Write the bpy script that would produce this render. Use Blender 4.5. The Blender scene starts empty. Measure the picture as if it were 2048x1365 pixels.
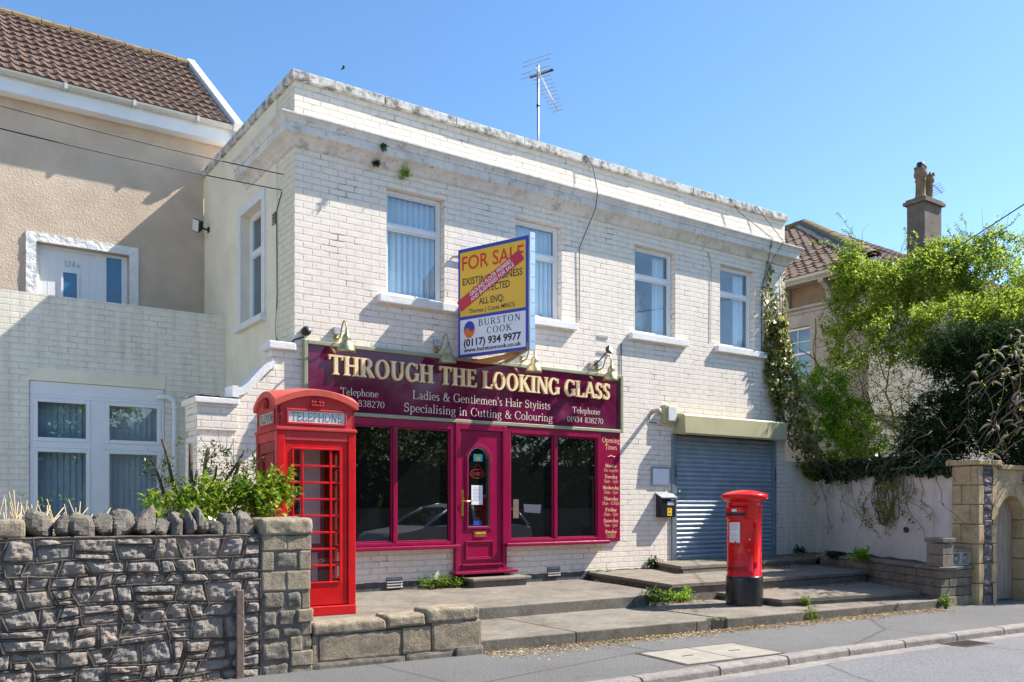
import bpy, bmesh, math, random
import numpy as np
from mathutils import Vector, Matrix, noise
random.seed(7)
rng = np.random.default_rng(11)
R = math.radians
scene = bpy.context.scene
C = scene.collection

# ---------------------------------------------------------------- camera, sky, sun, exposure
TH = R(55.2)
CAM = Vector((-4.019, -10.6, 1.405))
cd = bpy.data.cameras.new('camera'); cam = bpy.data.objects.new('camera', cd); C.objects.link(cam)
cam.location = CAM
cam.rotation_euler = (R(90), 0, TH - R(90))
cd.sensor_width = 36; cd.lens = 36*1740/2048
cd.shift_y = (1012-682.5)/2048
cd.clip_start = .05; cd.clip_end = 2000
scene.camera = cam

SUN = Vector((3.2, -1.0, 3.5)).normalized()
w = bpy.data.worlds.new('World'); scene.world = w; w.use_nodes = True
wn = w.node_tree.nodes; wl = w.node_tree.links
bg = wn['Background']; bg.inputs[1].default_value = .12
sky = wn.new('ShaderNodeTexSky'); sky.sky_type = 'NISHITA'; sky.sun_disc = False
sky.sun_elevation = math.asin(SUN.z); sky.sun_rotation = math.atan2(SUN.x, SUN.y)
sky.altitude = 60; sky.air_density = 1.0; sky.dust_density = .35; sky.ozone_density = 1.5
hs = wn.new('ShaderNodeHueSaturation'); hs.inputs['Saturation'].default_value = 1.2; hs.inputs['Value'].default_value = 1.0
wl.new(sky.outputs[0], hs.inputs['Color']); wl.new(hs.outputs[0], bg.inputs[0])
sd = bpy.data.lights.new('sun', 'SUN'); so = bpy.data.objects.new('sun', sd); C.objects.link(so)
sd.energy = 5.0; sd.angle = R(.5); sd.color = (1, .94, .85)
so.rotation_euler = SUN.to_track_quat('Z', 'Y').to_euler()
so.location = (20, -10, 30)
vs = scene.view_settings
vs.view_transform = 'Standard'; vs.look = 'None'; vs.exposure = 1.0; vs.gamma = 1
scene.cycles.max_bounces = 8; scene.cycles.transparent_max_bounces = 24
scene.cycles.use_denoising = True

# ---------------------------------------------------------------- materials
def s2l(r, g, b):
    f = lambda v: (v/255/12.92 if v/255 <= .04045 else ((v/255+.055)/1.055)**2.4)
    return (f(r), f(g), f(b))
class NT:
    def __init__(s, name):
        s.m = bpy.data.materials.new(name); s.m.use_nodes = True
        s.t = s.m.node_tree; s.b = s.t.nodes['Principled BSDF']; s.out = s.t.nodes['Material Output']
    def n(s, typ, **kw):
        nd = s.t.nodes.new(typ)
        for k, v in kw.items():
            if k.startswith('i_'):
                nd.inputs[k[2:].replace('_', ' ')].default_value = v
            else: setattr(nd, k, v)
        return nd
    def l(s, a, b): s.t.links.new(a, b)
    def co(s, scale=None):
        tc = s.n('ShaderNodeTexCoord')
        if scale is None: return tc.outputs['Object']
        mp = s.n('ShaderNodeMapping'); mp.inputs['Scale'].default_value = scale
        s.l(tc.outputs['Object'], mp.inputs[0]); return mp.outputs[0]
    def noise(s, scale, detail=4, rough=.55, vec=None, dist=0):
        nd = s.n('ShaderNodeTexNoise'); nd.inputs['Scale'].default_value = scale
        nd.inputs['Detail'].default_value = detail; nd.inputs['Roughness'].default_value = rough
        nd.inputs['Distortion'].default_value = dist
        s.l(vec if vec is not None else s.co(), nd.inputs['Vector']); return nd.outputs['Fac']
    def ramp(s, fac, stops):
        r = s.n('ShaderNodeValToRGB'); e = r.color_ramp.elements
        while len(e) < len(stops): e.new(.5)
        for k, (p, c) in enumerate(stops):
            e[k].position = p; e[k].color = (*c, 1) if not isinstance(c, (int, float)) else (c, c, c, 1)
        s.l(fac, r.inputs[0]); return r.outputs[0]
    def mix(s, fac, a, b, mode='MIX'):
        m = s.n('ShaderNodeMix', data_type='RGBA', blend_type=mode)
        for i, v in ((0, fac), (6, a), (7, b)):
            if isinstance(v, (int, float)): m.inputs[i].default_value = v if i == 0 else (v, v, v, 1)
            elif isinstance(v, tuple): m.inputs[i].default_value = (*v, 1)
            else: s.l(v, m.inputs[i])
        return m.outputs[2]
    def math(s, op, a, b=0., clamp=False):
        m = s.n('ShaderNodeMath', operation=op, use_clamp=clamp)
        for i, v in ((0, a), (1, b)):
            if isinstance(v, (int, float)): m.inputs[i].default_value = v
            else: s.l(v, m.inputs[i])
        return m.outputs[0]
    def bump(s, h, dist=.01, strength=1., prev=None):
        b = s.n('ShaderNodeBump'); b.inputs['Distance'].default_value = dist; b.inputs['Strength'].default_value = strength
        s.l(h, b.inputs['Height'])
        if prev is not None: s.l(prev, b.inputs['Normal'])
        s.l(b.outputs[0], s.b.inputs['Normal']); return b.outputs[0]
    def setc(s, col, rough=.6, metal=0., spec=.5):
        if isinstance(col, tuple): s.b.inputs['Base Color'].default_value = (*col, 1)
        else: s.l(col, s.b.inputs['Base Color'])
        if isinstance(rough, (int, float)): s.b.inputs['Roughness'].default_value = rough
        else: s.l(rough, s.b.inputs['Roughness'])
        s.b.inputs['Metallic'].default_value = metal
        s.b.inputs['Specular IOR Level'].default_value = spec

def mul(c, k): return tuple(min(1, v*k) for v in c)
def plain(name, col, rough=.5, metal=0., var=.12, sc=6., bump=0., bsc=60., spec=.5, col2=None, rvar=.12):
    m = NT(name)
    a = m.noise(sc, 5, .6)
    c = m.ramp(a, [(.3, mul(col, 1-var)), (.7, col2 if col2 else mul(col, 1+var))])
    rr = m.math('ADD', m.math('MULTIPLY', m.noise(sc*2.3, 3), rvar), rough-rvar/2) if rvar else rough
    m.setc(c, rr, metal, spec)
    if bump: m.bump(m.noise(bsc, 4, .6), bump)
    return m.m

def brick_mat(name, col, col2, mortar=.009, bw=.236, rh=.084, depth=.012, dirt=.5, stain=0., plinth=None, joint=.86):
    """painted brickwork: bump courses, soft paint mottling, grime lines in some joints"""
    m = NT(name)
    tc = m.n('ShaderNodeTexCoord')
    sp = m.n('ShaderNodeSeparateXYZ'); m.l(tc.outputs['Object'], sp.inputs[0])
    wob = m.noise(2.2, 3); wob2 = m.noise(14, 2)
    u = m.math('ADD', m.math('ADD', sp.outputs[0], sp.outputs[1]), m.math('MULTIPLY', wob2, .012))
    v = m.math('ADD', sp.outputs[2], m.math('ADD', m.math('MULTIPLY', wob, .02), m.math('MULTIPLY', wob2, .012)))
    cb = m.n('ShaderNodeCombineXYZ'); m.l(u, cb.inputs[0]); m.l(v, cb.inputs[1])
    bt = m.n('ShaderNodeTexBrick'); m.l(cb.outputs[0], bt.inputs['Vector'])
    bt.inputs['Scale'].default_value = 1; bt.inputs['Mortar Size'].default_value = mortar; bt.inputs['Mortar Smooth'].default_value = .5
    bt.inputs['Brick Width'].default_value = bw; bt.inputs['Row Height'].default_value = rh
    bt.inputs['Color1'].default_value = (.25, .25, .25, 1); bt.inputs['Color2'].default_value = (.75, .75, .75, 1); bt.inputs['Mortar'].default_value = (.5, .5, .5, 1)
    fac = bt.outputs['Fac']
    big = m.noise(.9, 5, .6); med = m.noise(7, 5, .65); fine = m.noise(70, 4, .6)
    c = m.ramp(med, [(.3, col2), (.62, col)])
    c = m.mix(m.math('MULTIPLY', bt.outputs['Color'], .16), c, mul(col, .86))
    c = m.mix(m.math('MULTIPLY', fac, m.math('SUBTRACT', 1.0, joint)), c, (.2, .18, .15))
    # grime in patches of joints
    msk = m.ramp(m.noise(2.6, 4, .7), [(.54, 0.), (.68, 1.)])
    c = m.mix(m.math('MULTIPLY', m.math('MULTIPLY', fac, msk), dirt), c, (.05, .045, .04))
    # speckle of flaked paint
    fl = m.ramp(m.noise(16, 6, .75), [(.70, 0.), (.74, 1.)])
    c = m.mix(m.math('MULTIPLY', fl, .35), c, (.30, .26, .21))
    if stain:
        st = m.n('ShaderNodeMapping'); st.inputs['Scale'].default_value = (5, 5, .5); m.l(tc.outputs['Object'], st.inputs[0])
        sk = m.ramp(m.noise(1.6, 5, .65, vec=st.outputs[0]), [(.45, 0.), (.75, 1.)])
        c = m.mix(m.math('MULTIPLY', sk, stain), c, (.23, .22, .13))
    if plinth:
        pk = m.ramp(m.math('ADD', sp.outputs[2], m.math('MULTIPLY', m.noise(5, 3), .05)), [(0, 1.), (1, 0.)])
        # hard edge by greater-than
        g = m.math('LESS_THAN', m.math('ADD', sp.outputs[2], m.math('MULTIPLY', m.noise(9, 3), .05)), plinth)
        c = m.mix(g, c, m.ramp(med, [(.3, (.05, .052, .056)), (.7, (.13, .13, .135))]))
    m.setc(c, .75, 0, .3)
    h = m.math('ADD', m.math('MULTIPLY', fac, -1.), m.math('MULTIPLY', m.noise(22, 4, .6), .35))
    h = m.math('ADD', h, m.math('MULTIPLY', bt.outputs['Color'], .35))
    b1 = m.bump(h, depth)
    m.bump(fine, .002, 1, b1)
    return m.m

def glass_mat(name, tint=(1, 1, 1), ior=1.6, gain=1.0, rough=0.0, base=.0):
    m = NT(name)
    tr = m.n('ShaderNodeBsdfTransparent'); tr.inputs[0].default_value = (*tint, 1)
    gl = m.n('ShaderNodeBsdfGlossy'); gl.inputs['Roughness'].default_value = rough
    lw = m.n('ShaderNodeLayerWeight'); lw.inputs[0].default_value = .5; f0 = ((ior-1)/(ior+1))**2
    sch = m.math('ADD', f0, m.math('MULTIPLY', 1-f0, m.math('POWER', lw.outputs['Facing'], 5.)))
    mx = m.n('ShaderNodeMixShader')
    m.l(m.math('ADD', m.math('MULTIPLY', sch, gain), base, clamp=True), mx.inputs[0])
    m.l(tr.outputs[0], mx.inputs[1]); m.l(gl.outputs[0], mx.inputs[2]); m.l(mx.outputs[0], m.out.inputs[0])
    return m.m

def leaf_mat(name, cols, trans=.35, rough=.45):
    m = NT(name)
    g = m.n('ShaderNodeNewGeometry')
    c = m.ramp(g.outputs['Random Per Island'], [(k/(len(cols)-1), q) for k, q in enumerate(cols)])
    c = m.mix(m.ramp(m.noise(1.7, 3), [(.35, 0.), (.65, .45)]), c, cols[0])
    m.setc(c, rough, 0, .1 if rough > .8 else .35)
    t = m.n('ShaderNodeBsdfTranslucent'); m.l(c, t.inputs[0])
    mx = m.n('ShaderNodeMixShader'); mx.inputs[0].default_value = trans
    m.l(m.b.outputs[0], mx.inputs[1]); m.l(t.outputs[0], mx.inputs[2]); m.l(mx.outputs[0], m.out.inputs[0])
    return m.m

def stone_mat(name, c1, c2, c3, sc=9., bump=.01, rough=.85, island=.6, lichen=0., tints=None):
    m = NT(name)
    g = m.n('ShaderNodeNewGeometry')
    a = m.ramp(m.noise(sc, 6, .7), [(.25, c1), (.5, c2), (.78, c3)])
    if tints: a = m.mix(.5, a, m.ramp(g.outputs['Random Per Island'], [(k/(len(tints)-1), q) for k, q in enumerate(tints)]))
    a = m.mix(m.math('MULTIPLY', m.math('SUBTRACT', 1., g.outputs['Random Per Island']), island), a, c1)
    a = m.mix(m.ramp(m.noise(sc*6, 5, .7), [(.5, 0.), (.8, .5)]), a, mul(c3, 1.5))
    if lichen:
        a = m.mix(m.ramp(m.noise(sc*1.3, 5, .7), [(.62, 0.), (.72, lichen)]), a, (.33, .25, .05))
    m.setc(a, rough, 0, .25)
    m.bump(m.noise(sc*5, 6, .7), bump)
    return m.m

M = {}
M['white_brick'] = brick_mat('painted_brick_white', (.88, .785, .675), (.78, .69, .585), plinth=.40, dirt=.8, depth=.0075, stain=.10, joint=.90)
M['cream_brick'] = brick_mat('painted_brick_cream', (.86, .78, .60), (.76, .69, .53), dirt=.25, stain=.10, depth=.006)
M['ext_brick'] = brick_mat('painted_brick_dull', (.86, .795, .67), (.78, .72, .585), dirt=.3, stain=.28, depth=.0045, joint=.92)
M['cream_render'] = plain('cream_render', (.85, .77, .59), .85, var=.10, sc=1.5, bump=.004, bsc=55, spec=.2)
M['pebble'] = plain('pebbledash_beige', (.60, .475, .365), .9, var=.12, sc=2.0, bump=.014, bsc=42, spec=.15)
def cornice_mat():
    m = NT('old_white_paint')
    mp = m.co((2, 2, 9)); 
    base = m.ramp(m.noise(3, 5, .6), [(.3, (.60, .57, .53)), (.6, (.75, .72, .68))])
    st = m.ramp(m.noise(4, 8, .78), [(.55, 0.), (.66, 1.)])
    c = m.mix(m.math('MULTIPLY', st, .7), base, (.20, .16, .10))
    sk = m.ramp(m.noise(1.2, 5, .65, vec=m.co((9, 9, .8))), [(.5, 0.), (.8, .55)])
    c = m.mix(sk, c, (.33, .30, .25))
    m.setc(c, .8, 0, .3); m.bump(m.noise(30, 5, .65), .008); return m.m
M['cornice'] = cornice_mat()
def coping_mat():
    m = NT('weathered_coping')
    base = m.ramp(m.noise(3, 5, .6), [(.3, (.60, .56, .50)), (.6, (.74, .71, .66))])
    st = m.ramp(m.noise(7, 9, .82), [(.47, 0.), (.58, 1.)])
    c = m.mix(m.math('MULTIPLY', st, .85), base, (.13, .12, .10))
    m.setc(c, .85, 0, .2); m.bump(m.noise(30, 5, .65), .012); return m.m
M['coping'] = coping_mat()
M['upvc'] = plain('white_upvc', (.78, .79, .80), .35, var=.04, sc=3, rvar=.05)
M['upvc_soft'] = plain('white_stucco_surround', (.80, .79, .77), .8, var=.05, sc=8, bump=.03, bsc=16, spec=.2)
M['white_trim'] = plain('white_painted_trim', (.78, .77, .74), .7, var=.06, sc=4, bump=.006, bsc=40, spec=.25)
M['sky_glass'] = glass_mat('window_glass', (.82, .90, .95), 1.6, 1.0, base=.11)
M['clear_glass'] = glass_mat('clear_glass', (.88, .9, .9), 1.5, 1.0)
def dark_glass():
    m = NT('dark_shop_glass'); m.setc((.006, .007, .007), .015, 0, 1.0)
    m.bump(m.noise(1.3, 2), .004, .25)
    return m.m
M['dark_glass'] = dark_glass()
M['blind'] = plain('blind_fabric', (.80, .90, .96), .8, var=.05)
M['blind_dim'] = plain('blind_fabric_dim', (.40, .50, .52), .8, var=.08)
M['dark'] = plain('dark_interior', (.02, .022, .022), .9, var=.2)
M['room'] = plain('room_backing_sky_tint', (.34, .50, .62), .9, var=.1)  # blue of the sky reflected in the panes, put into the backing colour
M['maroon'] = plain('maroon_gloss_paint', (.28, .004, .052), .22, var=.10, sc=5, bump=.0006, bsc=30, rvar=.08)
M['sign_panel'] = plain('maroon_sign_panel', (.115, .004, .038), .06, var=.18, sc=2.2, rvar=.06, col2=(.16, .008, .055), spec=.45)
M['sign_frame'] = plain('sage_metal_frame', (.30, .32, .20), .4, var=.12, sc=8)
M['gilt'] = plain('cream_letter_paint', (.86, .70, .42), .4, var=.05, sc=9)
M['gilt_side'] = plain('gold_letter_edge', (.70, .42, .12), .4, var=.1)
M['ivory'] = plain('ivory_lettering', (.82, .74, .58), .5, var=.04)
M['peach'] = plain('peach_lettering', (.90, .55, .27), .5, var=.05)
M['brass'] = plain('aged_brass', (.42, .37, .20), .42, 1.0, var=.22, sc=14, bump=.002, bsc=50)
M['gold'] = plain('polished_brass', (.85, .58, .16), .2, 1.0, var=.05)
M['red'] = plain('red_gloss_paint', (.66, .006, .010), .32, var=.16, sc=5, bump=.0008, bsc=40, rvar=.15)
def faded_red():
    m = NT('faded_red_paint')
    c = m.ramp(m.noise(4, 7, .7), [(.35, (.60, .010, .014)), (.6, (.50, .05, .05))])
    c = m.mix(m.ramp(m.noise(26, 6, .75), [(.66, 0.), (.74, .6)]), c, (.62, .28, .25))
    m.setc(c, m.ramp(m.noise(7, 4), [(.3, .42), (.7, .65)]), 0, .35); m.bump(m.noise(60, 4, .6), .0015); return m.m
M['faded_red'] = faded_red()
M['roof_red'] = plain('sun_bleached_red', (.62, .10, .07), .6, var=.14, sc=7, bump=.002, bsc=60, spec=.3)
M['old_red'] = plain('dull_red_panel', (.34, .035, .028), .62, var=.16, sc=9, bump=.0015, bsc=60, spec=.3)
M['post_red'] = plain('pillar_red_paint', (.70, .008, .008), .22, var=.10, sc=5, bump=.0012, bsc=26, rvar=.12)
M['black_gloss'] = plain('black_gloss_paint', (.018, .019, .022), .28, var=.3, sc=8, bump=.0015, bsc=22, rvar=.15)
M['black'] = plain('black_plastic', (.012, .012, .013), .5, var=.2)
M['ink'] = plain('dark_ink', (.02, .02, .03), .6, var=.1)
M['grey_ink'] = plain('slate_ink', (.10, .10, .14), .6, var=.1)
M['opal'] = plain('opal_glass', (.68, .70, .66), .3, var=.08, sc=9)
M['opal_old'] = plain('stained_opal_glass', (.52, .49, .36), .4, var=.15, sc=14)
def paper_mat():
    m = NT('paper'); m.setc((.78, .79, .82), .7, 0, .2); return m.m
M['paper'] = paper_mat()
M['steel'] = plain('grey_steel', (.36, .38, .40), .4, .6, var=.15, sc=6)
M['galv'] = plain('galvanised_steel', (.50, .52, .52), .45, .7, var=.15, sc=10)
M['shutter'] = plain('blue_grey_slats', (.32, .40, .47), .38, .25, var=.16, sc=3.5, bump=.0008, bsc=30)
M['shutter_box'] = plain('olive_cream_box', (.42, .39, .22), .5, var=.08, sc=2, spec=.4)
M['rail'] = plain('grey_guide_rail', (.22, .27, .31), .45, .4, var=.15)
M['aluminium'] = plain('aluminium', (.72, .74, .76), .3, 1., var=.08)
M['yellow'] = plain('yellow_board', (.86, .50, .025), .35, var=.05, sc=2)
M['board_white'] = plain('white_board', (.80, .81, .88), .35, var=.03)
M['board_blue'] = plain('blue_board', (.03, .05, .38), .4, var=.06)
M['letter_red'] = plain('red_lettering', (.72, .03, .012), .4, var=.04)
M['strip_red'] = plain('crimson_strip', (.58, .012, .045), .4, var=.06)
M['orange'] = plain('orange_disc', (.86, .17, .02), .4, var=.04)
M['white_ink'] = plain('white_lettering', (.85, .85, .86), .5, var=.02)
M['sticker_y'] = plain('yellow_sticker', (.85, .55, .02), .5, var=.05)
M['turq'] = plain('turquoise_sticker', (.06, .48, .55), .5, var=.1)
M['wood'] = plain('raw_board_back', (.55, .36, .16), .7, var=.2, sc=10)
def planks():
    m = NT('weathered_gate_timber')
    v = m.co((30, 30, 1.2))
    c = m.ramp(m.noise(2.5, 6, .65, vec=v), [(.28, (.20, .145, .105)), (.5, (.42, .33, .25)), (.72, (.56, .47, .37))])
    m.setc(c, .85, 0, .2); m.bump(m.noise(3.5, 5, .6, vec=v), .006); return m.m
M['planks'] = planks()
M['timber'] = plain('grey_brown_timber', (.20, .145, .12), .85, var=.25, sc=20, bump=.003, bsc=60, spec=.2)
M['rubble'] = stone_mat('grey_rubble_stone', (.10, .09, .08), (.24, .21, .18), (.46, .40, .335), 9, .014, island=.2, tints=[(.30, .285, .265), (.40, .33, .26), (.27, .265, .265), (.43, .315, .265), (.33, .30, .26)])
M['joint'] = stone_mat('dark_strap_pointing', (.07, .058, .047), (.145, .12, .096), (.23, .195, .16), 22, .008, island=.2)
M['grey_stone'] = stone_mat('grey_coping_stone', (.085, .076, .064), (.22, .195, .16), (.40, .355, .29), 10, .03, island=.4)
M['tan_stone'] = stone_mat('lichened_tan_stone', (.12, .095, .068), (.33, .27, .19), (.50, .42, .31), 14, .014, island=.2, lichen=.15)
M['ash_stone'] = stone_mat('golden_ashlar', (.27, .18, .095), (.50, .36, .20), (.60, .47, .30), 4, .006, island=.45)
M['blue_stone'] = stone_mat('purple_grey_infill', (.10, .085, .09), (.20, .17, .175), (.28, .24, .235), 9, .012, island=.5)
M['blockwork'] = stone_mat('brown_grey_blockwork', (.10, .085, .068), (.21, .175, .135), (.30, .255, .20), 5, .008, island=.5)
M['concrete'] = stone_mat('old_concrete', (.09, .08, .065), (.185, .165, .135), (.27, .24, .20), 2.2, .005, island=.0)
M['concrete_riser'] = stone_mat('dark_concrete_face', (.10, .086, .068), (.17, .15, .12), (.26, .23, .19), 4, .006, island=.15)
M['slab'] = stone_mat('paving_slab', (.12, .10, .078), (.205, .175, .14), (.29, .255, .205), 3, .005, island=.25)
M['screen'] = plain('pale_screen_block', (.48, .46, .42), .85, var=.15, sc=14, bump=.004)
def pink():
    m = NT('pink_grey_render')
    c = m.ramp(m.noise(1.3, 6, .65), [(.3, (.56, .49, .445)), (.65, (.76, .68, .625))])
    c = m.mix(m.ramp(m.noise(2.1, 6, .7, dist=.5), [(.64, 0.), (.66, .8)]), c, (.80, .75, .72))
    c = m.mix(m.ramp(m.noise(.9, 5, .6, vec=m.co((6, 6, .6))), [(.55, 0.), (.8, .4)]), c, (.22, .18, .15))
    m.setc(c, .9, 0, .15); m.bump(m.noise(14, 6, .65), .01); return m.m
M['pink'] = pink()
def tarmac_old(name, c1, c2, c3, sc, wear=None, white=.3):
    m = NT(name)
    c = m.ramp(m.noise(170, 3, .7), [(.30, c1), (.52, c2), (.74, c3)])
    c = m.mix(m.ramp(m.noise(.7, 5, .6), [(.35, 0.), (.7, .45)]), c, mul(c2, 1.45))
    c = m.mix(m.ramp(m.noise(3, 6, .75, dist=.6), [(.58, 0.), (.75, .35)]), c, mul(c1, .9))
    m.setc(c, .9, 0, .2); m.bump(m.noise(sc, 4, .75), .008); return m.m
def tarmac(name, c1, c2, c3, sc, speck=.5):
    m = NT(name)
    c = m.ramp(m.noise(55, 4, .75), [(.34, c1), (.5, c2), (.66, c3)])
    vo = m.n('ShaderNodeTexVoronoi'); vo.inputs['Scale'].default_value = 70; m.l(m.co(), vo.inputs['Vector'])
    c = m.mix(m.ramp(vo.outputs['Distance'], [(.12, speck), (.3, 0.)]), c, mul(c3, 1.35))
    c = m.mix(m.ramp(m.noise(.55, 5, .6), [(.38, 0.), (.66, .5)]), c, mul(c2, 1.35))
    c = m.mix(m.ramp(m.noise(2.4, 6, .75, dist=.8), [(.56, 0.), (.72, .45)]), c, mul(c1, .9))
    cr = m.n('ShaderNodeTexVoronoi', feature='DISTANCE_TO_EDGE'); cr.inputs['Scale'].default_value = .32; m.l(m.mix(.12, m.co(), m.n('ShaderNodeTexNoise', i_Scale=3.).outputs['Color']), cr.inputs['Vector'])
    c = m.mix(m.ramp(cr.outputs['Distance'], [(.0, .55), (.008, 0.)]), c, mul(c1, .45))
    m.setc(c, .9, 0, .2); m.bump(m.noise(sc, 4, .75), .012); return m.m
M['road'] = tarmac('road_asphalt', (.10, .10, .105), (.19, .19, .195), (.30, .30, .305), 90, .6)
M['pavement'] = tarmac('pavement_asphalt', (.095, .093, .091), (.16, .157, .153), (.225, .22, .215), 120, .3)
M['kerb'] = stone_mat('kerb_concrete', (.16, .14, .125), (.26, .235, .215), (.38, .35, .325), 7, .01, island=.3)
M['lid'] = plain('pale_cover_infill', (.31, .285, .24), .85, var=.16, sc=5, bump=.002, spec=.2)
M['iron'] = plain('rusty_iron', (.075, .055, .045), .7, .3, var=.3, sc=18, bump=.003)
M['moss'] = leaf_mat('moss_green', [(.10, .15, .01), (.25, .30, .03), (.36, .38, .05)], .2, .7)
M['litter'] = leaf_mat('dry_straw_litter', [(.20, .12, .06), (.50, .37, .20), (.68, .56, .36), (.35, .20, .10)], .15, .8)
M['soil'] = stone_mat('leafy_soil', (.05, .035, .025), (.13, .09, .06), (.23, .17, .12), 16, .02)
M['tile'] = stone_mat('brown_roof_tile', (.075, .048, .038), (.15, .098, .076), (.23, .155, .12), 5, .006, island=.3, lichen=.06)
M['tile_red'] = stone_mat('russet_roof_tile', (.08, .055, .043), (.17, .115, .088), (.26, .18, .14), 5, .006, island=.3)
M['ridge'] = stone_mat('lichen_ridge_tile', (.10, .08, .06), (.24, .17, .09), (.42, .27, .07), 6, .012, island=.2, lichen=.8)
M['lead'] = stone_mat('dark_lead_flashing', (.05, .052, .055), (.11, .11, .11), (.22, .19, .12), 9, .008, island=.2, lichen=.5)
M['gutter'] = plain('grubby_white_gutter', (.66, .66, .62), .45, var=.18, sc=7, col2=(.50, .48, .40))
M['fascia_w'] = plain('white_fascia_board', (.74, .76, .78), .5, var=.06, sc=3)
M['bath_stone'] = stone_mat('grey_dressed_stone', (.25, .225, .195), (.37, .34, .30), (.46, .43, .385), 2.5, .004, island=0)
M['brown_panel'] = plain('brown_roughcast', (.23, .165, .115), .9, var=.14, sc=5, bump=.006, bsc=60, spec=.1)
M['chimney_r'] = stone_mat('brown_chimney_render', (.10, .08, .066), (.17, .138, .112), (.24, .20, .165), 3, .006, island=0)
M['pot'] = stone_mat('buff_chimney_pot', (.10, .07, .05), (.22, .155, .10), (.32, .24, .16), 7, .006, island=0)
M['bark'] = stone_mat('brown_bark', (.05, .037, .027), (.11, .08, .06), (.19, .145, .11), 18, .01, island=.2)
M['twig'] = plain('grey_brown_twig', (.17, .125, .09), .85, var=.25, sc=30, spec=.15)
M['straw_twig'] = plain('pale_dry_stalk', (.55, .42, .25), .85, var=.2, sc=30, spec=.15)
M['wire'] = plain('black_cable', (.03, .03, .032), .6, var=.1)
M['leaf_laurel'] = leaf_mat('glossy_laurel_leaf', [(.05, .12, .008), (.13, .25, .014), (.30, .42, .025), (.50, .52, .05)], .42, .25)
M['leaf_climb'] = leaf_mat('climber_leaf', [(.09, .17, .015), (.24, .37, .03), (.45, .57, .055), (.64, .66, .11)], .58, .5)
M['leaf_bright'] = leaf_mat('bright_leaf', [(.10, .26, .01), (.28, .52, .02), (.52, .74, .04)], .6, .5)
M['leaf_ivy'] = leaf_mat('ivy_leaf', [(.05, .09, .015), (.16, .22, .04), (.40, .38, .09), (.58, .48, .15)], .42, .4)
M['leaf_ivy_dark'] = leaf_mat('dark_ivy_leaf', [(.012, .03, .008), (.03, .06, .014), (.06, .09, .025)], .25, .35)
M['leaf_yew'] = leaf_mat('dark_conifer_needle', [(.012, .030, .010), (.035, .070, .018), (.08, .13, .03)], .15, .9)
M['leaf_far'] = leaf_mat('street_tree_leaf', [(.04, .09, .01), (.20, .28, .03), (.45, .50, .08)], .5, .5)
M['leaf_weed'] = leaf_mat('weed_leaf', [(.07, .14, .015), (.18, .30, .03), (.34, .42, .06)], .4, .7)
M['spike'] = leaf_mat('dry_flower_spike', [(.30, .23, .17), (.46, .38, .30), (.58, .50, .42)], .2, .8)
M['petal'] = plain('dandelion_yellow', (.85, .62, .02), .6, var=.05)

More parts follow.
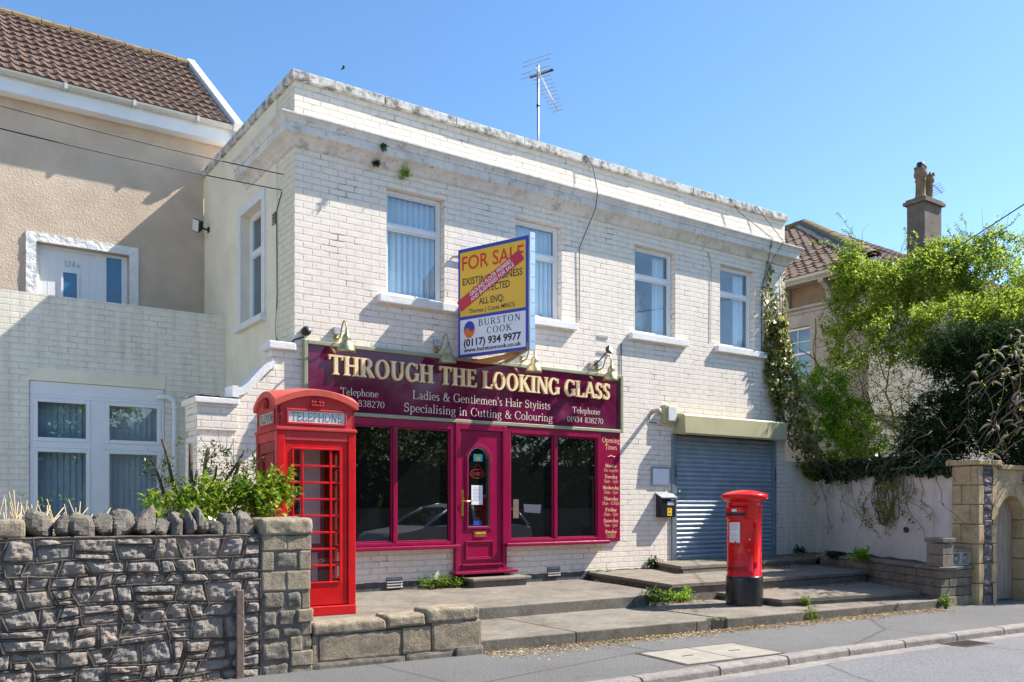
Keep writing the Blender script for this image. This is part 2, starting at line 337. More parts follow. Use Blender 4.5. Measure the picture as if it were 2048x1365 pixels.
# ---------------------------------------------------------------- mesh builder, things and parts
WORLD = {}
class MB:
    def __init__(s): s.v = []; s.f = []; s.mi = []; s.sm = []; s.T = None; s.cur = 0; s.smooth = False
    def add(s, vs, fs):
        b = len(s.v)
        if s.T is not None: vs = [s.T @ Vector(p) for p in vs]
        s.v += [tuple(p) for p in vs]
        for q in fs: s.f.append([b+i for i in q]); s.mi.append(s.cur); s.sm.append(s.smooth)
        return s
    def box(s, x0, y0, z0, x1, y1, z1):
        if x0 > x1: x0, x1 = x1, x0
        if y0 > y1: y0, y1 = y1, y0
        if z0 > z1: z0, z1 = z1, z0
        v = [(x, y, z) for z in (z0, z1) for y in (y0, y1) for x in (x0, x1)]
        return s.add(v, [(0,2,3,1), (4,5,7,6), (0,1,5,4), (2,6,7,3), (0,4,6,2), (1,3,7,5)])
    def quad(s, a, b, c, d): return s.add([a, b, c, d], [(0,1,2,3)])
    def poly(s, pts): return s.add(pts, [tuple(range(len(pts)))])
    def prism(s, pts, z0, z1):
        n = len(pts)
        ar = sum(pts[i][0]*pts[(i+1)%n][1]-pts[(i+1)%n][0]*pts[i][1] for i in range(n))
        if ar < 0: pts = pts[::-1]
        v = [(p[0], p[1], z0) for p in pts] + [(p[0], p[1], z1) for p in pts]
        f = [tuple(range(n))[::-1], tuple(range(n, 2*n))] + [(i, (i+1)%n, n+(i+1)%n, n+i) for i in range(n)]
        return s.add(v, f)
    def extrude(s, pts, fn, d0, d1):
        """polygon in (u,v) mapped by fn(u,v,d) between two depths"""
        n = len(pts)
        ar = sum(pts[i][0]*pts[(i+1)%n][1]-pts[(i+1)%n][0]*pts[i][1] for i in range(n))
        if ar < 0: pts = pts[::-1]
        v = [fn(p[0], p[1], d0) for p in pts] + [fn(p[0], p[1], d1) for p in pts]
        f = [tuple(range(n))[::-1], tuple(range(n, 2*n))] + [(i, (i+1)%n, n+(i+1)%n, n+i) for i in range(n)]
        return s.add(v, f)
    def tube(s, path, r, n=8, cap=True):
        P = [Vector(p) for p in path]; k = len(P)
        rr = r if isinstance(r, (list, tuple)) else [r]*k
        t0 = (P[1]-P[0]).normalized()
        up = Vector((0, 0, 1)) if abs(t0.z) < .9 else Vector((1, 0, 0))
        a = t0.cross(up).normalized(); vs = []
        for i in range(k):
            t = ((P[min(i+1, k-1)]-P[max(i-1, 0)])).normalized()
            a = (a - t*a.dot(t))
            a = a.normalized() if a.length > 1e-6 else t.orthogonal().normalized()
            b = t.cross(a)
            for j in range(n):
                q = 2*math.pi*j/n; vs.append(P[i] + (a*math.cos(q)+b*math.sin(q))*rr[i])
        fs = [(i*n+j, i*n+(j+1)%n, (i+1)*n+(j+1)%n, (i+1)*n+j) for i in range(k-1) for j in range(n)]
        if cap: fs += [tuple(range(n))[::-1], tuple((k-1)*n+j for j in range(n))]
        sm = s.smooth; s.smooth = True; s.add(vs, fs); s.smooth = sm; return s
    def lathe(s, prof, c, n=32, a0=0., a1=2*math.pi, axis=None):
        full = abs(a1-a0-2*math.pi) < 1e-6; m = n if full else n+1
        vs = []
        for r, z in prof:
            for j in range(m):
                q = a0+(a1-a0)*j/n; vs.append((c[0]+r*math.cos(q), c[1]+r*math.sin(q), c[2]+z))
        if axis is not None:
            qt = Vector((0, 0, 1)).rotation_difference(Vector(axis).normalized()).to_matrix()
            cc = Vector(c); vs = [cc + qt @ (Vector(p)-cc) for p in vs]
        fs = []
        for i in range(len(prof)-1):
            for j in range(n):
                k = (j+1) % m
                fs.append((i*m+j, i*m+k, (i+1)*m+k, (i+1)*m+j))
        sm = s.smooth; s.smooth = True; s.add(vs, fs); s.smooth = sm; return s
    def grid(s, fn, nu, nv, flip=False):
        vs = [fn(i/nu, j/nv) for j in range(nv+1) for i in range(nu+1)]
        w_ = nu+1
        fs = [(j*w_+i, j*w_+i+1, (j+1)*w_+i+1, (j+1)*w_+i) for j in range(nv) for i in range(nu)]
        if flip: fs = [q[::-1] for q in fs]
        return s.add(vs, fs)
    def mesh(s, other, T):
        b = len(s.v); s.v += [tuple(T @ v.co) for v in other.vertices]
        for p in other.polygons: s.f.append([b+i for i in p.vertices]); s.mi.append(s.cur); s.sm.append(False)
    def build(s, name, m, parent=None, bevel=0., seg=1, label=None, autosmooth=False):
        me = bpy.data.meshes.new(name)
        inv = WORLD[parent.name].inverted() if parent is not None and parent.name in WORLD else None
        vs = [tuple(inv @ Vector(p)) for p in s.v] if inv is not None else s.v
        me.from_pydata(vs, [], s.f)
        for k in (m if isinstance(m, (list, tuple)) else [m]): me.materials.append(M[k])
        me.polygons.foreach_set('material_index', s.mi); me.polygons.foreach_set('use_smooth', s.sm)
        me.update()
        o = bpy.data.objects.new(name, me); C.objects.link(o)
        if parent is not None:
            o.parent = parent
            if parent.name in WORLD: WORLD[o.name] = WORLD[parent.name]
        if bevel:
            b = o.modifiers.new('bevel', 'BEVEL'); b.width = bevel; b.segments = seg; b.limit_method = 'ANGLE'; b.angle_limit = R(40)
        if label: o['label'] = label
        return o
def thing(name, label, cat, loc=(0, 0, 0), rz=0., group=None, kind=None):
    o = bpy.data.objects.new(name, None); C.objects.link(o)
    o.empty_display_size = .2
    o.location = loc; o.rotation_euler = (0, 0, rz)
    WORLD[o.name] = Matrix.Translation(loc) @ Matrix.Rotation(rz, 4, 'Z')
    o['label'] = label; o['category'] = cat
    if group: o['group'] = group
    if kind: o['kind'] = kind
    return o
def tag(o, label, cat, group=None, kind=None):
    o['label'] = label; o['category'] = cat
    if group: o['group'] = group
    if kind: o['kind'] = kind
    return o
def struct(o): o['kind'] = 'structure'; return o
def copy_tree(o, parent=None):
    c = o.copy(); C.objects.link(c)
    if parent is not None: c.parent = parent
    for ch in list(o.children): copy_tree(ch, c)
    return c
def B(*a): return MB().box(*a)
SA = R(-4.3); SD = Vector((math.cos(SA), math.sin(SA), 0)); SN = Vector((-SD.y, SD.x, 0))*-1   # street direction, and towards the road
S0 = Vector((.48, -3.64, 0))
def st(t, off, z): return S0 + SD*t + SN*off + Vector((0, 0, z))     # along the street wall, out towards the road, up

def wall_grid(mb, fn, u0, u1, v0, v1, holes, depth):
    """front sheet fn(u,v,0) with rectangular openings and reveals back to depth"""
    us = sorted({u0, u1, *[h[0] for h in holes], *[h[2] for h in holes]}); vs = sorted({v0, v1, *[h[1] for h in holes], *[h[3] for h in holes]})
    for i in range(len(us)-1):
        for j in range(len(vs)-1):
            a, b, c, d = us[i], vs[j], us[i+1], vs[j+1]
            if any(h[0] <= a+1e-6 and h[2] >= c-1e-6 and h[1] <= b+1e-6 and h[3] >= d-1e-6 for h in holes): continue
            mb.quad(fn(a, b, 0), fn(c, b, 0), fn(c, d, 0), fn(a, d, 0))
    for a, b, c, d in holes:
        mb.quad(fn(a, b, 0), fn(a, b, depth), fn(c, b, depth), fn(c, b, 0))
        mb.quad(fn(a, d, 0), fn(c, d, 0), fn(c, d, depth), fn(a, d, depth))
        mb.quad(fn(a, b, 0), fn(a, d, 0), fn(a, d, depth), fn(a, b, depth))
        mb.quad(fn(c, b, 0), fn(c, b, depth), fn(c, d, depth), fn(c, d, 0))
    return mb
def frame_boxes(mb, fn, a, b, c, d, w_, d0, d1, wt=None, wb=None):
    """picture-frame of four bars in (u,v), between depths"""
    wt = w_ if wt is None else wt; wb = w_ if wb is None else wb
    for q in ((a, b, a+w_, d), (c-w_, b, c, d), (a+w_, b, c-w_, b+wb), (a+w_, d-wt, c-w_, d)):
        mb.extrude([(q[0], q[1]), (q[2], q[1]), (q[2], q[3]), (q[0], q[3])], fn, d0, d1)
    return mb
FY = lambda y0=0.: (lambda u, v, d: (u, y0-d, v))       # plane facing -y, d out towards the street
FX = lambda x0=0.: (lambda u, v, d: (x0-d, -u, v))      # plane facing -x, u = -y
# ---------------------------------------------------------------- lettering: a drawn serif alphabet, and the plain sans face
X_ = .64
def glyphs(T, t):
    G = {}
    h = T/2
    def L(x0, y0, x1, y1, w_):
        dx, dy = x1-x0, y1-y0; l = math.hypot(dx, dy)
        if abs(dx) < abs(dy)*1.5 and abs(dx) > 1e-6:      # slanted stem: cut level
            k = w_/2*l/abs(dy); return [(x0-k, y0), (x0+k, y0), (x1+k, y1), (x1-k, y1)]
        nx, ny = -dy/l*w_/2, dx/l*w_/2
        return [(x0+nx, y0+ny), (x1+nx, y1+ny), (x1-nx, y1-ny), (x0-nx, y0-ny)]
    def S(x, y, hw=None):                                # bracketed foot or head serif
        hw = hw or h+.085
        e = .045+t*.25; k = .035
        if y < .3 or y < 0: return [(x-hw, y), (x+hw, y), (x+hw, y+e*.7), (x+h, y+e+k), (x-h, y+e+k), (x-hw, y+e*.7)]
        return [(x-hw, y), (x-hw, y-e*.7), (x-h, y-e-k), (x+h, y-e-k), (x+hw, y-e*.7), (x+hw, y)]
    def A(cx, cy, rx, ry, a0, a1, th=T, tn=t, n=None):
        n = n or max(5, int(abs(a1-a0)/15)); out = []
        p = [R(a0+(a1-a0)*i/n) for i in range(n+1)]
        for i in range(n):
            q = []
            for a, o in ((p[i], 1), (p[i+1], 1), (p[i+1], 0), (p[i], 0)):
                q.append((cx+(rx-(0 if o else th))*math.cos(a), cy+(ry-(0 if o else tn))*math.sin(a)))
            out.append(q)
        return ('arc', out)
    def dot(x, y, r): return [(x+r*math.cos(k*math.pi/4), y+r*math.sin(k*math.pi/4)) for k in range(8)]
    y1 = 1-t/2; y0 = t/2; s = .10+h
    G['T'] = (.86, [L(.43, 0, .43, 1, T), L(.03, y1, .83, y1, t*1.2), L(.06, .76, .05, 1, t), L(.80, .76, .81, 1, t), S(.43, 0)])
    G['H'] = (.98, [L(s, 0, s, 1, T), L(.98-s, 0, .98-s, 1, T), L(s, .52, .98-s, .52, t), S(s, 0), S(s, 1), S(.98-s, 0), S(.98-s, 1)])
    G['R'] = (.90, [L(s, 0, s, 1, T), L(s, y1, .45, y1, t), L(s, .49, .45, .49, t), A(.45, .735, .31, .265, -90, 90), L(.44, .5, .80, 0, T), S(s, 0), S(s, 1), L(.70, t*.4, .92, t*.4, t*.8)])
    G['P'] = (.76, [L(s, 0, s, 1, T), L(s, y1, .42, y1, t), L(s, .46, .42, .46, t), A(.42, .72, .31, .28, -90, 90), S(s, 0), S(s, 1)])
    G['B'] = (.82, [L(s, 0, s, 1, T), L(s, y1, .42, y1, t), L(s, .53, .45, .53, t), L(s, y0, .45, y0, t), A(.41, .755, .29, .245, -90, 90), A(.43, .28, .34, .28, -90, 90), S(s, 0), S(s, 1)])
    G['D'] = (.92, [L(s, 0, s, 1, T), L(s, y1, .42, y1, t), L(s, y0, .42, y0, t), A(.40, .5, .47, .5, -90, 90), S(s, 0), S(s, 1)])
    G['O'] = (.98, [A(.49, .5, .46, .52, 0, 360)])
    G['Q'] = (.98, [A(.49, .5, .46, .52, 0, 360), L(.5, .1, .9, -.18, t*1.4)])
    G['C'] = (.86, [A(.47, .5, .44, .52, 48, 312), L(.79, .70, .79, .98, t), L(.76, .12, .80, .2, t)])
    G['G'] = (.94, [A(.47, .5, .44, .52, 48, 318), L(.79, .70, .79, .98, t), L(.80, .06, .80, .42, T*.95), L(.64, .42, .94, .42, t)])
    G['U'] = (.94, [L(s, .34, s, 1, T), L(.78, .34, .78, 1, t*1.3), A(.47, .36, .47-s+h, .38, 180, 360, T, t), S(s, 1), L(.66, 1-t*.4, .90, 1-t*.4, t*.8)])
    G['E'] = (.78, [L(s, 0, s, 1, T), L(s, y1, .68, y1, t), L(s, .52, .54, .52, t), L(s, y0, .72, y0, t), L(.66, .77, .67, 1, t), L(.72, 0, .74, .25, t), L(.53, .42, .53, .62, t), S(s, 0), S(s, 1)])
    G['F'] = (.72, [L(s, 0, s, 1, T), L(s, y1, .66, y1, t), L(s, .5, .52, .5, t), L(.65, .77, .66, 1, t), L(.51, .40, .51, .60, t), S(s, 0), S(s, 1)])
    G['L'] = (.76, [L(s, 0, s, 1, T), L(s, y0, .70, y0, t), L(.69, 0, .71, .27, t), S(s, 0), S(s, 1)])
    G['K'] = (.94, [L(s, 0, s, 1, T), L(s, .38, .74, 1, t*1.2), L(.40, .60, .82, 0, T), S(s, 0), S(s, 1), L(.62, 1-t*.4, .88, 1-t*.4, t*.8), L(.72, t*.4, .95, t*.4, t*.8)])
    G['I'] = (.2+2*s-T if 0 else 2*s, [L(s, 0, s, 1, T), S(s, 0), S(s, 1)])
    G['J'] = (.5, [L(.3, .15, .3, 1, T), A(.15, .12, .23, .2, 180, 360, T*.8, t), S(.3, 1)])
    G['N'] = (.96, [L(.16, 0, .16, 1, t*1.3), L(.82, 0, .82, 1, t*1.3), L(.18, 1, .80, 0, T), L(.04, t*.4, .28, t*.4, t*.8), L(.70, 1-t*.4, .94, 1-t*.4, t*.8), L(.02, 1-t*.4, .20, 1-t*.4, t*.8)])
    G['M'] = (1.12, [L(.16, 0, .16, 1, t*1.3), L(.96, 0, .96, 1, T), L(.18, 1, .54, .05, T*.9), L(.54, .05, .94, 1, t*1.2), S(.96, 0), S(.96, 1), L(.04, t*.4, .28, t*.4, t*.8)])
    G['A'] = (.92, [L(.09, 0, .46, 1, t*1.3), L(.44, 1, .80, 0, T), L(.22, .33, .66, .33, t), L(-.01, t*.4, .21, t*.4, t*.8), L(.66, t*.4, .95, t*.4, t*.8)])
    G['V'] = (.9, [L(.12, 1, .46, 0, T), L(.44, 0, .78, 1, t*1.3), L(0, 1-t*.4, .26, 1-t*.4, t*.8), L(.68, 1-t*.4, .9, 1-t*.4, t*.8)])
    G['W'] = (1.3, [L(.12, 1, .42, 0, T), L(.41, 0, .68, .95, t*1.3), L(.64, 1, .92, 0, T), L(.91, 0, 1.18, 1, t*1.3), L(0, 1-t*.4, .26, 1-t*.4, t*.8), L(1.06, 1-t*.4, 1.3, 1-t*.4, t*.8)])
    G['S'] = (.66, [A(.33, .745, .265, .275, 30, 270, T*.85, t*1.7), A(.33, .265, .275, .285, 90, -150, T*.85, t*1.7), L(.56, .72, .56, .97, t), L(.08, .03, .08, .28, t)])
    G['Y'] = (.86, [L(.43, 0, .43, .5, T), L(.12, 1, .43, .45, T), L(.45, .45, .74, 1, t*1.3), S(.43, 0)])
    x = X_; xm = x/2; b = T*.8; hb = b/2; s2 = .06+hb
    sf = lambda q, y: S(q, y, hb+.06)
    flag = lambda q, y: L(q-hb-.07, y-.06, q, y-.01, t*.9)
    G['o'] = (.62, [A(.31, xm, .29, xm+.02, 0, 360, b, t)])
    G['c'] = (.52, [A(.30, xm, .28, xm+.02, 50, 312, b, t), dot(.46, x-.13, .06)])
    G['e'] = (.56, [A(.30, xm, .28, xm+.02, 0, 318, b, t), L(.06, xm+.03, .56, xm+.03, t)])
    G['a'] = (.54, [L(.40, .03, .40, .46, b), A(.24, .44, .16+hb, .22, 0, 165, b*.9, t), A(.24, .17, .20, .19, 60, 360, b*.9, t), L(.38, .03, .52, .05, t)])
    G['d'] = (.64, [L(.50, 0, .50, 1.05, b), A(.30, xm, .27, xm+.02, 30, 330, b, t), flag(.50, 1.05), L(.5, .02, .62, .04, t)])
    G['g'] = (.58, [A(.27, .42, .22, .23, 0, 360, b*.9, t), A(.28, -.13, .27, .19, 0, 360, b*.8, t), L(.16, .22, .12, .04, t), L(.40, .58, .56, .62, t)])
    G['p'] = (.64, [L(.15, -.32, .15, x, b), A(.34, xm, .27, xm+.02, -150, 150, b, t), sf(.15, -.32), flag(.15, x)])
    G['q'] = (.64, [L(.50, -.32, .50, x, b), A(.30, xm, .27, xm+.02, 30, 330, b, t), sf(.50, -.32)])
    G['b'] = (.64, [L(.15, 0, .15, 1.05, b), A(.34, xm, .27, xm+.02, -150, 150, b, t), flag(.15, 1.05)])
    G['l'] = (.32, [L(.16, 0, .16, 1.05, b), sf(.16, 0), flag(.16, 1.05)])
    G['i'] = (.32, [L(.16, 0, .16, x, b), sf(.16, 0), flag(.16, x), dot(.15, .88, .075)])
    G['h'] = (.68, [L(.15, 0, .15, 1.05, b), L(.52, 0, .52, .42, b), A(.34, .42, .18+hb, .24, 0, 165, b, t), sf(.15, 0), sf(.52, 0), flag(.15, 1.05)])
    G['n'] = (.68, [L(.15, 0, .15, x, b), L(.52, 0, .52, .42, b), A(.34, .42, .18+hb, .24, 0, 165, b, t), sf(.15, 0), sf(.52, 0), flag(.15, x)])
    G['m'] = (1.04, [L(.15, 0, .15, x, b), L(.52, 0, .52, .42, b), L(.88, 0, .88, .42, b), A(.34, .42, .18+hb, .24, 0, 165, b, t), A(.70, .42, .18+hb, .24, 0, 165, b, t), sf(.15, 0), sf(.52, 0), sf(.88, 0), flag(.15, x)])
    G['r'] = (.48, [L(.15, 0, .15, x, b), A(.34, .42, .18, .23, 60, 165, b, t*1.2), dot(.42, x-.06, .065), sf(.15, 0), flag(.15, x)])
    G['s'] = (.46, [A(.23, .47, .17, .185, 30, 270, b*.85, t*1.5), A(.23, .165, .18, .185, 90, -150, b*.85, t*1.5)])
    G['t'] = (.40, [L(.17, .12, .17, .82, b), A(.28, .14, .11+hb, .16, 180, 320, b*.9, t), L(.04, x-t/2, .36, x-t/2, t)])
    G['u'] = (.66, [L(.14, .2, .14, x, b), L(.50, 0, .50, x, b), A(.32, .22, .18+hb, .24, 180, 345, b, t), flag(.14, x), flag(.5, x), L(.5, .02, .64, .04, t)])
    G['y'] = (.60, [L(.08, x, .32, 0, b), L(.32, .05, .52, x, t*1.3), L(.32, .02, .18, -.30, t*1.3), dot(.14, -.27, .06), L(0, x-t*.4, .18, x-t*.4, t*.8), L(.42, x-t*.4, .60, x-t*.4, t*.8)])
    G['z'] = (.5, [L(.06, x-t/2, .46, x-t/2, t), L(.06, t/2, .46, t/2, t), L(.38, x, .10, 0, b)])
    G['f'] = (.38, [L(.16, 0, .16, .9, b), A(.30, .86, .14+hb, .2, 60, 180, b, t), L(.04, x-t/2, .36, x-t/2, t), sf(.16, 0)])
    G['w'] = (.9, [L(.08, x, .28, 0, b), L(.27, 0, .44, x, t*1.2), L(.42, x, .62, 0, b), L(.61, 0, .8, x, t*1.2)])
    G['0'] = (.62, [A(.31, .5, .28, .51, 0, 360, b, t)])
    G['1'] = (.44, [L(.22, 0, .22, 1, b), sf(.22, 0), L(.08, .84, .22, .97, t)])
    G['2'] = (.60, [A(.29, .72, .24, .29, -20, 165, b, t), L(.46, .62, .10, .06, t*1.3), L(.06, t*.7, .54, t*.7, t*1.4)])
    G['3'] = (.58, [A(.27, .745, .22, .265, -90, 155, b*.95, t), A(.27, .27, .25, .285, -155, 90, b, t)])
    G['4'] = (.64, [L(.43, 0, .43, 1, b), L(.06, .30, .42, .98, t*1.2), L(.05, .28, .60, .28, t)])
    G['5'] = (.58, [A(.26, .32, .26, .335, -150, 130, b, t), L(.14, .55, .17, .98, t*1.2), L(.15, 1-t*.7, .50, 1-t*.7, t*1.4)])
    G['6'] = (.6, [A(.3, .31, .26, .33, 0, 360, b, t), A(.36, .5, .32, .5, 110, 190, b, t)])
    G['7'] = (.56, [L(.05, 1-t*.7, .53, 1-t*.7, t*1.4), L(.48, .95, .22, 0, b)])
    G['8'] = (.60, [A(.30, .75, .22, .26, 0, 360, b*.9, t), A(.30, .265, .26, .28, 0, 360, b, t)])
    G['9'] = (.60, [A(.30, .68, .26, .33, 0, 360, b, t), A(.24, .5, .32, .5, -70, 10, b, t)])
    G['&'] = (.92, [A(.36, .76, .19, .25, 0, 360, b*.8, t), A(.34, .27, .29, .29, 90, 330, b, t), L(.22, .78, .74, 0, b), L(.58, .1, .82, .52, t), L(.70, .52, .92, .52, t*.8), L(.68, t*.4, .9, t*.4, t*.8)])
    G["'"] = (.22, [L(.11, .72, .11, 1.02, b*.8)])
    G['-'] = (.40, [L(.07, .30, .33, .30, t*1.8)])
    G[':'] = (.24, [dot(.12, .09, .075), dot(.12, .5, .075)])
    G['.'] = (.22, [dot(.11, .07, .07)])
    G[' '] = (.36, [])
    return G
GL = {}
def serif(mb, text, fn, x, y, h, width=None, T=.13, t=.055, d0=0., d1=.002, align='l', track=.04, small=None):
    """draw text with its baseline at (x,y); width squeezes or stretches the line to fit"""
    key = (T, t)
    if key not in GL: GL[key] = glyphs(T, t)
    G = GL[key]
    adv = sum(G[c][0]+track for c in text)-track
    kx = h if width is None else width/adv
    ox = x - (adv*kx if align == 'r' else adv*kx/2 if align == 'c' else 0)
    k = 0; e = (d1-d0)*.02+.00006
    for c in text:
        wd, pr = G[c]
        for p in pr:
            arcs = p[1] if isinstance(p, tuple) and p[0] == 'arc' else [p]
            off = e*(k % 9); k += 1
            for q in arcs:
                mb.extrude([(ox+a*kx, y+b_*h) for a, b_ in q], fn, d0-0*off, d1+off)
        ox += (wd+track)*kx
    return mb
def sans(mb, text, fn, x, y, h, width=None, bold=0., d0=0., d1=.002, align='l', rot=0., spacing=1.):
    cu = bpy.data.curves.new('t', 'FONT'); cu.body = text; cu.size = 1; cu.offset = bold; cu.space_character = spacing
    cu.extrude = .5; cu.resolution_u = 4
    o = bpy.data.objects.new('t', cu); C.objects.link(o)
    dg = bpy.context.evaluated_depsgraph_get(); me = bpy.data.meshes.new_from_object(o.evaluated_get(dg))
    xs = [v.co.x for v in me.vertices]; a, b_ = min(xs), max(xs)
    ky = h/.729; kx = ky if width is None else width/(b_-a)
    sh = {'l': a, 'c': (a+b_)/2, 'r': b_}[align]
    ca, sa = math.cos(rot), math.sin(rot)
    vs = []
    for v in me.vertices:
        px, py = (v.co.x-sh)*kx, v.co.y*ky
        vs.append(fn(x+px*ca-py*sa, y+px*sa+py*ca, d1 if v.co.z > 0 else d0))
    mb.add(vs, [tuple(p.vertices) for p in me.polygons])
    bpy.data.objects.remove(o); bpy.data.curves.remove(cu); bpy.data.meshes.remove(me)
    return mb
# ---------------------------------------------------------------- ground, road, pavement, kerb, forecourt
KERB = [(-40, -3.6), (-12, -4.75), (-6, -5.08), (-2, -5.22), (.7, -5.38), (4, -5.47), (6.7, -5.66), (14, -6.35), (40, -9.2), (160, -23)]
def kerb_y(x):
    for (a, b), (c, d) in zip(KERB, KERB[1:]):
        if a <= x <= c: return b+(d-b)*(x-a)/(c-a)
    return KERB[-1][1]
g = MB(); g.quad((-400, -400, -.12), (400, -400, -.12), (400, 400, -.12), (-400, 400, -.12))
struct(g.build('ground', 'soil'))
g = MB()
kx = np.concatenate([np.linspace(-60, -4, 24), np.linspace(-3.8, 12, 60), np.linspace(12.5, 150, 50)])
far = lambda x: kerb_y(x)-7.6
def road_pt(u, v):
    x = float(np.interp(u, np.linspace(0, 1, len(kx)), kx)); a = kerb_y(max(x, -40))-.01; b = a-7.6
    t = 1-v; y = a+(b-a)*t
    return (x, y, -.078 + .05*(1-(2*t-1)**2))
g.grid(road_pt, len(kx)-1, 24); struct(g.build('road', 'road'))
g = MB()
for a, b in zip(kx, kx[1:]):
    ya, yb = kerb_y(max(a, -40))+.13, kerb_y(max(b, -40))+.13
    wa, wb = (S0.y+(a-S0.x)*math.tan(SA))+.8, (S0.y+(b-S0.x)*math.tan(SA))+.8
    g.quad((a, ya, -.002), (b, yb, -.002), (b, wb, .0), (a, wa, .0))
struct(g.build('pavement', 'pavement'))
g = MB()                                                # pavement on the camera's side of the road
for a, b in zip(kx, kx[1:]):
    g.quad((a, far(max(a, -40))-6, .02), (b, far(max(b, -40))-6, .02), (b, far(max(b, -40)), .02), (a, far(max(a, -40)), .02))
    g.quad((a, far(max(a, -40)), -.1), (a, far(max(a, -40)), .02), (b, far(max(b, -40)), .02), (b, far(max(b, -40)), -.1))
struct(g.build('far_pavement', 'pavement'))
# kerb stones, 0.9 m long with open joints
x = -9.0; g = MB()
while x < 30:
    x2 = x+.90; ya, yb = kerb_y(x), kerb_y(x2-.012)
    j = random.uniform(-.004, .004)
    P = [(x, ya), (x2-.012, yb), (x2-.012, yb+.13), (x, ya+.13)]
    v = [(P[0][0], P[0][1]-.012, -.16), (P[1][0], P[1][1]-.012, -.16), (P[2][0], P[2][1], -.16), (P[3][0], P[3][1], -.16),
         (P[0][0], P[0][1]-.006, -.018+j), (P[1][0], P[1][1]-.006, -.018+j),
         (P[0][0], P[0][1]+.016, .004+j), (P[1][0], P[1][1]+.016, .004+j), (P[2][0], P[2][1], .004+j), (P[3][0], P[3][1], .004+j)]
    g.add(v, [(0, 1, 5, 4), (4, 5, 7, 6), (6, 7, 8, 9), (0, 4, 6, 9, 3), (1, 2, 8, 7, 5), (2, 3, 9, 8)])
    x = x2
struct(g.build('kerb', 'kerb', bevel=.006))
# gutter dirt band along the kerb foot
g = MB()
for a, b in zip(kx, kx[1:]):
    if a < -8 or b > 30: continue
    g.quad((a, kerb_y(a)-.16-.05*noise.noise((a*1.3, 0, 0)), -.0735), (b, kerb_y(b)-.16-.05*noise.noise((b*1.3, 0, 0)), -.0735), (b, kerb_y(b)-.008, -.0725), (a, kerb_y(a)-.008, -.0725))
struct(g.build('gutter_strip', 'kerb'))
M['bounce_ground'] = stone_mat('pale_bounce_ground', (.34, .31, .27), (.50, .46, .41), (.60, .56, .50), 12, .006, island=0)  # unseen pale ground, added to bounce light onto the left-hand walls
g = MB(); g.quad((-14, -3.3, .05), (-1.21, -3.3, .05), (-1.21, 2.83, .05), (-14, 2.83, .05)); struct(g.build('garden_bounce_sheet', 'bounce_ground'))
# forecourt terraces: lower tread and upper terrace, cast concrete
def slab(name, pts, z0, z1, m, bev=.012):
    mb = MB(); mb.prism(pts, z0, z1); mb.mi = [1]*len(mb.f)
    mb.mi[1] = 0
    return mb.build(name, m, bevel=bev, seg=2)
fc = thing('concrete_forecourt', 'low concrete forecourt with two broad shallow steps in front of the shop window', 'forecourt', (2, -2, 0), kind='structure')
mb = MB(); mb.prism([(.40, -3.63), (1.76, -3.735)], 0, 0) if 0 else None
def tread(pts, z0, z1, parent, name, mats=('concrete', 'concrete_riser'), bev=.012):
    mb = MB(); mb.prism(pts, z0, z1); mb.mi = [1]*len(mb.f); mb.mi[1] = 0
    return mb.build(name, list(mats), parent, bevel=bev, seg=2)
e = lambda x, off=0: S0.y+(x-S0.x)*math.tan(SA)+off
tread([(.40, e(.4)), (1.55, e(1.55)), (1.55, -2.0), (.40, -2.0)], -.1, .125, fc, 'step')
tread([(1.556, e(1.55)), (3.18, e(3.2, .01)), (3.18, -2.0), (1.556, -2.0)], -.1, .127, fc, 'step')
tread([(3.19, e(3.2, .015)), (3.42, e(3.4, .03)), (3.40, -2.0), (3.19, -2.0)], -.1, .122, fc, 'step')
tread([(3.428, e(3.4, .05)), (3.62, e(3.62, .02)), (3.60, -2.0), (3.41, -2.0)], -.1, .117, fc, 'step')
tread([(3.63, e(3.62, .0)), (4.86, e(4.86, -.01)), (4.86, -2.0), (3.61, -2.0)], -.1, .124, fc, 'step')
tread([(4.868, e(4.86, .02)), (7.62, e(7.5, .02)), (7.9, -2.0), (4.868, -2.0)], -.1, .115, fc, 'step', ('slab', 'concrete_riser'))
tread([(-1.2, -2.32), (3.52, -2.44), (3.52, 0.02), (-1.2, .02)], -.1, .26, fc, 'terrace')
tread([(3.527, -2.43), (3.80, -2.42), (3.86, -2.1), (4.40, -1.9), (4.60, -.0), (3.527, .02)], -.1, .256, fc, 'terrace')
tread([(3.83, -2.40), (4.02, -2.36), (4.10, -2.16), (3.88, -2.12)], -.1, .240, fc, 'terrace')
tread([(-1.2, -3.4), (.41, -3.5), (.41, -2.2), (-1.2, -2.2)], -.1, .255, fc, 'terrace')
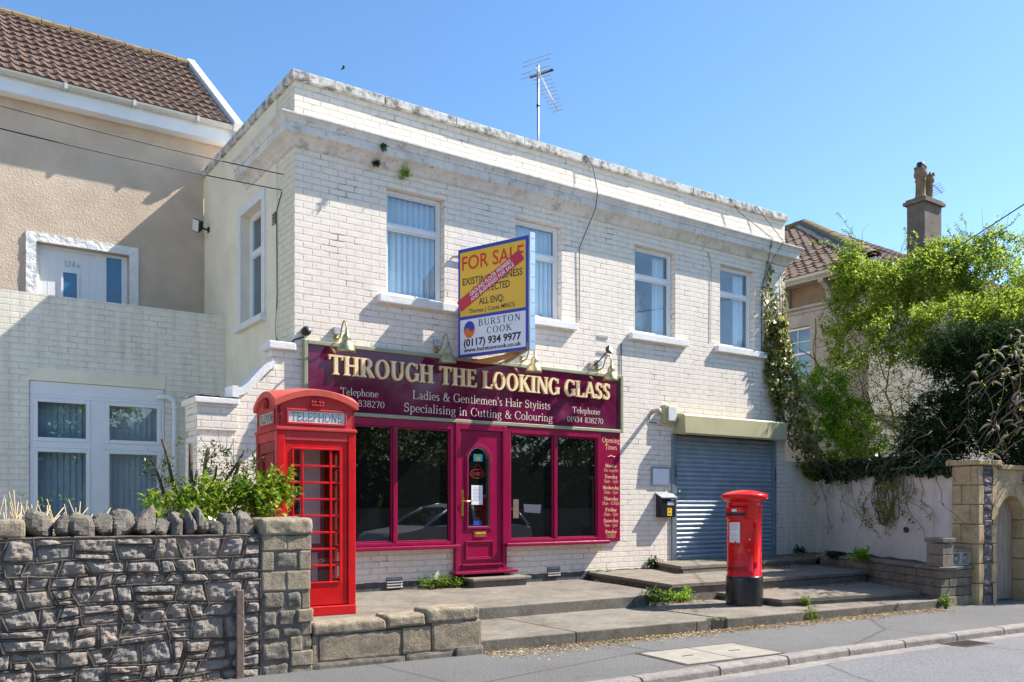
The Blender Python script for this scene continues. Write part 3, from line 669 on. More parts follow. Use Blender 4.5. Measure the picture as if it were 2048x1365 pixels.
# flagged steps up to the shutter
sp_ = thing('flagged_steps', 'three slab-topped concrete steps climbing to the roller shutter behind the pillar box', 'steps', (6.5, -1.5, 0))
def flag_step(name, pts, z0, z1, over=.03):
    c = Vector((sum(p[0] for p in pts)/len(pts), sum(p[1] for p in pts)/len(pts), 0))
    MB().prism(pts, z0, z1-.045).build(name, 'concrete_riser', sp_, bevel=.006)
    big = [tuple((Vector((p[0], p[1], 0))-c)*(1+over/1.6)+c)[:2] for p in pts]
    mb = MB(); mb.prism(big, z1-.045, z1)
    # joints between slabs cut as thin grooves standing proud as dark lines are avoided: split by bisecting
    bm = bmesh.new(); me = bpy.data.meshes.new('x'); me.from_pydata(mb.v, [], mb.f); bm.from_mesh(me)
    xs = [p[0] for p in big]; n = max(2, int((max(xs)-min(xs))/.62))
    for k in range(1, n):
        q = min(xs)+(max(xs)-min(xs))*k/n + random.uniform(-.03, .03)
        r = bmesh.ops.bisect_plane(bm, geom=bm.verts[:]+bm.edges[:]+bm.faces[:], plane_co=(q, 0, 0), plane_no=(1, random.uniform(-.1, .1), 0))
        ed = [a for a in r['geom_cut'] if isinstance(a, bmesh.types.BMEdge)]
        bmesh.ops.split_edges(bm, edges=ed)
    for f in bm.faces: pass
    bm.to_mesh(me); bm.free()
    out = MB(); out.mesh(me, Matrix.Identity(4)); bpy.data.meshes.remove(me)
    return out.build('slab', 'slab', sp_)
flag_step('step', [(5.20, -2.30), (5.18, -3.44), (7.62, -3.84), (8.42, -2.4)], .1, .205)
flag_step('step', [(4.86, .0), (4.36, -2.32), (8.50, -2.46), (9.28, -.9), (9.5, .0)], .1, .36)
flag_step('step', [(6.26, .0), (5.77, -1.12), (9.22, -1.0), (9.42, -.6), (9.66, .0)], .3, .475)

# ---------------------------------------------------------------- the shop
W_ = 9.65; ZC = 6.785
shop = thing('painted_brick_shop', 'two-storey white painted brick corner shop with flat parapet and maroon shopfront', 'shop', (0, 0, 0))
WIN = [(1.287, 2.19), (3.412, 4.285), (5.81, 6.742), (7.856, 8.785)]
WZ = (4.245, 5.715)
mb = MB()
holes = [(a, WZ[0], b, WZ[1]) for a, b in WIN] + [(6.70, .47, 9.39, 2.66)]
wall_grid(mb, FY(0), 0, W_, -.05, ZC, holes, -.14)
mb.quad((W_, 0, -.05), (W_, 4.03, -.05), (W_, 4.03, ZC), (W_, 0, ZC))
mb.quad((0, .3, 6.2), (W_, .3, 6.2), (W_, 4.03, 6.2), (0, 4.03, 6.2))
mb.quad((0, .25, 6.2), (W_, .25, 6.2), (W_, .25, ZC), (0, .25, ZC))
mb.quad((0, 4.03, -.05), (W_, 4.03, -.05), (W_, 4.03, 6.2), (0, 4.03, 6.2))
mb.build('front_wall', 'white_brick', shop)
# return wall on the left: brick for the first 0.9 m, then smooth render
mb = MB(); wall_grid(mb, FX(0), -.62, 0, -.05, ZC, [], .1); mb.build('return_wall', 'cream_brick', shop)
mb = MB(); SWY = (1.16, 2.06); SWZ = (4.02, 5.62)
wall_grid(mb, FX(-.012), -4.03, -.62, -.05, ZC, [(-SWY[1], SWZ[0], -SWY[0], SWZ[1])], -.2)
mb.quad((-.012, .62, -.05), (0, .62, -.05), (0, .62, ZC), (-.012, .62, ZC))
mb.build('return_wall', 'cream_render', shop, label='smooth cream rendered return wall')
# parapet coping with joints
mb = MB(); x = -.05
while x < W_+.04:
    x2 = min(x+random.uniform(1.1, 1.6), W_+.05)
    if W_-x2 < .5: x2 = W_+.05
    j = random.uniform(-.006, .006)
    mb.box(x, -.055+j, ZC, x2-.008, .32, ZC+.12+j); x = x2
mb.box(-.05, .325, ZC, .30, 4.08, ZC+.118)
mb.build('coping', 'coping', shop, bevel=.012, seg=2)
# moulded cornice, swept along the front and returned 1.9 m on the side
prof = [(0, 5.93), (.035, 5.95), (.06, 6.0), (.105, 6.04), (.18, 6.065), (.185, 6.075), (.185, 6.165), (.20, 6.17), (.205, 6.20), (.225, 6.235), (.255, 6.255), (.255, 6.275), (0, 6.36)]
mb = MB(); path = [(0, 1.85), (0, 0), (W_, 0), (W_, .6)]
segs = [(-1, 0), None, None, (1, 0)]
def cpt(k, p):
    d, z = p
    if k == 0: return (-d, 1.85, z)
    if k == 1: return (-d, -d, z)
    if k == 2: return (W_+d, -d, z)
    return (W_+d, .6, z)
n = len(prof)
for k, steps in ((0, 10), (1, 60), (2, 6)):
    for i in range(steps):
        for j in range(n-1):
            q = []
            for (tt, p) in ((i/steps, prof[j]), ((i+1)/steps, prof[j]), ((i+1)/steps, prof[j+1]), (i/steps, prof[j+1])):
                a, b = Vector(cpt(k, p)), Vector(cpt(k+1, p)); v = a.lerp(b, tt)
                v.z += .006*noise.noise((v.x*1.1, v.y, 3)); q.append(tuple(v))
            mb.quad(*q)
mb.poly([cpt(0, p) for p in prof]); mb.poly([cpt(3, p) for p in prof][::-1])
mb.build('cornice', 'cornice', shop)
# upper windows
def upvc_window(parent, fn, a, b, c, d, blinds, slat_m='blind', nsl=9, mid=None, set_=0.0):
    """white frame with a top light over a fixed pane; glass and blinds behind"""
    fr = MB(); mid = b+(d-b)*.66 if mid is None else mid
    frame_boxes(fr, fn, a, b, c, d, .05, set_-.06, set_)
    fr.extrude([(a+.05, mid-.03), (c-.05, mid-.03), (c-.05, mid+.035), (a+.05, mid+.035)], fn, set_-.06, set_)
    for z0, z1 in ((b+.05, mid-.03), (mid+.035, d-.05)):
        frame_boxes(fr, fn, a+.05, z0, c-.05, z1, .022, set_-.05, set_-.012)
    w0 = fr.build('window', 'upvc', parent, bevel=.006)
    gl = MB()
    for z0, z1 in ((b+.07, mid-.05), (mid+.055, d-.07)):
        gl.quad(fn(a+.07, z0, set_-.035), fn(c-.07, z0, set_-.035), fn(c-.07, z1, set_-.035), fn(a+.07, z1, set_-.035))
    gl.build('pane', 'sky_glass', w0)
    if blinds:
        bl = MB(); wd = (c-a-.1)/nsl
        for k in range(nsl):
            x0 = a+.05+k*wd
            p, q = (x0+.004, set_-.13-.04), (x0+wd-.002, set_-.13+.035)
            bl.quad(fn(p[0], b+.06, p[1]), fn(q[0], b+.06, q[1]), fn(q[0], d-.06, q[1]), fn(p[0], d-.06, p[1]))
        bl.build('blind', slat_m, w0)
    rm = MB()
    o_ = lambda u, v, dd: fn(u, v, dd)
    rm.quad(fn(a-.2, b-.2, set_-.9), fn(c+.2, b-.2, set_-.9), fn(c+.2, d+.2, set_-.9), fn(a-.2, d+.2, set_-.9))
    for p, q in (((a, b), (c, b)), ((c, b), (c, d)), ((c, d), (a, d)), ((a, d), (a, b))):
        rm.quad(fn(*p, set_-.065), fn(*q, set_-.065), fn(*q, set_-.9), fn(*p, set_-.9))
    rm.build('room_backing', 'room', w0)
    return w0
for k, (a, b) in enumerate(WIN):
    w0 = upvc_window(shop, FY(.10), a+.002, WZ[0]+.002, b-.002, WZ[1]-.002, k < 2, mid=5.22)
    if k == 2 or k == 3:
        cu_ = MB()                                      # a light curtain drawn to the right side
        f = FY(.10)
        cu_.grid(lambda u, v: f(b-.30+u*.24, WZ[0]+.08+v*1.32, -.16+.03*math.sin(u*22)), 16, 2)
        cu_.build('curtain', 'blind', w0)
    s = MB(); s.box(a-.14, -.085, WZ[0]-.115, b+.26, .06, WZ[0]-.004); s.box(a+.0, -.03, WZ[0]-.004, b-.06, .10, WZ[0]+.018)
    s.build('sill', 'white_trim', shop, bevel=.01, seg=2)
# side window with stucco surround
f = FX(-.012)
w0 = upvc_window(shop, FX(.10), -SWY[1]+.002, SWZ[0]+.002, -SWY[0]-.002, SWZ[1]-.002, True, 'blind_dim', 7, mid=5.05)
mb = MB(); frame_boxes(mb, FX(-.012), -SWY[1]-.13, SWZ[0], -SWY[0]+.13, SWZ[1]+.13, .13, 0, .025, wb=.0001); mb.build('surround', 'upvc_soft', shop)
B(-.10, SWY[0]-.15, SWZ[0]-.09, .0, SWY[1]+.15, SWZ[0]).build('sill', 'white_trim', shop, bevel=.008)
# air bricks
for (x, z, wd, h_, n, ver) in ((5.017, 3.835, .2, .045, 9, 1), (5.017, 4.085, .2, .045, 9, 1), (1.28, .285, .24, .15, 4, 0), (4.0, .325, .24, .14, 4, 0)):
    v_ = MB(); v_.box(x, -.004, z, x+wd, .0, z+h_)
    v_.mi = [1]*6; v_.cur = 0
    if ver:
        for k in range(n+1): v_.box(x+wd*k/n-.004, -.016, z, x+wd*k/n+.004, -.002, z+h_)
    else:
        for k in range(n):
            zz = z+h_*(k+.2)/n; v_.add([(x, -.03, zz), (x+wd, -.03, zz), (x+wd, -.002, zz+.022), (x, -.002, zz+.022), (x, -.03, zz+.01), (x+wd, -.03, zz+.01), (x+wd, -.002, zz+.032), (x, -.002, zz+.032)], [(0, 3, 2, 1), (4, 5, 6, 7), (0, 1, 5, 4), (1, 2, 6, 5), (3, 0, 4, 7)])
    v_.build('air_brick', ['white_trim' if ver else 'bath_stone', 'dark'], shop)
v_ = MB()
v_.box(-.004, .64, 5.14, -.012-.004, .76, 5.30); v_.mi = [1]*6
for k in range(5): v_.box(-.03, .64, 5.145+k*.031, -.016, .76, 5.155+k*.031)
v_.build('air_brick', ['bath_stone', 'dark'], shop)
# shopfront: frames, glass, sills
def shop_window(a, c, mull, b=.86, d=2.575):
    fr = MB(); f = FY(0)
    frame_boxes(fr, f, a, b, c, d, .07, 0, .06, wt=.10, wb=.05)
    fr.extrude([(mull-.03, b+.05), (mull+.03, b+.05), (mull+.03, d-.10), (mull-.03, d-.10)], f, .004, .066)
    w0 = fr.build('shop_window', 'maroon', shop, bevel=.008, seg=2)
    inn = MB()
    for p, q in ((a+.07, mull-.03), (mull+.03, c-.07)):
        frame_boxes(inn, f, p, b+.05, q, d-.10, .02, .004, .042)
    inn.build('bead', 'maroon', w0, bevel=.008, seg=2)
    for p, q in ((a+.07, mull-.03), (mull+.03, c-.07)):
        g_ = MB(); g_.box(p, -.012, b+.05, q, -.002, d-.10); g_.build('pane', 'dark_glass', w0)
    s = MB(); s.extrude([(a-.02 if a < 3 else a-.05, b-.055), (c+.05 if a < 3 else c+.12, b-.055), (c+.05 if a < 3 else c+.12, b-.002), (a-.02 if a < 3 else a-.05, b-.002)], f, 0, .15)
    s.build('sill', 'maroon', shop, bevel=.014, seg=3)
    return w0
shop_window(.16, 2.325, 1.385); wr = shop_window(3.215, 5.03, 4.12)
# window notices inside the right-hand pane
f = FY(-.0135)
mb = MB(); mb.extrude([(3.36, 1.22), (3.46, 1.22), (3.46, 1.50), (3.36, 1.50)], f, 0, .001); mb.build('notice', 'timber', wr)
mb = MB(); mb.extrude([(3.56, 1.31), (3.86, 1.29), (3.88, 1.42), (3.55, 1.43)], f, 0, .001); mb.build('notice', 'grey_ink', wr)
# the door
dr = MB(); f = FY(0)
frame_boxes(dr, f, 2.33, .47, 3.21, 2.577, .075, 0, .075, wt=.09, wb=.03)
door = dr.build('door', 'maroon', shop, bevel=.008, seg=2)
lf = MB()
da, dc, db, dd = 2.407, 3.133, .505, 2.485
ga, gc, gb, gs = 2.545, 2.915, 1.10, 2.06           # glass with a round head
gx, gr = (ga+gc)/2, (gc-ga)/2
N = 20
arch = [(gx+gr*math.cos(math.pi*k/N), gs+gr*math.sin(math.pi*k/N)) for k in range(N+1)]
# leaf as pieces round the arched hole
for q in ((da, db, ga, dd), (gc, db, dc, dd), (ga, db, gc, gb)):
    lf.extrude([(q[0], q[1]), (q[2], q[1]), (q[2], q[3]), (q[0], q[3])], f, .0, .045)
for k in range(N):
    p, q = arch[k], arch[k+1]
    lf.extrude([p, (p[0], dd), (q[0], dd), q], f, .0, .045)
lf.build('leaf', 'maroon', door, bevel=.0)
mo = MB()                                            # raised mouldings: round the glass, lower panel, head, weather bar
ring = [(ga, gb)] + [(ga, gs)] + arch[::-1][1:-1] + [(gc, gs), (gc, gb)]
def offs(o):
    A_ = [(gx+(gr+o)*math.cos(math.pi*k/N), gs+(gr+o)*math.sin(math.pi*k/N)) for k in range(N+1)]
    return [(ga-o, gb-o)] + A_[::-1] + [(gc+o, gb-o)]
for (o0, o1, h0) in ((-.004, .028, .066), (.028, .055, .056)):
    r0, r1 = offs(o0), offs(o1)
    for k in range(len(r0)):
        j = (k+1) % len(r0)
        mo.extrude([r0[k], r1[k], r1[j], r0[j]], f, .044, h0)
frame_boxes(mo, f, 2.50, .63, 2.98, .90, .022, .044, .066)
frame_boxes(mo, f, 2.522, .652, 2.958, .878, .02, .044, .056)
frame_boxes(mo, f, da+.006, db+.02, dc-.006, dd-.006, .016, .044, .056)
mo.extrude([(da+.02, .545), (dc-.02, .545), (dc-.02, .575), (da+.02, .575)], f, .044, .095)
mo.build('moulding', 'maroon', door, bevel=.006, seg=2)
gl = MB(); gl.poly([f(u, v, .012) for u, v in [(ga, gb)]+[(gc, gb)]+arch]); gl.build('pane', 'dark_glass', door)
gl = MB(); rim = offs(-.012); r1 = offs(-.003)
for k in range(len(rim)):
    j = (k+1) % len(rim); gl.extrude([rim[k], r1[k], r1[j], rim[j]], f, .013, .05)
gl.build('bead', 'aluminium', door)
lb = MB(); lb.extrude([(2.655, .955), (2.86, .955), (2.86, 1.03), (2.655, 1.03)], f, .045, .055); lb.extrude([(2.675, .97), (2.84, .97), (2.84, 1.012), (2.675, 1.012)], f, .055, .064)
lb.build('letter_flap', 'gold', door, bevel=.004)
hd = MB(); hd.extrude([(2.437, 1.26), (2.477, 1.26), (2.477, 1.62), (2.437, 1.62)], f, .045, .055)
hd.tube([(2.457, -.055, 1.47), (2.457, -.10, 1.47), (2.50, -.105, 1.47), (2.59, -.10, 1.465)], .011, 8)
hd.build('handle', 'gold', door, bevel=.003)
pp = MB(); pp.extrude([(2.63, 1.42), (2.82, 1.42), (2.82, 1.70), (2.63, 1.70)], f, .013, .015); pp.build('paper_notice', 'paper', door)
pp = MB()
for k in range(10): pp.extrude([(2.655, 1.66-k*.02), (2.79-random.random()*.03, 1.66-k*.02), (2.79-random.random()*.03, 1.664-k*.02), (2.655, 1.664-k*.02)], f, .015, .0158)
pp.build('notice_text', 'grey_ink', door)
pp = MB(); pp.extrude([(2.665, 2.045), (2.815, 2.045), (2.815, 2.15), (2.665, 2.15)], f, .013, .015); pp.build('sticker', 'turq', door)
pp = MB()
for k in range(3): pp.extrude([(2.71+k*.025, 2.06), (2.73+k*.025, 2.06), (2.735+k*.02, 2.11+.015*(k%2)), (2.715+k*.02, 2.115)], f, .015, .016)
pp.build('sticker_motif', 'sticker_y', door)
pp = MB(); E_ = [(2.73+.125*math.cos(k*math.pi/10), 1.865+.068*math.sin(k*math.pi/10)) for k in range(20)]; E2 = [(2.73+.117*math.cos(k*math.pi/10), 1.865+.060*math.sin(k*math.pi/10)) for k in range(20)]
for k in range(20): pp.extrude([E_[k], E_[(k+1)%20], E2[(k+1)%20], E2[k]], f, .013, .0165)
serif(pp, 'CLOSED', f, 2.73, 1.842, .048, .19, .16, .08, .013, .0165, 'c')
pp.tube([(2.64, -.016, 1.91), (2.735, -.016, 2.02), (2.82, -.016, 1.91)], .0025, 4)
pp.build('closed_sign', 'old_red', door)
pp = MB(); pp.extrude([(2.665, 1.125), (2.80, 1.125), (2.80, 1.19), (2.665, 1.19)], f, .013, .015); pp.build('sticker', 'board_blue', door)
B(2.27, -.18, .435, 3.34, .02, .475).build('threshold', 'maroon', shop, bevel=.01, seg=2)
ds = MB(); ds.box(2.46, -.36, .25, 3.36, -.0, .345); ds.build('doorstep', 'concrete_riser', shop, bevel=.006)
B(2.41, -.40, .346, 3.42, -.0, .39).build('doorstep', 'slab', shop, bevel=.01, label='doorstep slab')
B(2.34, -.015, .39, 3.2, -.0, .436).build('door_footing', 'dark', shop)
# side stub of painted brick beyond the shutter
st_ = MB(); st_.box(W_, 0, -.05, 10.62, .25, 2.25); st_.build('side_wall', 'ext_brick', shop)
# grime, plants rooted in the cornice
# ---------------------------------------------------------------- roller shutter
rs = thing('roller_shutter', 'closed blue grey slatted roller shutter under an olive cream housing', 'shutter', (8.05, 0, .47))
sl = MB(); nsl = 27; z0, z1 = .475, 2.62
def slat(u, v):
    k = v*nsl; fr_ = k-math.floor(k)
    return (6.76+u*2.57, .07-.022*math.sin(math.pi*min(1, max(0, (fr_-.12)/.88)))**.8 - (0 if fr_ > .12 else -.004), z0+v*(z1-z0))
sl.smooth = False; sl.grid(slat, 1, nsl*8); sl.build('curtain', 'shutter', rs)
for a, b in ((6.705, 6.765), (9.325, 9.385)): B(a, -.02, .475, b, .10, 2.63).build('guide_rail', 'rail', rs, bevel=.004)
B(6.64, -.03, .475, 6.70, -.001, 2.63).build('guide_rail', 'rail', rs, bevel=.004)
hb = MB(); hb.extrude([(-0.0, 2.635), (.255, 2.60), (.275, 2.635), (.255, 2.93), (.23, 2.955), (-.0, 2.985)], lambda u, v, d: (6.70+d, -u, v), 0, 2.67)
hb.build('housing', 'shutter_box', rs, bevel=.006, seg=2)
f = FY(-.022)
for xx in (6.735, 9.355):
    mb = MB()
    for k, ch in enumerate('120'): sans(mb, ch, f, xx, 2.06-k*.085, .07, None, .02, 0, .002, 'c')
    mb.build('number', 'ink', rs)
mb = MB(); mb.lathe([(0, .02), (.03, .02), (.034, 0)], (0, 0, 0), 14); mb.v = [(8.15+p[0], .045-p[2], 1.35+p[1]) for p in mb.v]; mb.build('lock', 'galv', rs)
mb = MB(); mb.tube([(6.745, -.03, 1.60), (6.745, -.06, 1.63), (6.78, -.07, 1.66)], .012, 6); mb.build('bolt', 'rail', rs)
# ---------------------------------------------------------------- shop sign
sg = thing('shop_sign', 'long maroon fascia sign with raised cream letters above the shop windows', 'sign', (2.8, 0, 2.58))
mb = MB(); f = FY(0)
frame_boxes(mb, f, .10, 2.58, 5.495, 3.51, .05, 0, .075); mb.build('frame', 'sign_frame', sg, bevel=.006)
B(.15, -.045, 2.63, 5.445, -.0, 3.46).build('panel', 'sign_panel', sg)
B(.14, -.0, 2.577, 5.45, -.05, 2.58).v if 0 else None
mb = MB(); serif(mb, 'THROUGH THE LOOKING GLASS', f, .43, 3.10, .25, 4.775, .215, .085, .055, .085, track=.03)
mb.build('raised_letters', 'gilt', sg)
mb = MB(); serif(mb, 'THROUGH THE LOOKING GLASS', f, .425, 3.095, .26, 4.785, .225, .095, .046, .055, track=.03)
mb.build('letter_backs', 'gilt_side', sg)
mb = MB(); kw = dict(T=.105, t=.045, d0=.045, d1=.0475)
serif(mb, 'Telephone', f, .602, 2.85, .092, .54, **kw); serif(mb, '01934 838270', f, .49, 2.712, .085, .745, **kw)
serif(mb, "Ladies & Gentlemen's Hair Stylists", f, 1.66, 2.87, .118, 2.37, **kw)
serif(mb, 'Specialising in Cutting & Colouring', f, 1.525, 2.688, .118, 2.545, **kw)
serif(mb, 'Telephone', f, 4.457, 2.85, .092, .56, **kw); serif(mb, '01934 838270', f, 4.355, 2.707, .085, .73, **kw)
mb.build('lettering', 'ivory', sg)
# opening times board
ob = thing('opening_times_board', 'narrow maroon board listing opening times in peach lettering beside the window', 'sign', (5.24, 0, .83))
B(5.045, -.045, .835, 5.45, -.0, 2.577).build('panel', 'strip_red', ob) if 0 else B(5.045, -.045, .835, 5.45, -.0, 2.577).build('panel', 'maroon', ob, bevel=.004)
mb = MB(); f = FY(-.045); cx_ = 5.25
serif(mb, 'Opening', f, cx_, 2.415, .082, .37, .14, .06, align='c'); serif(mb, 'Times', f, cx_, 2.305, .08, .25, .14, .06, align='c')
mb.tube([(5.17, -.049, 2.20), (5.19, -.049, 2.185), (5.22, -.049, 2.205), (5.235, -.049, 2.19)], .004, 5); mb.tube([(5.33, -.049, 2.20), (5.31, -.049, 2.185), (5.28, -.049, 2.205), (5.265, -.049, 2.19)], .004, 5)
mb.tube([(5.225, -.049, 2.19), (5.25, -.049, 2.215), (5.275, -.049, 2.19)], .007, 5)
for k, (d, t_) in enumerate((('Monday', 'On request'), ('Tuesday', '10am - 5pm'), ('Wednesday', '10am - 5pm'), ('Thursday', '10am - 8:30pm'), ('Friday', '10am - 5pm'), ('Saturday', '9am - 1pm'), ('Sunday', 'CLOSED'))):
    z = 2.02-k*.176
    serif(mb, d, f, cx_, z, .055, .034*len(d)+.035, .20, .09, align='c'); serif(mb, t_, f, cx_, z-.072, .055, min(.37, .0275*len(t_)+.02), .11, .06, align='c')
mb.build('lettering', 'peach', ob)
# ---------------------------------------------------------------- swan-neck lamps over the sign
LX = [.56, 2.055, 3.52, 5.005]
def make_lamp(x, label):
    t = thing('swan_neck_lamp', label, 'lamp', (x, 0, 3.575), 0, 'brass swan-neck lamps over the shop sign')
    b = MB(); b.lathe([(0, 0), (.038, 0), (.036, .014), (.02, .022), (0, .024)], (x, 0, 3.575), 16, axis=(0, -1, 0)); b.build('base', 'brass', t)
    p = []
    for k in range(22):
        q = k/21
        if q < .3: y = -.02-.10*q/.3; z = 3.575-.012*math.sin(math.pi*q/.3)
        else:
            a = math.pi*(q-.3)/.7
            y = -.12-.10*(1-math.cos(a)); z = 3.575+.19*math.sin(a)**.9 - .03*(q-.3)/.7
        p.append((x, y, z))
    p = [(x, -.0, 3.575), (x, -.05, 3.568), (x, -.10, 3.572), (x, -.14, 3.60), (x, -.165, 3.65), (x, -.185, 3.70), (x, -.215, 3.745), (x, -.25, 3.765), (x, -.29, 3.755), (x, -.315, 3.72), (x, -.325, 3.66), (x, -.325, 3.60)]
    q = MB(); q.tube(p, .011, 8); q.build('arm', 'brass', t)
    s = MB(); s.lathe([(0, .17), (.02, .17), (.022, .12), (.04, .10), (.052, .075), (.058, .04), (.054, .012), (.075, .0), (.10, -.04), (.118, -.09), (.124, -.115), (.118, -.115), (.095, -.045), (.06, -.005), (.0, .03)], (x, -.325, 3.475), 24, axis=(0, -.10, 1))
    s.build('shade', 'brass', t)
    B(x-.055, -.075, 3.625, x+.04, -.0, 3.72).build('junction_box', 'galv', t, bevel=.006)
    return t
LBL = ['brass swan-neck lamp nearest the shop corner over the word THROUGH', 'brass swan-neck lamp just left of the for sale board', 'brass swan-neck lamp just right of the for sale board, over LOOKING', 'brass swan-neck lamp at the far right end of the sign over GLASS']
l0 = make_lamp(LX[0], LBL[0])
for x, lb_ in list(zip(LX, LBL))[1:]:
    c = copy_tree(l0); c.location.x = x; c['label'] = lb_
# ---------------------------------------------------------------- estate agent's V board
A0, B0, C0 = Vector((2.32, -.16, 0)), Vector((2.725, -1.285, 0)), Vector((3.13, -.16, 0))
ZB, ZT = 3.475, 4.985
fs = thing('for_sale_board', 'yellow and white for sale board projecting from the wall above the shop sign', 'sign board', (2.72, -.6, ZB))
def board(P, Q, nm):
    d = (Q-P).normalized(); nrm = Vector((d.y, -d.x, 0))
    L_ = (Q-P).length
    fn = lambda u, v, dd: tuple(P + d*u + Vector((0, 0, ZB+v)) + nrm*dd)
    return fn, L_
fn, L_ = board(A0, B0, 1); H_ = ZT-ZB
mb = MB(); mb.extrude([(0, 0), (L_, 0), (L_, H_), (0, H_)], fn, -.02, -.0); b1 = mb.build('panel', 'board_blue', fs)
q = MB(); q.extrude([(.035, .565), (L_-.05, .565), (L_-.05, H_-.05), (.035, H_-.05)], fn, 0, .0015); q.build('yellow_field', 'yellow', b1)
q = MB(); q.extrude([(.035, .04), (L_-.05, .04), (L_-.05, .52), (.035, .52)], fn, 0, .0015); q.build('white_field', 'board_white', b1)
q = MB(); sans(q, 'FOR SALE', fn, .07, 1.21, .20, L_-.15, .012, .0015, .003); q.build('headline', 'letter_red', b1)
q = MB(); k_ = dict(bold=.012, d0=.0015, d1=.003)
sans(q, 'EXISTING BUSINESS', fn, .08, 1.00, .10, L_-.18, **k_); sans(q, 'UNAFFECTED', fn, L_/2-.02, .868, .10, .62, align='c', **k_)
sans(q, 'ALL ENQ:', fn, L_/2-.02, .70, .095, .42, align='c', **k_); sans(q, 'Thomas J Coyte MRICS', fn, L_/2-.02, .60, .06, .78, align='c', bold=.008, d0=.0015, d1=.003)
sans(q, '(0117) 934 9977', fn, .10, .15, .10, L_-.22, bold=.03, d0=.0015, d1=.003); sans(q, 'www.burstoncook.co.uk', fn, .10, .067, .055, L_-.22, bold=.03, d0=.0015, d1=.003)
serif(q, 'BURSTON', fn, .36, .405, .09, .70, .15, .05, .0015, .003, track=.22); serif(q, 'COOK', fn, .71, .285, .09, .42, .15, .05, .0015, .003, 'c', track=.22)
q.build('lettering', 'ink', b1)
cxx, czz, rr = .20, .375, .118
circ = lambda r, a0, a1, cx0=0, cz0=0, n=14: [(cxx+cx0+r*.82*math.cos(R(a0+(a1-a0)*k/n)), czz+cz0+r*math.sin(R(a0+(a1-a0)*k/n))) for k in range(n+1)]
q = MB(); q.extrude(circ(rr, 0, 360, n=28)[:-1], fn, .0015, .0022); q.build('disc', 'orange', b1)
q = MB()
half = circ(rr, 35, 215, n=18); s1 = circ(rr/2, 215, 35, -rr*.41*math.cos(R(35)), -rr*.5*math.sin(R(35)), 10); s2 = circ(rr/2, 215, 395, rr*.41*math.cos(R(35)), rr*.5*math.sin(R(35)), 10)
q.extrude(half+s1[1:-1]+s2[:-1], fn, .0022, .003); q.build('disc_swirl', 'board_blue', b1)
an = R(28)
ca, sa = math.cos(an), math.sin(an)
strip = lambda u, v: (.095+u*ca-v*sa, .655+u*sa+v*ca)
SL = 1.16
q = MB(); q.extrude([strip(-.04, .0), strip(SL, .0), strip(SL, .165), strip(-.04, .165)], fn, .0035, .006); q.build('overlay_strip', 'strip_red', b1)
q = MB(); sans(q, 'GROUND FLOOR PREMISES', fn, *strip(.20, .092), .058, .78, .012, .006, .0072, rot=an); sans(q, 'AND BUSINESSES FOR SALE', fn, *strip(.18, .02), .058, .82, .012, .006, .0072, rot=an)
q.build('overlay_lettering', 'white_ink', b1)
fn2, L2 = board(B0+Vector((.03, 0, 0)), C0+Vector((.03, 0, 0)), 2)
mb = MB(); mb.extrude([(0, 0), (L2, 0), (L2, H_), (0, H_)], fn2, -.02, -.0); mb.build('panel', 'board_white', fs, label='second panel, facing away to the right')
mb = MB()
mb.box(B0.x-.012, B0.y-.045, ZB-.02, B0.x+.075, B0.y-.012, ZT+.03)
mb.build('post', 'aluminium', fs, bevel=.004)
mb = MB()
for k in range(9):
    for dx in (.012, .044): mb.lathe([(0, .004), (.006, .004), (.006, 0)], (B0.x+dx+.008, B0.y-.0455, ZB+.1+k*.17), 8, axis=(0, -1, 0))
mb.build('bolt_hole', 'ink', fs)
mb = MB(); w2 = Vector((2.72, 0, 0))
for zz in (ZB+.02, ZT-.06):
    for P in (A0, C0):
        mb.tube([tuple(Vector((P.x, 0, zz))), tuple(Vector((B0.x+.03, B0.y+.03, zz)))], .012, 6)
    mb.tube([(2.3, -.03, zz), (3.16, -.03, zz)], .014, 6)
mb.build('bracket', 'galv', fs)
mb = MB(); mb.extrude([(0, 0), (L_, 0), (L_, .09), (0, .14)], fn, -.05, -.03); mb.extrude([(0, 0), (L2, 0), (L2, .14), (0, .09)], fn2, -.05, -.03)
mb.prism([(2.60, -.02), (2.70, -.9), (2.80, -.9), (2.92, -.02)], ZB-.02, ZB); mb.build('brace', 'wood', fs)
# ---------------------------------------------------------------- small fittings on the walls
def floodlight(nm, base, head, aim, sc, label):
    t = thing('floodlight', label, 'floodlight', base)
    mb = MB(); n_ = Vector(aim)
    mb.tube([base, tuple(Vector(base).lerp(Vector(head), .5)+Vector((0, 0, -.02))), head], .014*sc, 6); mb.box(base[0]-.035, base[1]-.03, base[2]-.04, base[0]+.035, base[1]+.03, base[2]+.04)
    mb.build('bracket', 'black', t)
    q = Vector((0, 0, 1)).rotation_difference(n_.normalized()).to_matrix().to_4x4()
    mb = MB(); mb.T = Matrix.Translation(head) @ q
    a = .09*sc; b_ = .06*sc
    mb.add([(-b_, -b_*.6, -.05*sc), (b_, -b_*.6, -.05*sc), (b_, b_*.6, -.05*sc), (-b_, b_*.6, -.05*sc), (-a, -a*.75, .05*sc), (a, -a*.75, .05*sc), (a, a*.75, .05*sc), (-a, a*.75, .05*sc)],
           [(0, 3, 2, 1), (0, 1, 5, 4), (1, 2, 6, 5), (2, 3, 7, 6), (3, 0, 4, 7), (4, 5, 6, 7)])
    mb.build('head', 'black', t, bevel=.006)
    mb = MB(); mb.T = Matrix.Translation(head) @ q; mb.box(-a*.86, -a*.62, .05*sc, a*.86, a*.62, .056*sc); mb.build('lens', 'opal', t)
    return t
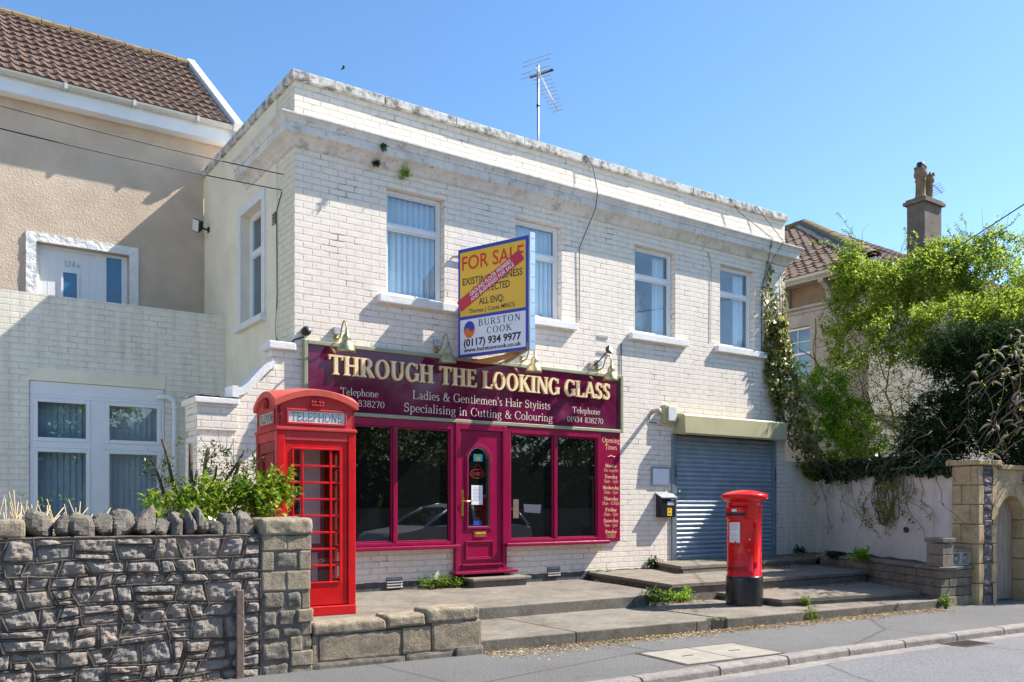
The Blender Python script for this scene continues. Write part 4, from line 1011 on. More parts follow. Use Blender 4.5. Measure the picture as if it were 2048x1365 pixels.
floodlight('a', (-.0, 3.74, 5.86), (-.17, 3.78, 5.92), (-.75, -.35, -.25), 1.15, 'black floodlight with a glass face high on the side wall by the left house')
t = floodlight('b', (4.87, -.02, 3.60), (4.98, -.30, 3.84), (.3, -.8, .1), .75, 'small dark spotlight on a short arm just right of the third brass lamp')
B(4.80, -.055, 3.555, 4.93, -.0, 3.665).build('back_box', 'bath_stone', t, bevel=.01)
t = thing('camera_dome', 'dark round security camera at the shop corner above the sign', 'camera', (.14, 0, 3.62))
mb = MB(); mb.lathe([(0, 0), (.058, 0), (.062, .02), (.06, .05), (.045, .075), (.02, .088), (0, .09)], (.145, 0, 3.625), 20, axis=(0, -1, 0)); mb.build('dome', 'black', t)
mb = MB(); mb.lathe([(0, .0), (.022, 0), (.02, .012), (0, .016)], (.158, -.086, 3.63), 12, axis=(.2, -1, 0)); mb.build('lens', 'steel', t)
t = thing('alarm_box', 'cream bulkhead light box on the wall beside the shutter housing', 'wall box', (6.5, 0, 2.83))
B(6.40, -.10, 2.79, 6.66, -.0, 3.10).build('body', 'shutter_box', t, bevel=.012, seg=2); B(6.46, -.125, 2.83, 6.655, -.10, 3.08).build('cover', 'opal', t, bevel=.01, seg=2)
t = thing('wall_pipe', 'short bent outlet pipe poking from the white wall left of the wall box', 'pipe', (6.13, 0, 2.96))
mb = MB(); mb.tube([(6.20, 0, 2.975), (6.18, -.12, 2.985), (6.15, -.22, 2.985), (6.10, -.27, 2.955), (6.09, -.28, 2.90)], .036, 10); mb.build('pipe', 'bath_stone', t)
mb = MB(); mb.tube([(6.12, -.01, 2.90), (6.13, -.01, 2.80), (6.30, -.01, 2.79)], .008, 5); mb.build('cable', 'wire', t)
t = thing('notice_frame', 'empty pale notice frame fixed to the wall left of the shutter', 'notice board', (6.38, 0, 1.74))
mb = MB(); frame_boxes(mb, FY(0), 6.165, 1.745, 6.60, 2.055, .022, 0, .03); mb.build('frame', 'steel', t); B(6.187, -.02, 1.767, 6.578, -.0, 2.033).build('panel', 'board_white', t)
t = thing('mail_box', 'black wall letterbox numbered 120 beside the shutter', 'letterbox', (6.45, 0, 1.2))
mb = MB(); mb.extrude([(0, 1.21), (.14, 1.21), (.14, 1.53), (0, 1.60)], lambda u, v, d: (6.285+d, -u, v), 0, .33); mb.build('body', 'black_gloss', t, bevel=.006)
mb = MB(); mb.add([(6.265, -.165, 1.53), (6.635, -.165, 1.53), (6.635, 0, 1.615), (6.265, 0, 1.615), (6.265, -.165, 1.545), (6.635, -.165, 1.545), (6.635, 0, 1.63), (6.265, 0, 1.63)], [(0, 3, 2, 1), (4, 5, 6, 7), (0, 1, 5, 4), (1, 2, 6, 5), (2, 3, 7, 6), (3, 0, 4, 7)]); mb.build('lid', 'steel', t)
f = FY(-.14)
mb = MB()
for k in range(3): mb.extrude([(6.42+k*.05, 1.415), (6.465+k*.05, 1.415), (6.465+k*.05, 1.475), (6.42+k*.05, 1.475)], f, 0, .002)
mb.extrude([(6.50, 1.50), (6.58, 1.50), (6.58, 1.518), (6.50, 1.518)], f, 0, .002); mb.build('number_plate', 'paper', t)
mb = MB()
for k, ch in enumerate('120'): sans(mb, ch, f, 6.4425+k*.05, 1.422, .045, None, .02, .002, .003, 'c')
mb.build('number', 'ink', t)
mb = MB(); mb.extrude([(6.41, 1.24), (6.515, 1.235), (6.52, 1.365), (6.415, 1.37)], f, 0, .002); mb.build('sticker', 'sticker_y', t)
mb = MB(); mb.extrude([(6.435, 1.335), (6.47, 1.35), (6.49, 1.338), (6.45, 1.322)], f, .002, .003); mb.extrude([(6.43, 1.27), (6.50, 1.268), (6.50, 1.28), (6.43, 1.282)], f, .002, .003); mb.build('sticker_motif', 'ink', t)
# small fern tufts rooted in the cornice are added with the plants
# ---------------------------------------------------------------- aerial on the roof
t = thing('television_aerial', 'silver television aerial on a tall mast above the shop parapet', 'aerial', (4.91, 1.46, 6.2))
mx, my = 4.91, 1.46
mb = MB(); mb.tube([(mx, my, 6.2), (mx, my, 9.0)], .022, 8); mb.build('mast', 'aluminium', t)
bd = Vector((.80, .42, -.40)).normalized(); el = Vector((.40, -.86, .12)); el = (el - bd*el.dot(bd)).normalized()
p0 = Vector((mx, my-.03, 8.87)); 
mb = MB(); mb.tube([tuple(p0-bd*.14), tuple(p0+bd*.86)], .013, 6); mb.build('boom', 'aluminium', t)
mb = MB()
for k in range(10):
    c = p0+bd*(.12+k*.082); hl = .17-.006*k; mb.tube([tuple(c-el*hl), tuple(c+el*hl)], .006, 5)
upv = bd.cross(el)
for s_ in (-.20, -.09, .09, .20):
    c = p0-bd*.12+upv*s_; mb.tube([tuple(c-el*.27), tuple(c+el*.27)], .006, 5)
mb.build('element', 'steel', t)
mb = MB(); c = p0+bd*.06; mb.tube([tuple(c-el*.20+Vector((0, 0, .02))), tuple(c+el*.24+Vector((0, 0, .02)))], .024, 8); mb.build('dipole_cover', 'black', t)
mb = MB()
for zz in (6.75, 7.62, 8.3): mb.lathe([(.0, .02), (.028, .02), (.028, -.02), (0, -.02)], (mx, my, zz), 10)
mb.build('clip', 'black', t)
# ---------------------------------------------------------------- cables
def cable(name, pts, r, label, sag=0., n=24, mat='wire'):
    P = []
    for (a, b) in zip(pts, pts[1:]):
        for k in range(n):
            q = k/n; v = Vector(a).lerp(Vector(b), q); v.z -= sag*4*q*(1-q); P.append(tuple(v))
    P.append(pts[-1]); mb = MB(); mb.tube(P, r, 5)
    return tag(mb.build(name, mat), label, 'cable')
cable('overhead_cable', [(-.015, .35, 5.70), (-3.6, -1.1, 5.20)], .007, 'thin upper black cable running from the shop corner across the left house', .03)
cable('overhead_cable', [(-.015, .42, 5.52), (-3.7, -1.0, 5.02)], .007, 'thin lower black cable running from the shop corner across the left house', .03)
cable('overhead_cable', [(13.6, -.6, 6.45), (8.9, -4.9, 5.75)], .010, 'single black cable crossing the sky to the tall chimney on the right', .0)
cable('wall_cable', [(-.012, .42, 5.5), (-.012, .62, 5.3), (-.012, .60, 4.2), (-.012, .66, 3.7), (-.012, .52, 3.38)], .006, 'black cable clipped down the cream side wall by the corner')
cable('wall_cable', [(-.008, .45, 3.38), (-.010, -.008, 3.50), (.06, -.012, 3.53), (.12, -.012, 3.55)], .009, 'short dark cable around the shop corner to the camera')
cable('wall_cable', [(4.71, -.06, 6.90), (4.83, -.09, 6.75), (4.78, -.27, 6.28), (4.80, -.20, 6.05), (4.62, -.02, 5.45), (4.62, -.012, 4.3)], .007, 'loose black cable dropping from the parapet right of the second window')
cable('wall_cable', [(8.05, -.06, 6.90), (8.25, -.08, 6.7), (8.95, -.27, 6.28), (9.02, -.12, 5.95), (8.97, -.012, 5.4), (8.97, -.012, 4.2)], .007, 'loose black cable looping down right of the fourth window')
cable('wall_cable', [(8.75, -.06, 6.9), (9.0, -.09, 6.7), (9.28, -.27, 6.28), (9.15, -.14, 6.0), (8.99, -.012, 5.5)], .006, 'second loose cable looping over the parapet at the far right end')
cable('wall_cable', [(7.55, -.012, 5.85), (7.62, -.012, 5.6), (7.60, -.012, 4.3)], .005, 'thin pale cable between the third and fourth upper windows', mat='bath_stone')
cable('wall_cable', [(5.50, -.012, 4.05), (5.50, -.012, 3.2)], .008, 'short dark cable beside the right end of the sign')
# ---------------------------------------------------------------- telephone box
PW = .84
pfr = Vector((-.113, -2.08, .26))
pb = thing('telephone_box', 'red cast-iron telephone box beside the shop sign with a glazed door', 'phone box', tuple(pfr - SD*PW/2 - SN*PW/2), SA)
PM = WORLD[pb.name] @ Matrix.Translation((-PW/2, -PW/2, 0))      # local: x along front 0..PW, y depth, z up
pbp = lambda: (lambda m_: (setattr(m_, 'T', PM), m_)[1])(MB())
Hb = 1.915                                                        # top of the lower body
mb = pbp(); mb.box(-.004, -.004, 0, PW+.004, PW+.004, .10); mb.build('plinth', 'red', pb, bevel=.008)
# corner posts
for (x, y) in ((0, 0), (PW-.085, 0), (0, PW-.085), (PW-.085, PW-.085)):
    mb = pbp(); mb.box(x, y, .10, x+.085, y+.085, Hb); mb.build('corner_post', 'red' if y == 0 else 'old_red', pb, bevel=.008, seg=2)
mb = pbp()
for (a, b, c, d) in ((.085, .005, PW-.085, .085), (.085, PW-.085, PW-.085, PW-.005), (.005, .085, .085, PW-.085), (PW-.085, .085, PW-.005, PW-.085)):
    mb.box(a, b, Hb-.10, c, d, Hb)
mb.build('head_rail', 'faded_red', pb, bevel=.006)
mb = pbp(); mb.box(-.012, -.012, Hb, PW+.012, PW+.012, Hb+.028); mb.box(-.004, -.004, Hb+.028, PW+.004, PW+.004, Hb+.04); mb.build('string_course', 'faded_red', pb, bevel=.008, seg=2)
# frieze box with four segmental pediments and a domed roof
zf = Hb+.04; zs = 2.19; zt = 2.315                                   # springing and crown of the arches
mb = pbp(); ff = .012
def pedi(t_): return zs+(zt-zs)*math.sin(math.pi*t_)**.85 if 0 < t_ < 1 else zs
arcz = lambda q: zs-.0+(zt-zs)*(1-((q-.5)/.5)**2)
ns = 16
for side_ in range(4):
    def fnp(u, v, d, s_=side_):
        o = ff+d*-1
        p = {0: (u, ff-d), 1: (PW-ff+d, u), 2: (PW-u, PW-ff+d), 3: (ff-d, PW-u)}[s_]
        return (p[0], p[1], v)
    pts = [(ff, zf), (PW-ff, zf)] + [(PW-ff-(PW-2*ff)*k/ns, arcz(1-k/ns)) for k in range(ns+1)]
    mb.extrude(pts, fnp, -.03, 0)
mb.build('frieze', 'faded_red', pb)
# roof: sail dome whose edges follow the four arches
mb = pbp(); mb.smooth = True; ov = .022
def dome(u, v):
    a, b = u*2-1, v*2-1
    za = 1-a*a; zb = 1-b*b
    z = zs + (zt-zs)*(max(za, 0)+max(zb, 0)-max(za, 0)*max(zb, 0)*.62) + .028
    return (PW/2+a*(PW/2+ov), PW/2+b*(PW/2+ov), z)
mb.grid(dome, 24, 24)
def domeb(u, v):
    p = dome(u, v); return (p[0], p[1], p[2]-.05)
k_ = 24
for s_ in range(4):
    def edge(u, v, s_=s_):
        e_ = {0: (u, 0), 1: (1, u), 2: (1-u, 1), 3: (0, 1-u)}[s_]; p = dome(*e_); return (p[0], p[1], p[2]-.062*(1-v))
    mb.grid(edge, 24, 1)
    def under(u, v, s_=s_):
        e_ = {0: (u, 0), 1: (1, u), 2: (1-u, 1), 3: (0, 1-u)}[s_]; p = dome(*e_); c_ = .93+.07*(1-v)
        return (PW/2+(p[0]-PW/2)*c_, PW/2+(p[1]-PW/2)*c_, p[2]-.062-(1-v)*0)
    mb.grid(under, 24, 1)
mb.build('roof', 'roof_red', pb)
# TELEPHONE opal panels with frames, crowns above
def side_fn(s_):
    def fn(u, v, d):
        p = {0: (u, ff-d), 3: (ff-d, PW-u)}[s_]
        return (p[0], p[1], v)
    return fn
for s_ in (0, 3):
    fn_ = side_fn(s_)
    mb = pbp(); frame_boxes(mb, fn_, .10, zf+.025, PW-.10, zf+.185, .022, 0, .018); sf_ = mb.build('sign_frame', 'faded_red', pb, bevel=.004)
    mb = pbp(); mb.extrude([(.12, zf+.045), (PW-.12, zf+.045), (PW-.12, zf+.165), (.12, zf+.165)], fn_, 0, .004); op = mb.build('opal_panel', 'opal' if s_ == 0 else 'opal_old', sf_)
    mb = pbp(); serif(mb, 'TELEPHONE', fn_, PW/2, zf+.063, .085, PW-.30, .085, .055, .004, .006, 'c', track=.12); mb.build('lettering', 'grey_ink', sf_)
    # crown emblem in relief
    mb = pbp(); cx0, cz0 = PW/2, zf+.215
    mb.extrude([(cx0-.062, cz0), (cx0+.062, cz0), (cx0+.066, cz0+.022), (cx0-.066, cz0+.022)], fn_, 0, .022)
    for k in range(-2, 3): 
        c_ = fn_(cx0+k*.027, cz0+.011, .024); mb.lathe([(0, .01), (.007, .007), (.01, 0), (.007, -.007), (0, -.01)], c_, 8)
    for sg_ in (-1, 1):
        for w1 in (.062, .034):
            pth = [fn_(cx0+sg_*w1*math.sin(math.pi*.5*(1-q))**.7, cz0+.024+.058*math.sin(math.pi*.5*q), .014) for q in [i/8 for i in range(9)]]
            mb.tube(pth, [.012-.004*i/8 for i in range(9)], 6)
        for w1 in (.055, .02):
            c_ = fn_(cx0+sg_*w1, cz0+.046, .016); mb.lathe([(0, .014), (.01, .008), (.012, 0), (.009, -.009), (0, -.013)], c_, 8)
    c_ = fn_(cx0, cz0+.09, .014); mb.lathe([(0, .013), (.01, .007), (.013, 0), (.01, -.007), (0, -.013)], c_, 10)
    mb.extrude([(cx0-.005, cz0+.10), (cx0+.005, cz0+.10), (cx0+.007, cz0+.126), (cx0-.007, cz0+.126)], fn_, .008, .02); mb.extrude([(cx0-.014, cz0+.111), (cx0+.014, cz0+.111), (cx0+.014, cz0+.119), (cx0-.014, cz0+.119)], fn_, .008, .02)
    mb.build('crown_emblem', 'faded_red' if s_ == 0 else 'old_red', pb)
M['box_back'] = plain('plum_back_board', (.42, .16, .18), .6, var=.3, sc=5)
# glazed faces: front door, right side and back; left side closed by a recessed panel
def glazed(side_, nm, mat_):
    def fn(u, v, d):
        p = {0: (u, .045-d), 1: (PW-.045+d, u), 2: (PW-u, PW-.045+d)}[side_]
        return (p[0], p[1], v)
    a, c = .087, PW-.087; mb = pbp()
    frame_boxes(mb, fn, a, .11, c, Hb-.10, .085, 0, .03, wt=.085, wb=.24)
    dr_ = mb.build(nm, mat_, pb, bevel=.006, seg=2)
    mb = pbp(); x0, x1, z0, z1 = a+.085, c-.085, .35, Hb-.185
    frame_boxes(mb, fn, x0-.012, z0-.012, x1+.012, z1+.012, .018, .028, .042)
    mb.build('moulding', mat_, dr_, bevel=.004)
    mb = pbp(); bw = .011
    v1, v2 = x0+.098, x1-.098
    for u in (v1, v2): mb.extrude([(u-bw, z0), (u+bw, z0), (u+bw, z1), (u-bw, z1)], fn, .004, .034)
    for k in range(1, 8):
        zz = z0+(z1-z0)*k/8; mb.extrude([(x0, zz-bw), (x1, zz-bw), (x1, zz+bw), (x0, zz+bw)], fn, .005, .032)
    mb.build('glazing_bars', mat_, dr_, bevel=.003)
    mb = pbp(); mb.quad(fn(x0, z0, .012), fn(x1, z0, .012), fn(x1, z1, .012), fn(x0, z1, .012)); mb.build('pane', 'clear_glass', dr_)
    return dr_
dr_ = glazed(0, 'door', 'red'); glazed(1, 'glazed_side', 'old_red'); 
mb = pbp()
def lfn(u, v, d): return (.05-d, PW-u, v)
frame_boxes(mb, lfn, .087, .11, PW-.087, Hb-.10, .09, 0, .03, wt=.10, wb=.2); mb.extrude([(.17, .3), (PW-.17, .3), (PW-.17, Hb-.2), (.17, Hb-.2)], lfn, -.01, .0)
frame_boxes(mb, lfn, .165, .30, PW-.165, Hb-.195, .02, .0, .038)
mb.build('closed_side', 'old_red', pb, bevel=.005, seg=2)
mb = pbp(); mb.box(.087, PW-.06, .11, PW-.087, PW-.045, Hb-.10); mb.build('back_board', 'box_back', pb)
mb = pbp(); mb.box(.47, PW-.075, .72, .70, PW-.061, Hb-.12); mb.box(.60, PW-.075, .30, .67, PW-.061, .62); mb.build('inside_panel', 'paper', pb)
mb = pbp(); mb.box(.18, PW-.15, .95, .44, PW-.062, 1.45); mb.box(.22, PW-.17, 1.25, .30, PW-.15, 1.43); mb.build('payphone', 'black_gloss', pb, bevel=.01)
mb = pbp(); mb.box(.10, .10, .10, PW-.10, PW-.10, .115); mb.build('floor', 'concrete_riser', pb)
mb = pbp(); mb.tube([(PW-.13, .004, 1.05), (PW-.13, -.03, 1.06), (PW-.13, -.03, 1.20), (PW-.13, .004, 1.21)], .009, 6) if 0 else None
# ---------------------------------------------------------------- pillar box
pc = (4.90, -3.05, .118)
po = thing('pillar_box', 'red cylindrical pillar box with a black base standing on the front step', 'post box', pc)
mb = MB(); mb.lathe([(.236, -.01), (.238, .05), (.234, .32), (.234, .365), (.228, .38), (.21, .39), (.2, .39)], pc, 48); mb.build('base', 'black_gloss', po)
mb = MB(); mb.lathe([(.225, .383), (.226, .392), (.216, .402), (.2155, 1.28), (.222, 1.285), (.222, 1.30), (.216, 1.305), (.216, 1.335), (.235, 1.345)], pc, 48)
mb.build('body', 'post_red', po)
mb = MB(); mb.lathe([(.22, 1.335), (.245, 1.345), (.275, 1.375), (.292, 1.39), (.296, 1.40), (.296, 1.425), (.288, 1.432), (.25, 1.452), (.16, 1.478), (.06, 1.49), (0, 1.492)], pc, 48)
for k in range(56):
    q = 2*math.pi*k/56; mb.lathe([(0, .009), (.008, .007), (.010, 0), (0, -.002)], (pc[0]+.283*math.cos(q), pc[1]+.283*math.sin(q), pc[2]+1.378), 5)
mb.build('cap', 'post_red', po)
fa = math.atan2(CAM.y-pc[1], CAM.x-pc[0]) - R(30)                   # direction the slot faces
def cyl(u, v, d, r0=.2155):
    q = fa+u/r0; return (pc[0]+(r0+d)*math.cos(q), pc[1]+(r0+d)*math.sin(q), pc[2]+v)
def band(mb, u0, u1, v0, v1, d0, d1, n=8):
    for k in range(n):
        a, b_ = u0+(u1-u0)*k/n, u0+(u1-u0)*(k+1)/n; mb.extrude([(a, v0), (b_, v0), (b_, v1), (a, v1)], cyl, d0, d1)
mb = MB(); band(mb, -.15, .15, 1.13, 1.255, -.005, .035, 12); band(mb, -.155, .155, 1.255, 1.27, -.005, .05, 12); mb.build('slot_hood', 'post_red', po, bevel=.004)
mb = MB(); band(mb, -.125, .125, 1.155, 1.20, .033, .0362, 12); mb.build('slot', 'ink', po)
mb = MB(); band(mb, -.03, .03, 1.212, 1.245, .035, .039, 4); mb.build('slot_tab', 'paper', po)
mb = MB()
for v0, v1 in ((.80, .815), (1.075, 1.09)): band(mb, -.115, .075, v0, v1, -.002, .012, 6)
band(mb, -.115, -.10, .815, 1.075, -.002, .012, 1); band(mb, .06, .075, .815, 1.075, -.002, .012, 1); mb.build('plate_frame', 'post_red', po)
mb = MB(); band(mb, -.10, .06, .815, 1.075, -.002, .005, 6); mb.build('collection_plate', 'paper', po)
mb = MB()
for k in range(9):
    if k == 4: continue
    band(mb, -.085, .01+random.random()*.035, 1.045-k*.024, 1.051-k*.024, .005, .0056, 3)
mb.build('plate_text', 'grey_ink', po)
mb = MB()                                                              # door edges, hinges, lock
for (u0, u1, v0, v1) in ((-.24, -.232, .42, 1.12), (.232, .24, .42, 1.12), (-.24, .24, .415, .424), (-.24, .24, 1.116, 1.125)): band(mb, u0, u1, v0, v1, -.002, .006, 10)
for v in (.5, 1.0): band(mb, .245, .275, v, v+.07, -.002, .02, 3)
mb.lathe([(0, .012), (.022, .01), (.028, 0)], cyl(.17, .72, 0), 10, axis=(math.cos(fa+.8), math.sin(fa+.8), 0)); mb.lathe([(0, .02), (.012, .016), (.012, 0)], cyl(.17, .85, 0), 8, axis=(math.cos(fa+.8), math.sin(fa+.8), 0))
mb.build('door_trim', 'post_red', po)
mb = MB(); serif(mb, 'E', cyl, -.085, .60, .10, .07, .22, .12, -.001, .009); serif(mb, 'R', cyl, .04, .60, .10, .075, .22, .12, -.001, .009); serif(mb, 'II', cyl, -.012, .60, .075, .042, .2, .12, -.001, .008)
for sg_ in (-1, 1):
    for w1 in (.05, .026): mb.tube([cyl(-.0+sg_*w1*math.sin(math.pi*.5*(1-q))**.7, .755+.055*math.sin(math.pi*.5*q), .006) for q in [i/6 for i in range(7)]], .008, 5)
band(mb, -.055, .055, .735, .755, -.001, .01, 5); mb.lathe([(0, .014), (.011, .006), (.011, -.006), (0, -.012)], cyl(0, .825, .006), 8)
mb.build('royal_cypher', 'post_red', po)
mb = MB(); serif(mb, 'POST OFFICE', cyl, 0, .455, .05, .30, .2, .11, -.001, .006, 'c'); mb.build('lettering', 'old_red', po)
# ---------------------------------------------------------------- roofs of rolled tiles
def tile_roof(mb, O, A, U, slope, rib, gauge, lim, amp=.035, ns=6):
    O, A, U = Vector(O), Vector(A).normalized(), Vector(U).normalized(); N_ = A.cross(U)
    if N_.z < 0: N_ = -N_
    r = 0; b = 0.
    while b < slope-1e-3:
        b2 = min(b+gauge, slope); lo0, hi0 = lim(b); lo1, hi1 = lim(b2)
        lo, hi = (lo0+lo1)/2, (hi0+hi1)/2
        if hi-lo < rib: break
        k0, k1 = math.ceil(lo/rib), math.floor(hi/rib)
        for k in range(k0, k1):
            j = random.uniform(-.006, .006); dz = random.uniform(-.004, .004); P = []
            for bb, off in ((b-.012, -.02), (b-.012, .026+dz), (b2+.02, .0+dz)):
                for i in range(ns+1):
                    q = i/ns; hgt = amp*max(0, math.cos((q-.5)*2*math.pi*.78))**1.6 if abs(q-.5) < .33 else 0
                    if off < 0: hgt = 0
                    P.append(tuple(O + A*((k+q)*rib+j*.5) + U*(bb+j) + N_*(off+hgt)))
            m = ns+1
            mb.add(P, [(a*m+i, a*m+i+1, (a+1)*m+i+1, (a+1)*m+i) for a in range(2) for i in range(ns)])
        b = b2; r += 1
    return mb
# ---------------------------------------------------------------- left house with its single-storey front extension
lh = thing('rendered_house', 'beige pebbledash house with brown tiled roof and a white brick ground floor extension', 'house', (-3, 4, 0))
YW, YE = 4.035, 2.83
mb = MB(); hole = (-2.45, 3.2, -1.16, 5.33)
wall_grid(mb, FY(YW), -12, .45, 0, 7.42, [hole], -.16)
mb.quad((.45, YW, 0), (.45, 9.2, 0), (.45, 9.2, 7.42), (.45, YW, 7.42)); mb.poly([(.45, YW, 7.42), (.45, 9.2, 7.42), (.45, 6.6, 9.7)])
mb.build('upper_wall', 'pebble', lh)
mb = MB(); eh = (-2.66, .25, -.905, 3.29)
wall_grid(mb, FY(YE), -12, -.001, 0, 4.3, [eh], -.12)
mb.quad((-12, YE, 4.3), (-.001, YE, 4.3), (-.001, YE+.25, 4.3), (-12, YE+.25, 4.3)); mb.quad((-12, YE+.25, 3.2), (-.001, YE+.25, 3.2), (-.001, YE+.25, 4.3), (-12, YE+.25, 4.3))
mb.quad((-12, YE+.25, 3.2), (-.001, YE+.25, 3.2), (-.001, YW, 3.2), (-12, YW, 3.2))
mb.build('extension_wall', 'ext_brick', lh)
mb = MB(); f = FY(YE); mb.extrude([(-2.66, 3.115), (-.905, 3.115), (-.905, 3.288), (-2.66, 3.288)], f, -.03, .012); mb.build('lintel', 'cream_render', lh)
# patio window
mb = MB(); f = FY(YE+.02)
mb.extrude([(-2.655, 2.93), (-.91, 2.93), (-.91, 3.112), (-2.655, 3.112)], f, -.06, .0)
frame_boxes(mb, f, -2.655, .25, -.91, 2.93, .045, -.06, .0)
mb.extrude([(-1.90, .30), (-1.71, .30), (-1.71, 2.885), (-1.90, 2.885)], f, -.055, .002)
mb.extrude([(-2.61, 2.20), (-1.90, 2.20), (-1.90, 2.29), (-2.61, 2.29)], f, -.055, .0); mb.extrude([(-1.71, 2.20), (-.955, 2.20), (-.955, 2.29), (-1.71, 2.29)], f, -.055, .0)
pw = mb.build('patio_window', 'upvc', lh, bevel=.005)
mb = MB(); panes = [(-2.61, 2.29, -1.90, 2.885), (-1.71, 2.29, -.955, 2.885), (-2.61, .30, -1.90, 2.20), (-1.71, .30, -.955, 2.20)]
for a, b, c, d in panes: frame_boxes(mb, f, a, b, c, d, .055, -.05, .012)
mb.build('sash', 'upvc', pw, bevel=.008, seg=2)
mb = MB()
for a, b, c, d in panes: mb.quad(f(a+.05, b+.05, -.02), f(c-.05, b+.05, -.02), f(c-.05, d-.05, -.02), f(a+.05, d-.05, -.02))
mb.build('pane', 'sky_glass', pw)
mb = MB()
for k in range(22):
    x0 = -2.62+k*.078
    mb.quad(f(x0, .3, -.20), f(x0+.085, .3, -.17), f(x0+.085, 2.9, -.17), f(x0, 2.9, -.20))
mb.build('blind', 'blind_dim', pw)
mb = MB(); mb.quad(f(-2.9, .2, -.8), f(-.7, .2, -.8), f(-.7, 3.1, -.8), f(-2.9, 3.1, -.8)); mb.build('room_backing', 'dark', pw)
mb = MB(); mb.tube([(-1.02, YE-.01, 2.99), (-.97, YE-.05, 3.005), (-.86, YE-.055, 3.0), (-.80, YE-.055, 2.96), (-.785, YE-.055, 2.88), (-.785, YE-.055, .2)], .034, 10)
for z in (2.85, 2.0, 1.2): mb.lathe([(.034, -.03), (.042, -.03), (.042, .03), (.034, .03)], (-.785, YE-.055, z), 12)
mb.build('downpipe', 'upvc', lh)
# upper front door 124A in its rough white surround
mb = MB(); f = FY(YW)
def rough(u, v): return .03+.012*noise.noise((u*9, v*9, 2))
for q in ((-2.585, 3.3, -2.45, 5.46), (-1.16, 3.3, -1.03, 5.46), (-2.45, 5.33, -1.16, 5.46)):
    nu, nv = max(3, int((q[2]-q[0])*22)), max(3, int((q[3]-q[1])*22))
    mb.grid(lambda u, v: f(q[0]+(q[2]-q[0])*u, q[1]+(q[3]-q[1])*v, rough(q[0]+(q[2]-q[0])*u, q[1]+(q[3]-q[1])*v)), nu, nv)
    mb.extrude([(q[0], q[1]), (q[2], q[1]), (q[2], q[3]), (q[0], q[3])], f, .0, .018)
mb.build('door_surround', 'upvc_soft', lh)
f = FY(YW+.13); mb = MB(); frame_boxes(mb, f, -2.448, 3.2, -1.162, 5.328, .05, -.02, .03); mb.extrude([(-1.60, 3.25), (-1.47, 3.25), (-1.47, 5.28), (-1.60, 5.28)], f, -.02, .03); mb.extrude([(-1.25, 3.25), (-1.212, 3.25), (-1.212, 5.28), (-1.25, 5.28)], f, -.02, .03)
ud = mb.build('upper_door', 'upvc', lh, bevel=.005)
mb = MB(); mb.extrude([(-2.398, 3.25), (-1.60, 3.25), (-1.60, 5.278), (-2.398, 5.278)], f, -.02, .005)
for k in range(1, 7): mb.extrude([(-2.398+k*.114, 3.26), (-2.392+k*.114, 3.26), (-2.392+k*.114, 5.27), (-2.398+k*.114, 5.27)], f, .005, .008)
frame_boxes(mb, f, -2.105, 3.9, -1.855, 4.985, .03, .005, .03); mb.build('leaf', 'upvc', ud, bevel=.003)
mb = MB(); mb.quad(f(-2.075, 3.93, .012), f(-1.885, 3.93, .012), f(-1.885, 4.955, .012), f(-2.075, 4.955, .012)); mb.quad(f(-1.47, 3.25, .012), f(-1.25, 3.25, .012), f(-1.25, 5.278, .012), f(-1.47, 5.278, .012))
def blue_pane():
    m = NT('blue_door_glass'); m.setc((.03, .13, .25), .06, 0, .8); return m.m
M['blue_pane'] = blue_pane(); mb.build('pane', 'blue_pane', ud)
mb = MB(); serif(mb, '124', f, -2.06, 5.055, .085, .155, .14, .06, .005, .014); serif(mb, 'A', f, -1.895, 5.055, .055, .05, .14, .06, .005, .014); mb.build('number', 'steel', ud)
mb = MB(); mb.extrude([(-1.70, 4.44), (-1.665, 4.44), (-1.665, 4.54), (-1.70, 4.54)], f, .005, .02); mb.build('door_chain_plate', 'steel', ud)
# eaves: soffit, fascia, gutter, roof, ridge, verge
mb = MB(); mb.box(-12, 3.80, 7.36, .36, 3.83, 7.60); mb.build('fascia', 'fascia_w', lh)
mb = MB(); mb.box(-12, 3.83, 7.37, .36, YW, 7.385); mb.build('soffit', 'fascia_w', lh)
mb = MB(); gp = [(3.745+.065*math.cos(a), 7.63+.065*math.sin(a)) for a in [math.pi+math.pi*k/8 for k in range(9)]]
for (y0, z0), (y1, z1) in zip(gp, gp[1:]): mb.quad((-12, y0, z0), (.47, y0, z0), (.47, y1, z1), (-12, y1, z1))
for x in np.arange(-11.6, .5, .95): mb.lathe([(.066, -.02), (.075, -.02), (.075, .02), (.066, .02)], (x, 3.745, 7.63), 12, math.pi, 2*math.pi, axis=(1, 0, 0)) if 0 else mb.box(x-.02, 3.672, 7.555, x+.02, 3.80, 7.64)
mb.tube([(.40, 3.745, 7.58), (.40, 3.76, 7.50), (.40, 3.86, 7.38), (.40, 3.97, 7.30), (.40, 3.97, 6.4)], .034, 8)
mb.build('gutter', 'gutter', lh)
U_ = Vector((0, 2.85, 2.2)).normalized(); SLP = 3.58
mb = MB(); tile_roof(mb, (-12, 3.72, 7.645), (1, 0, 0), U_, SLP, .15, .30, lambda b: (0, 12.36)); mb.build('roof', 'tile', lh)
mb = MB(); mb.quad((-12, 3.75, 7.60), (.36, 3.75, 7.60), (.36, 6.56, 9.77), (-12, 6.56, 9.77)); mb.quad((-12, 6.58, 9.77), (.36, 6.58, 9.77), (.36, 9.3, 7.6), (-12, 9.3, 7.6)); mb.build('roof_deck', 'tile', lh)
mb = MB(); x = -12.0
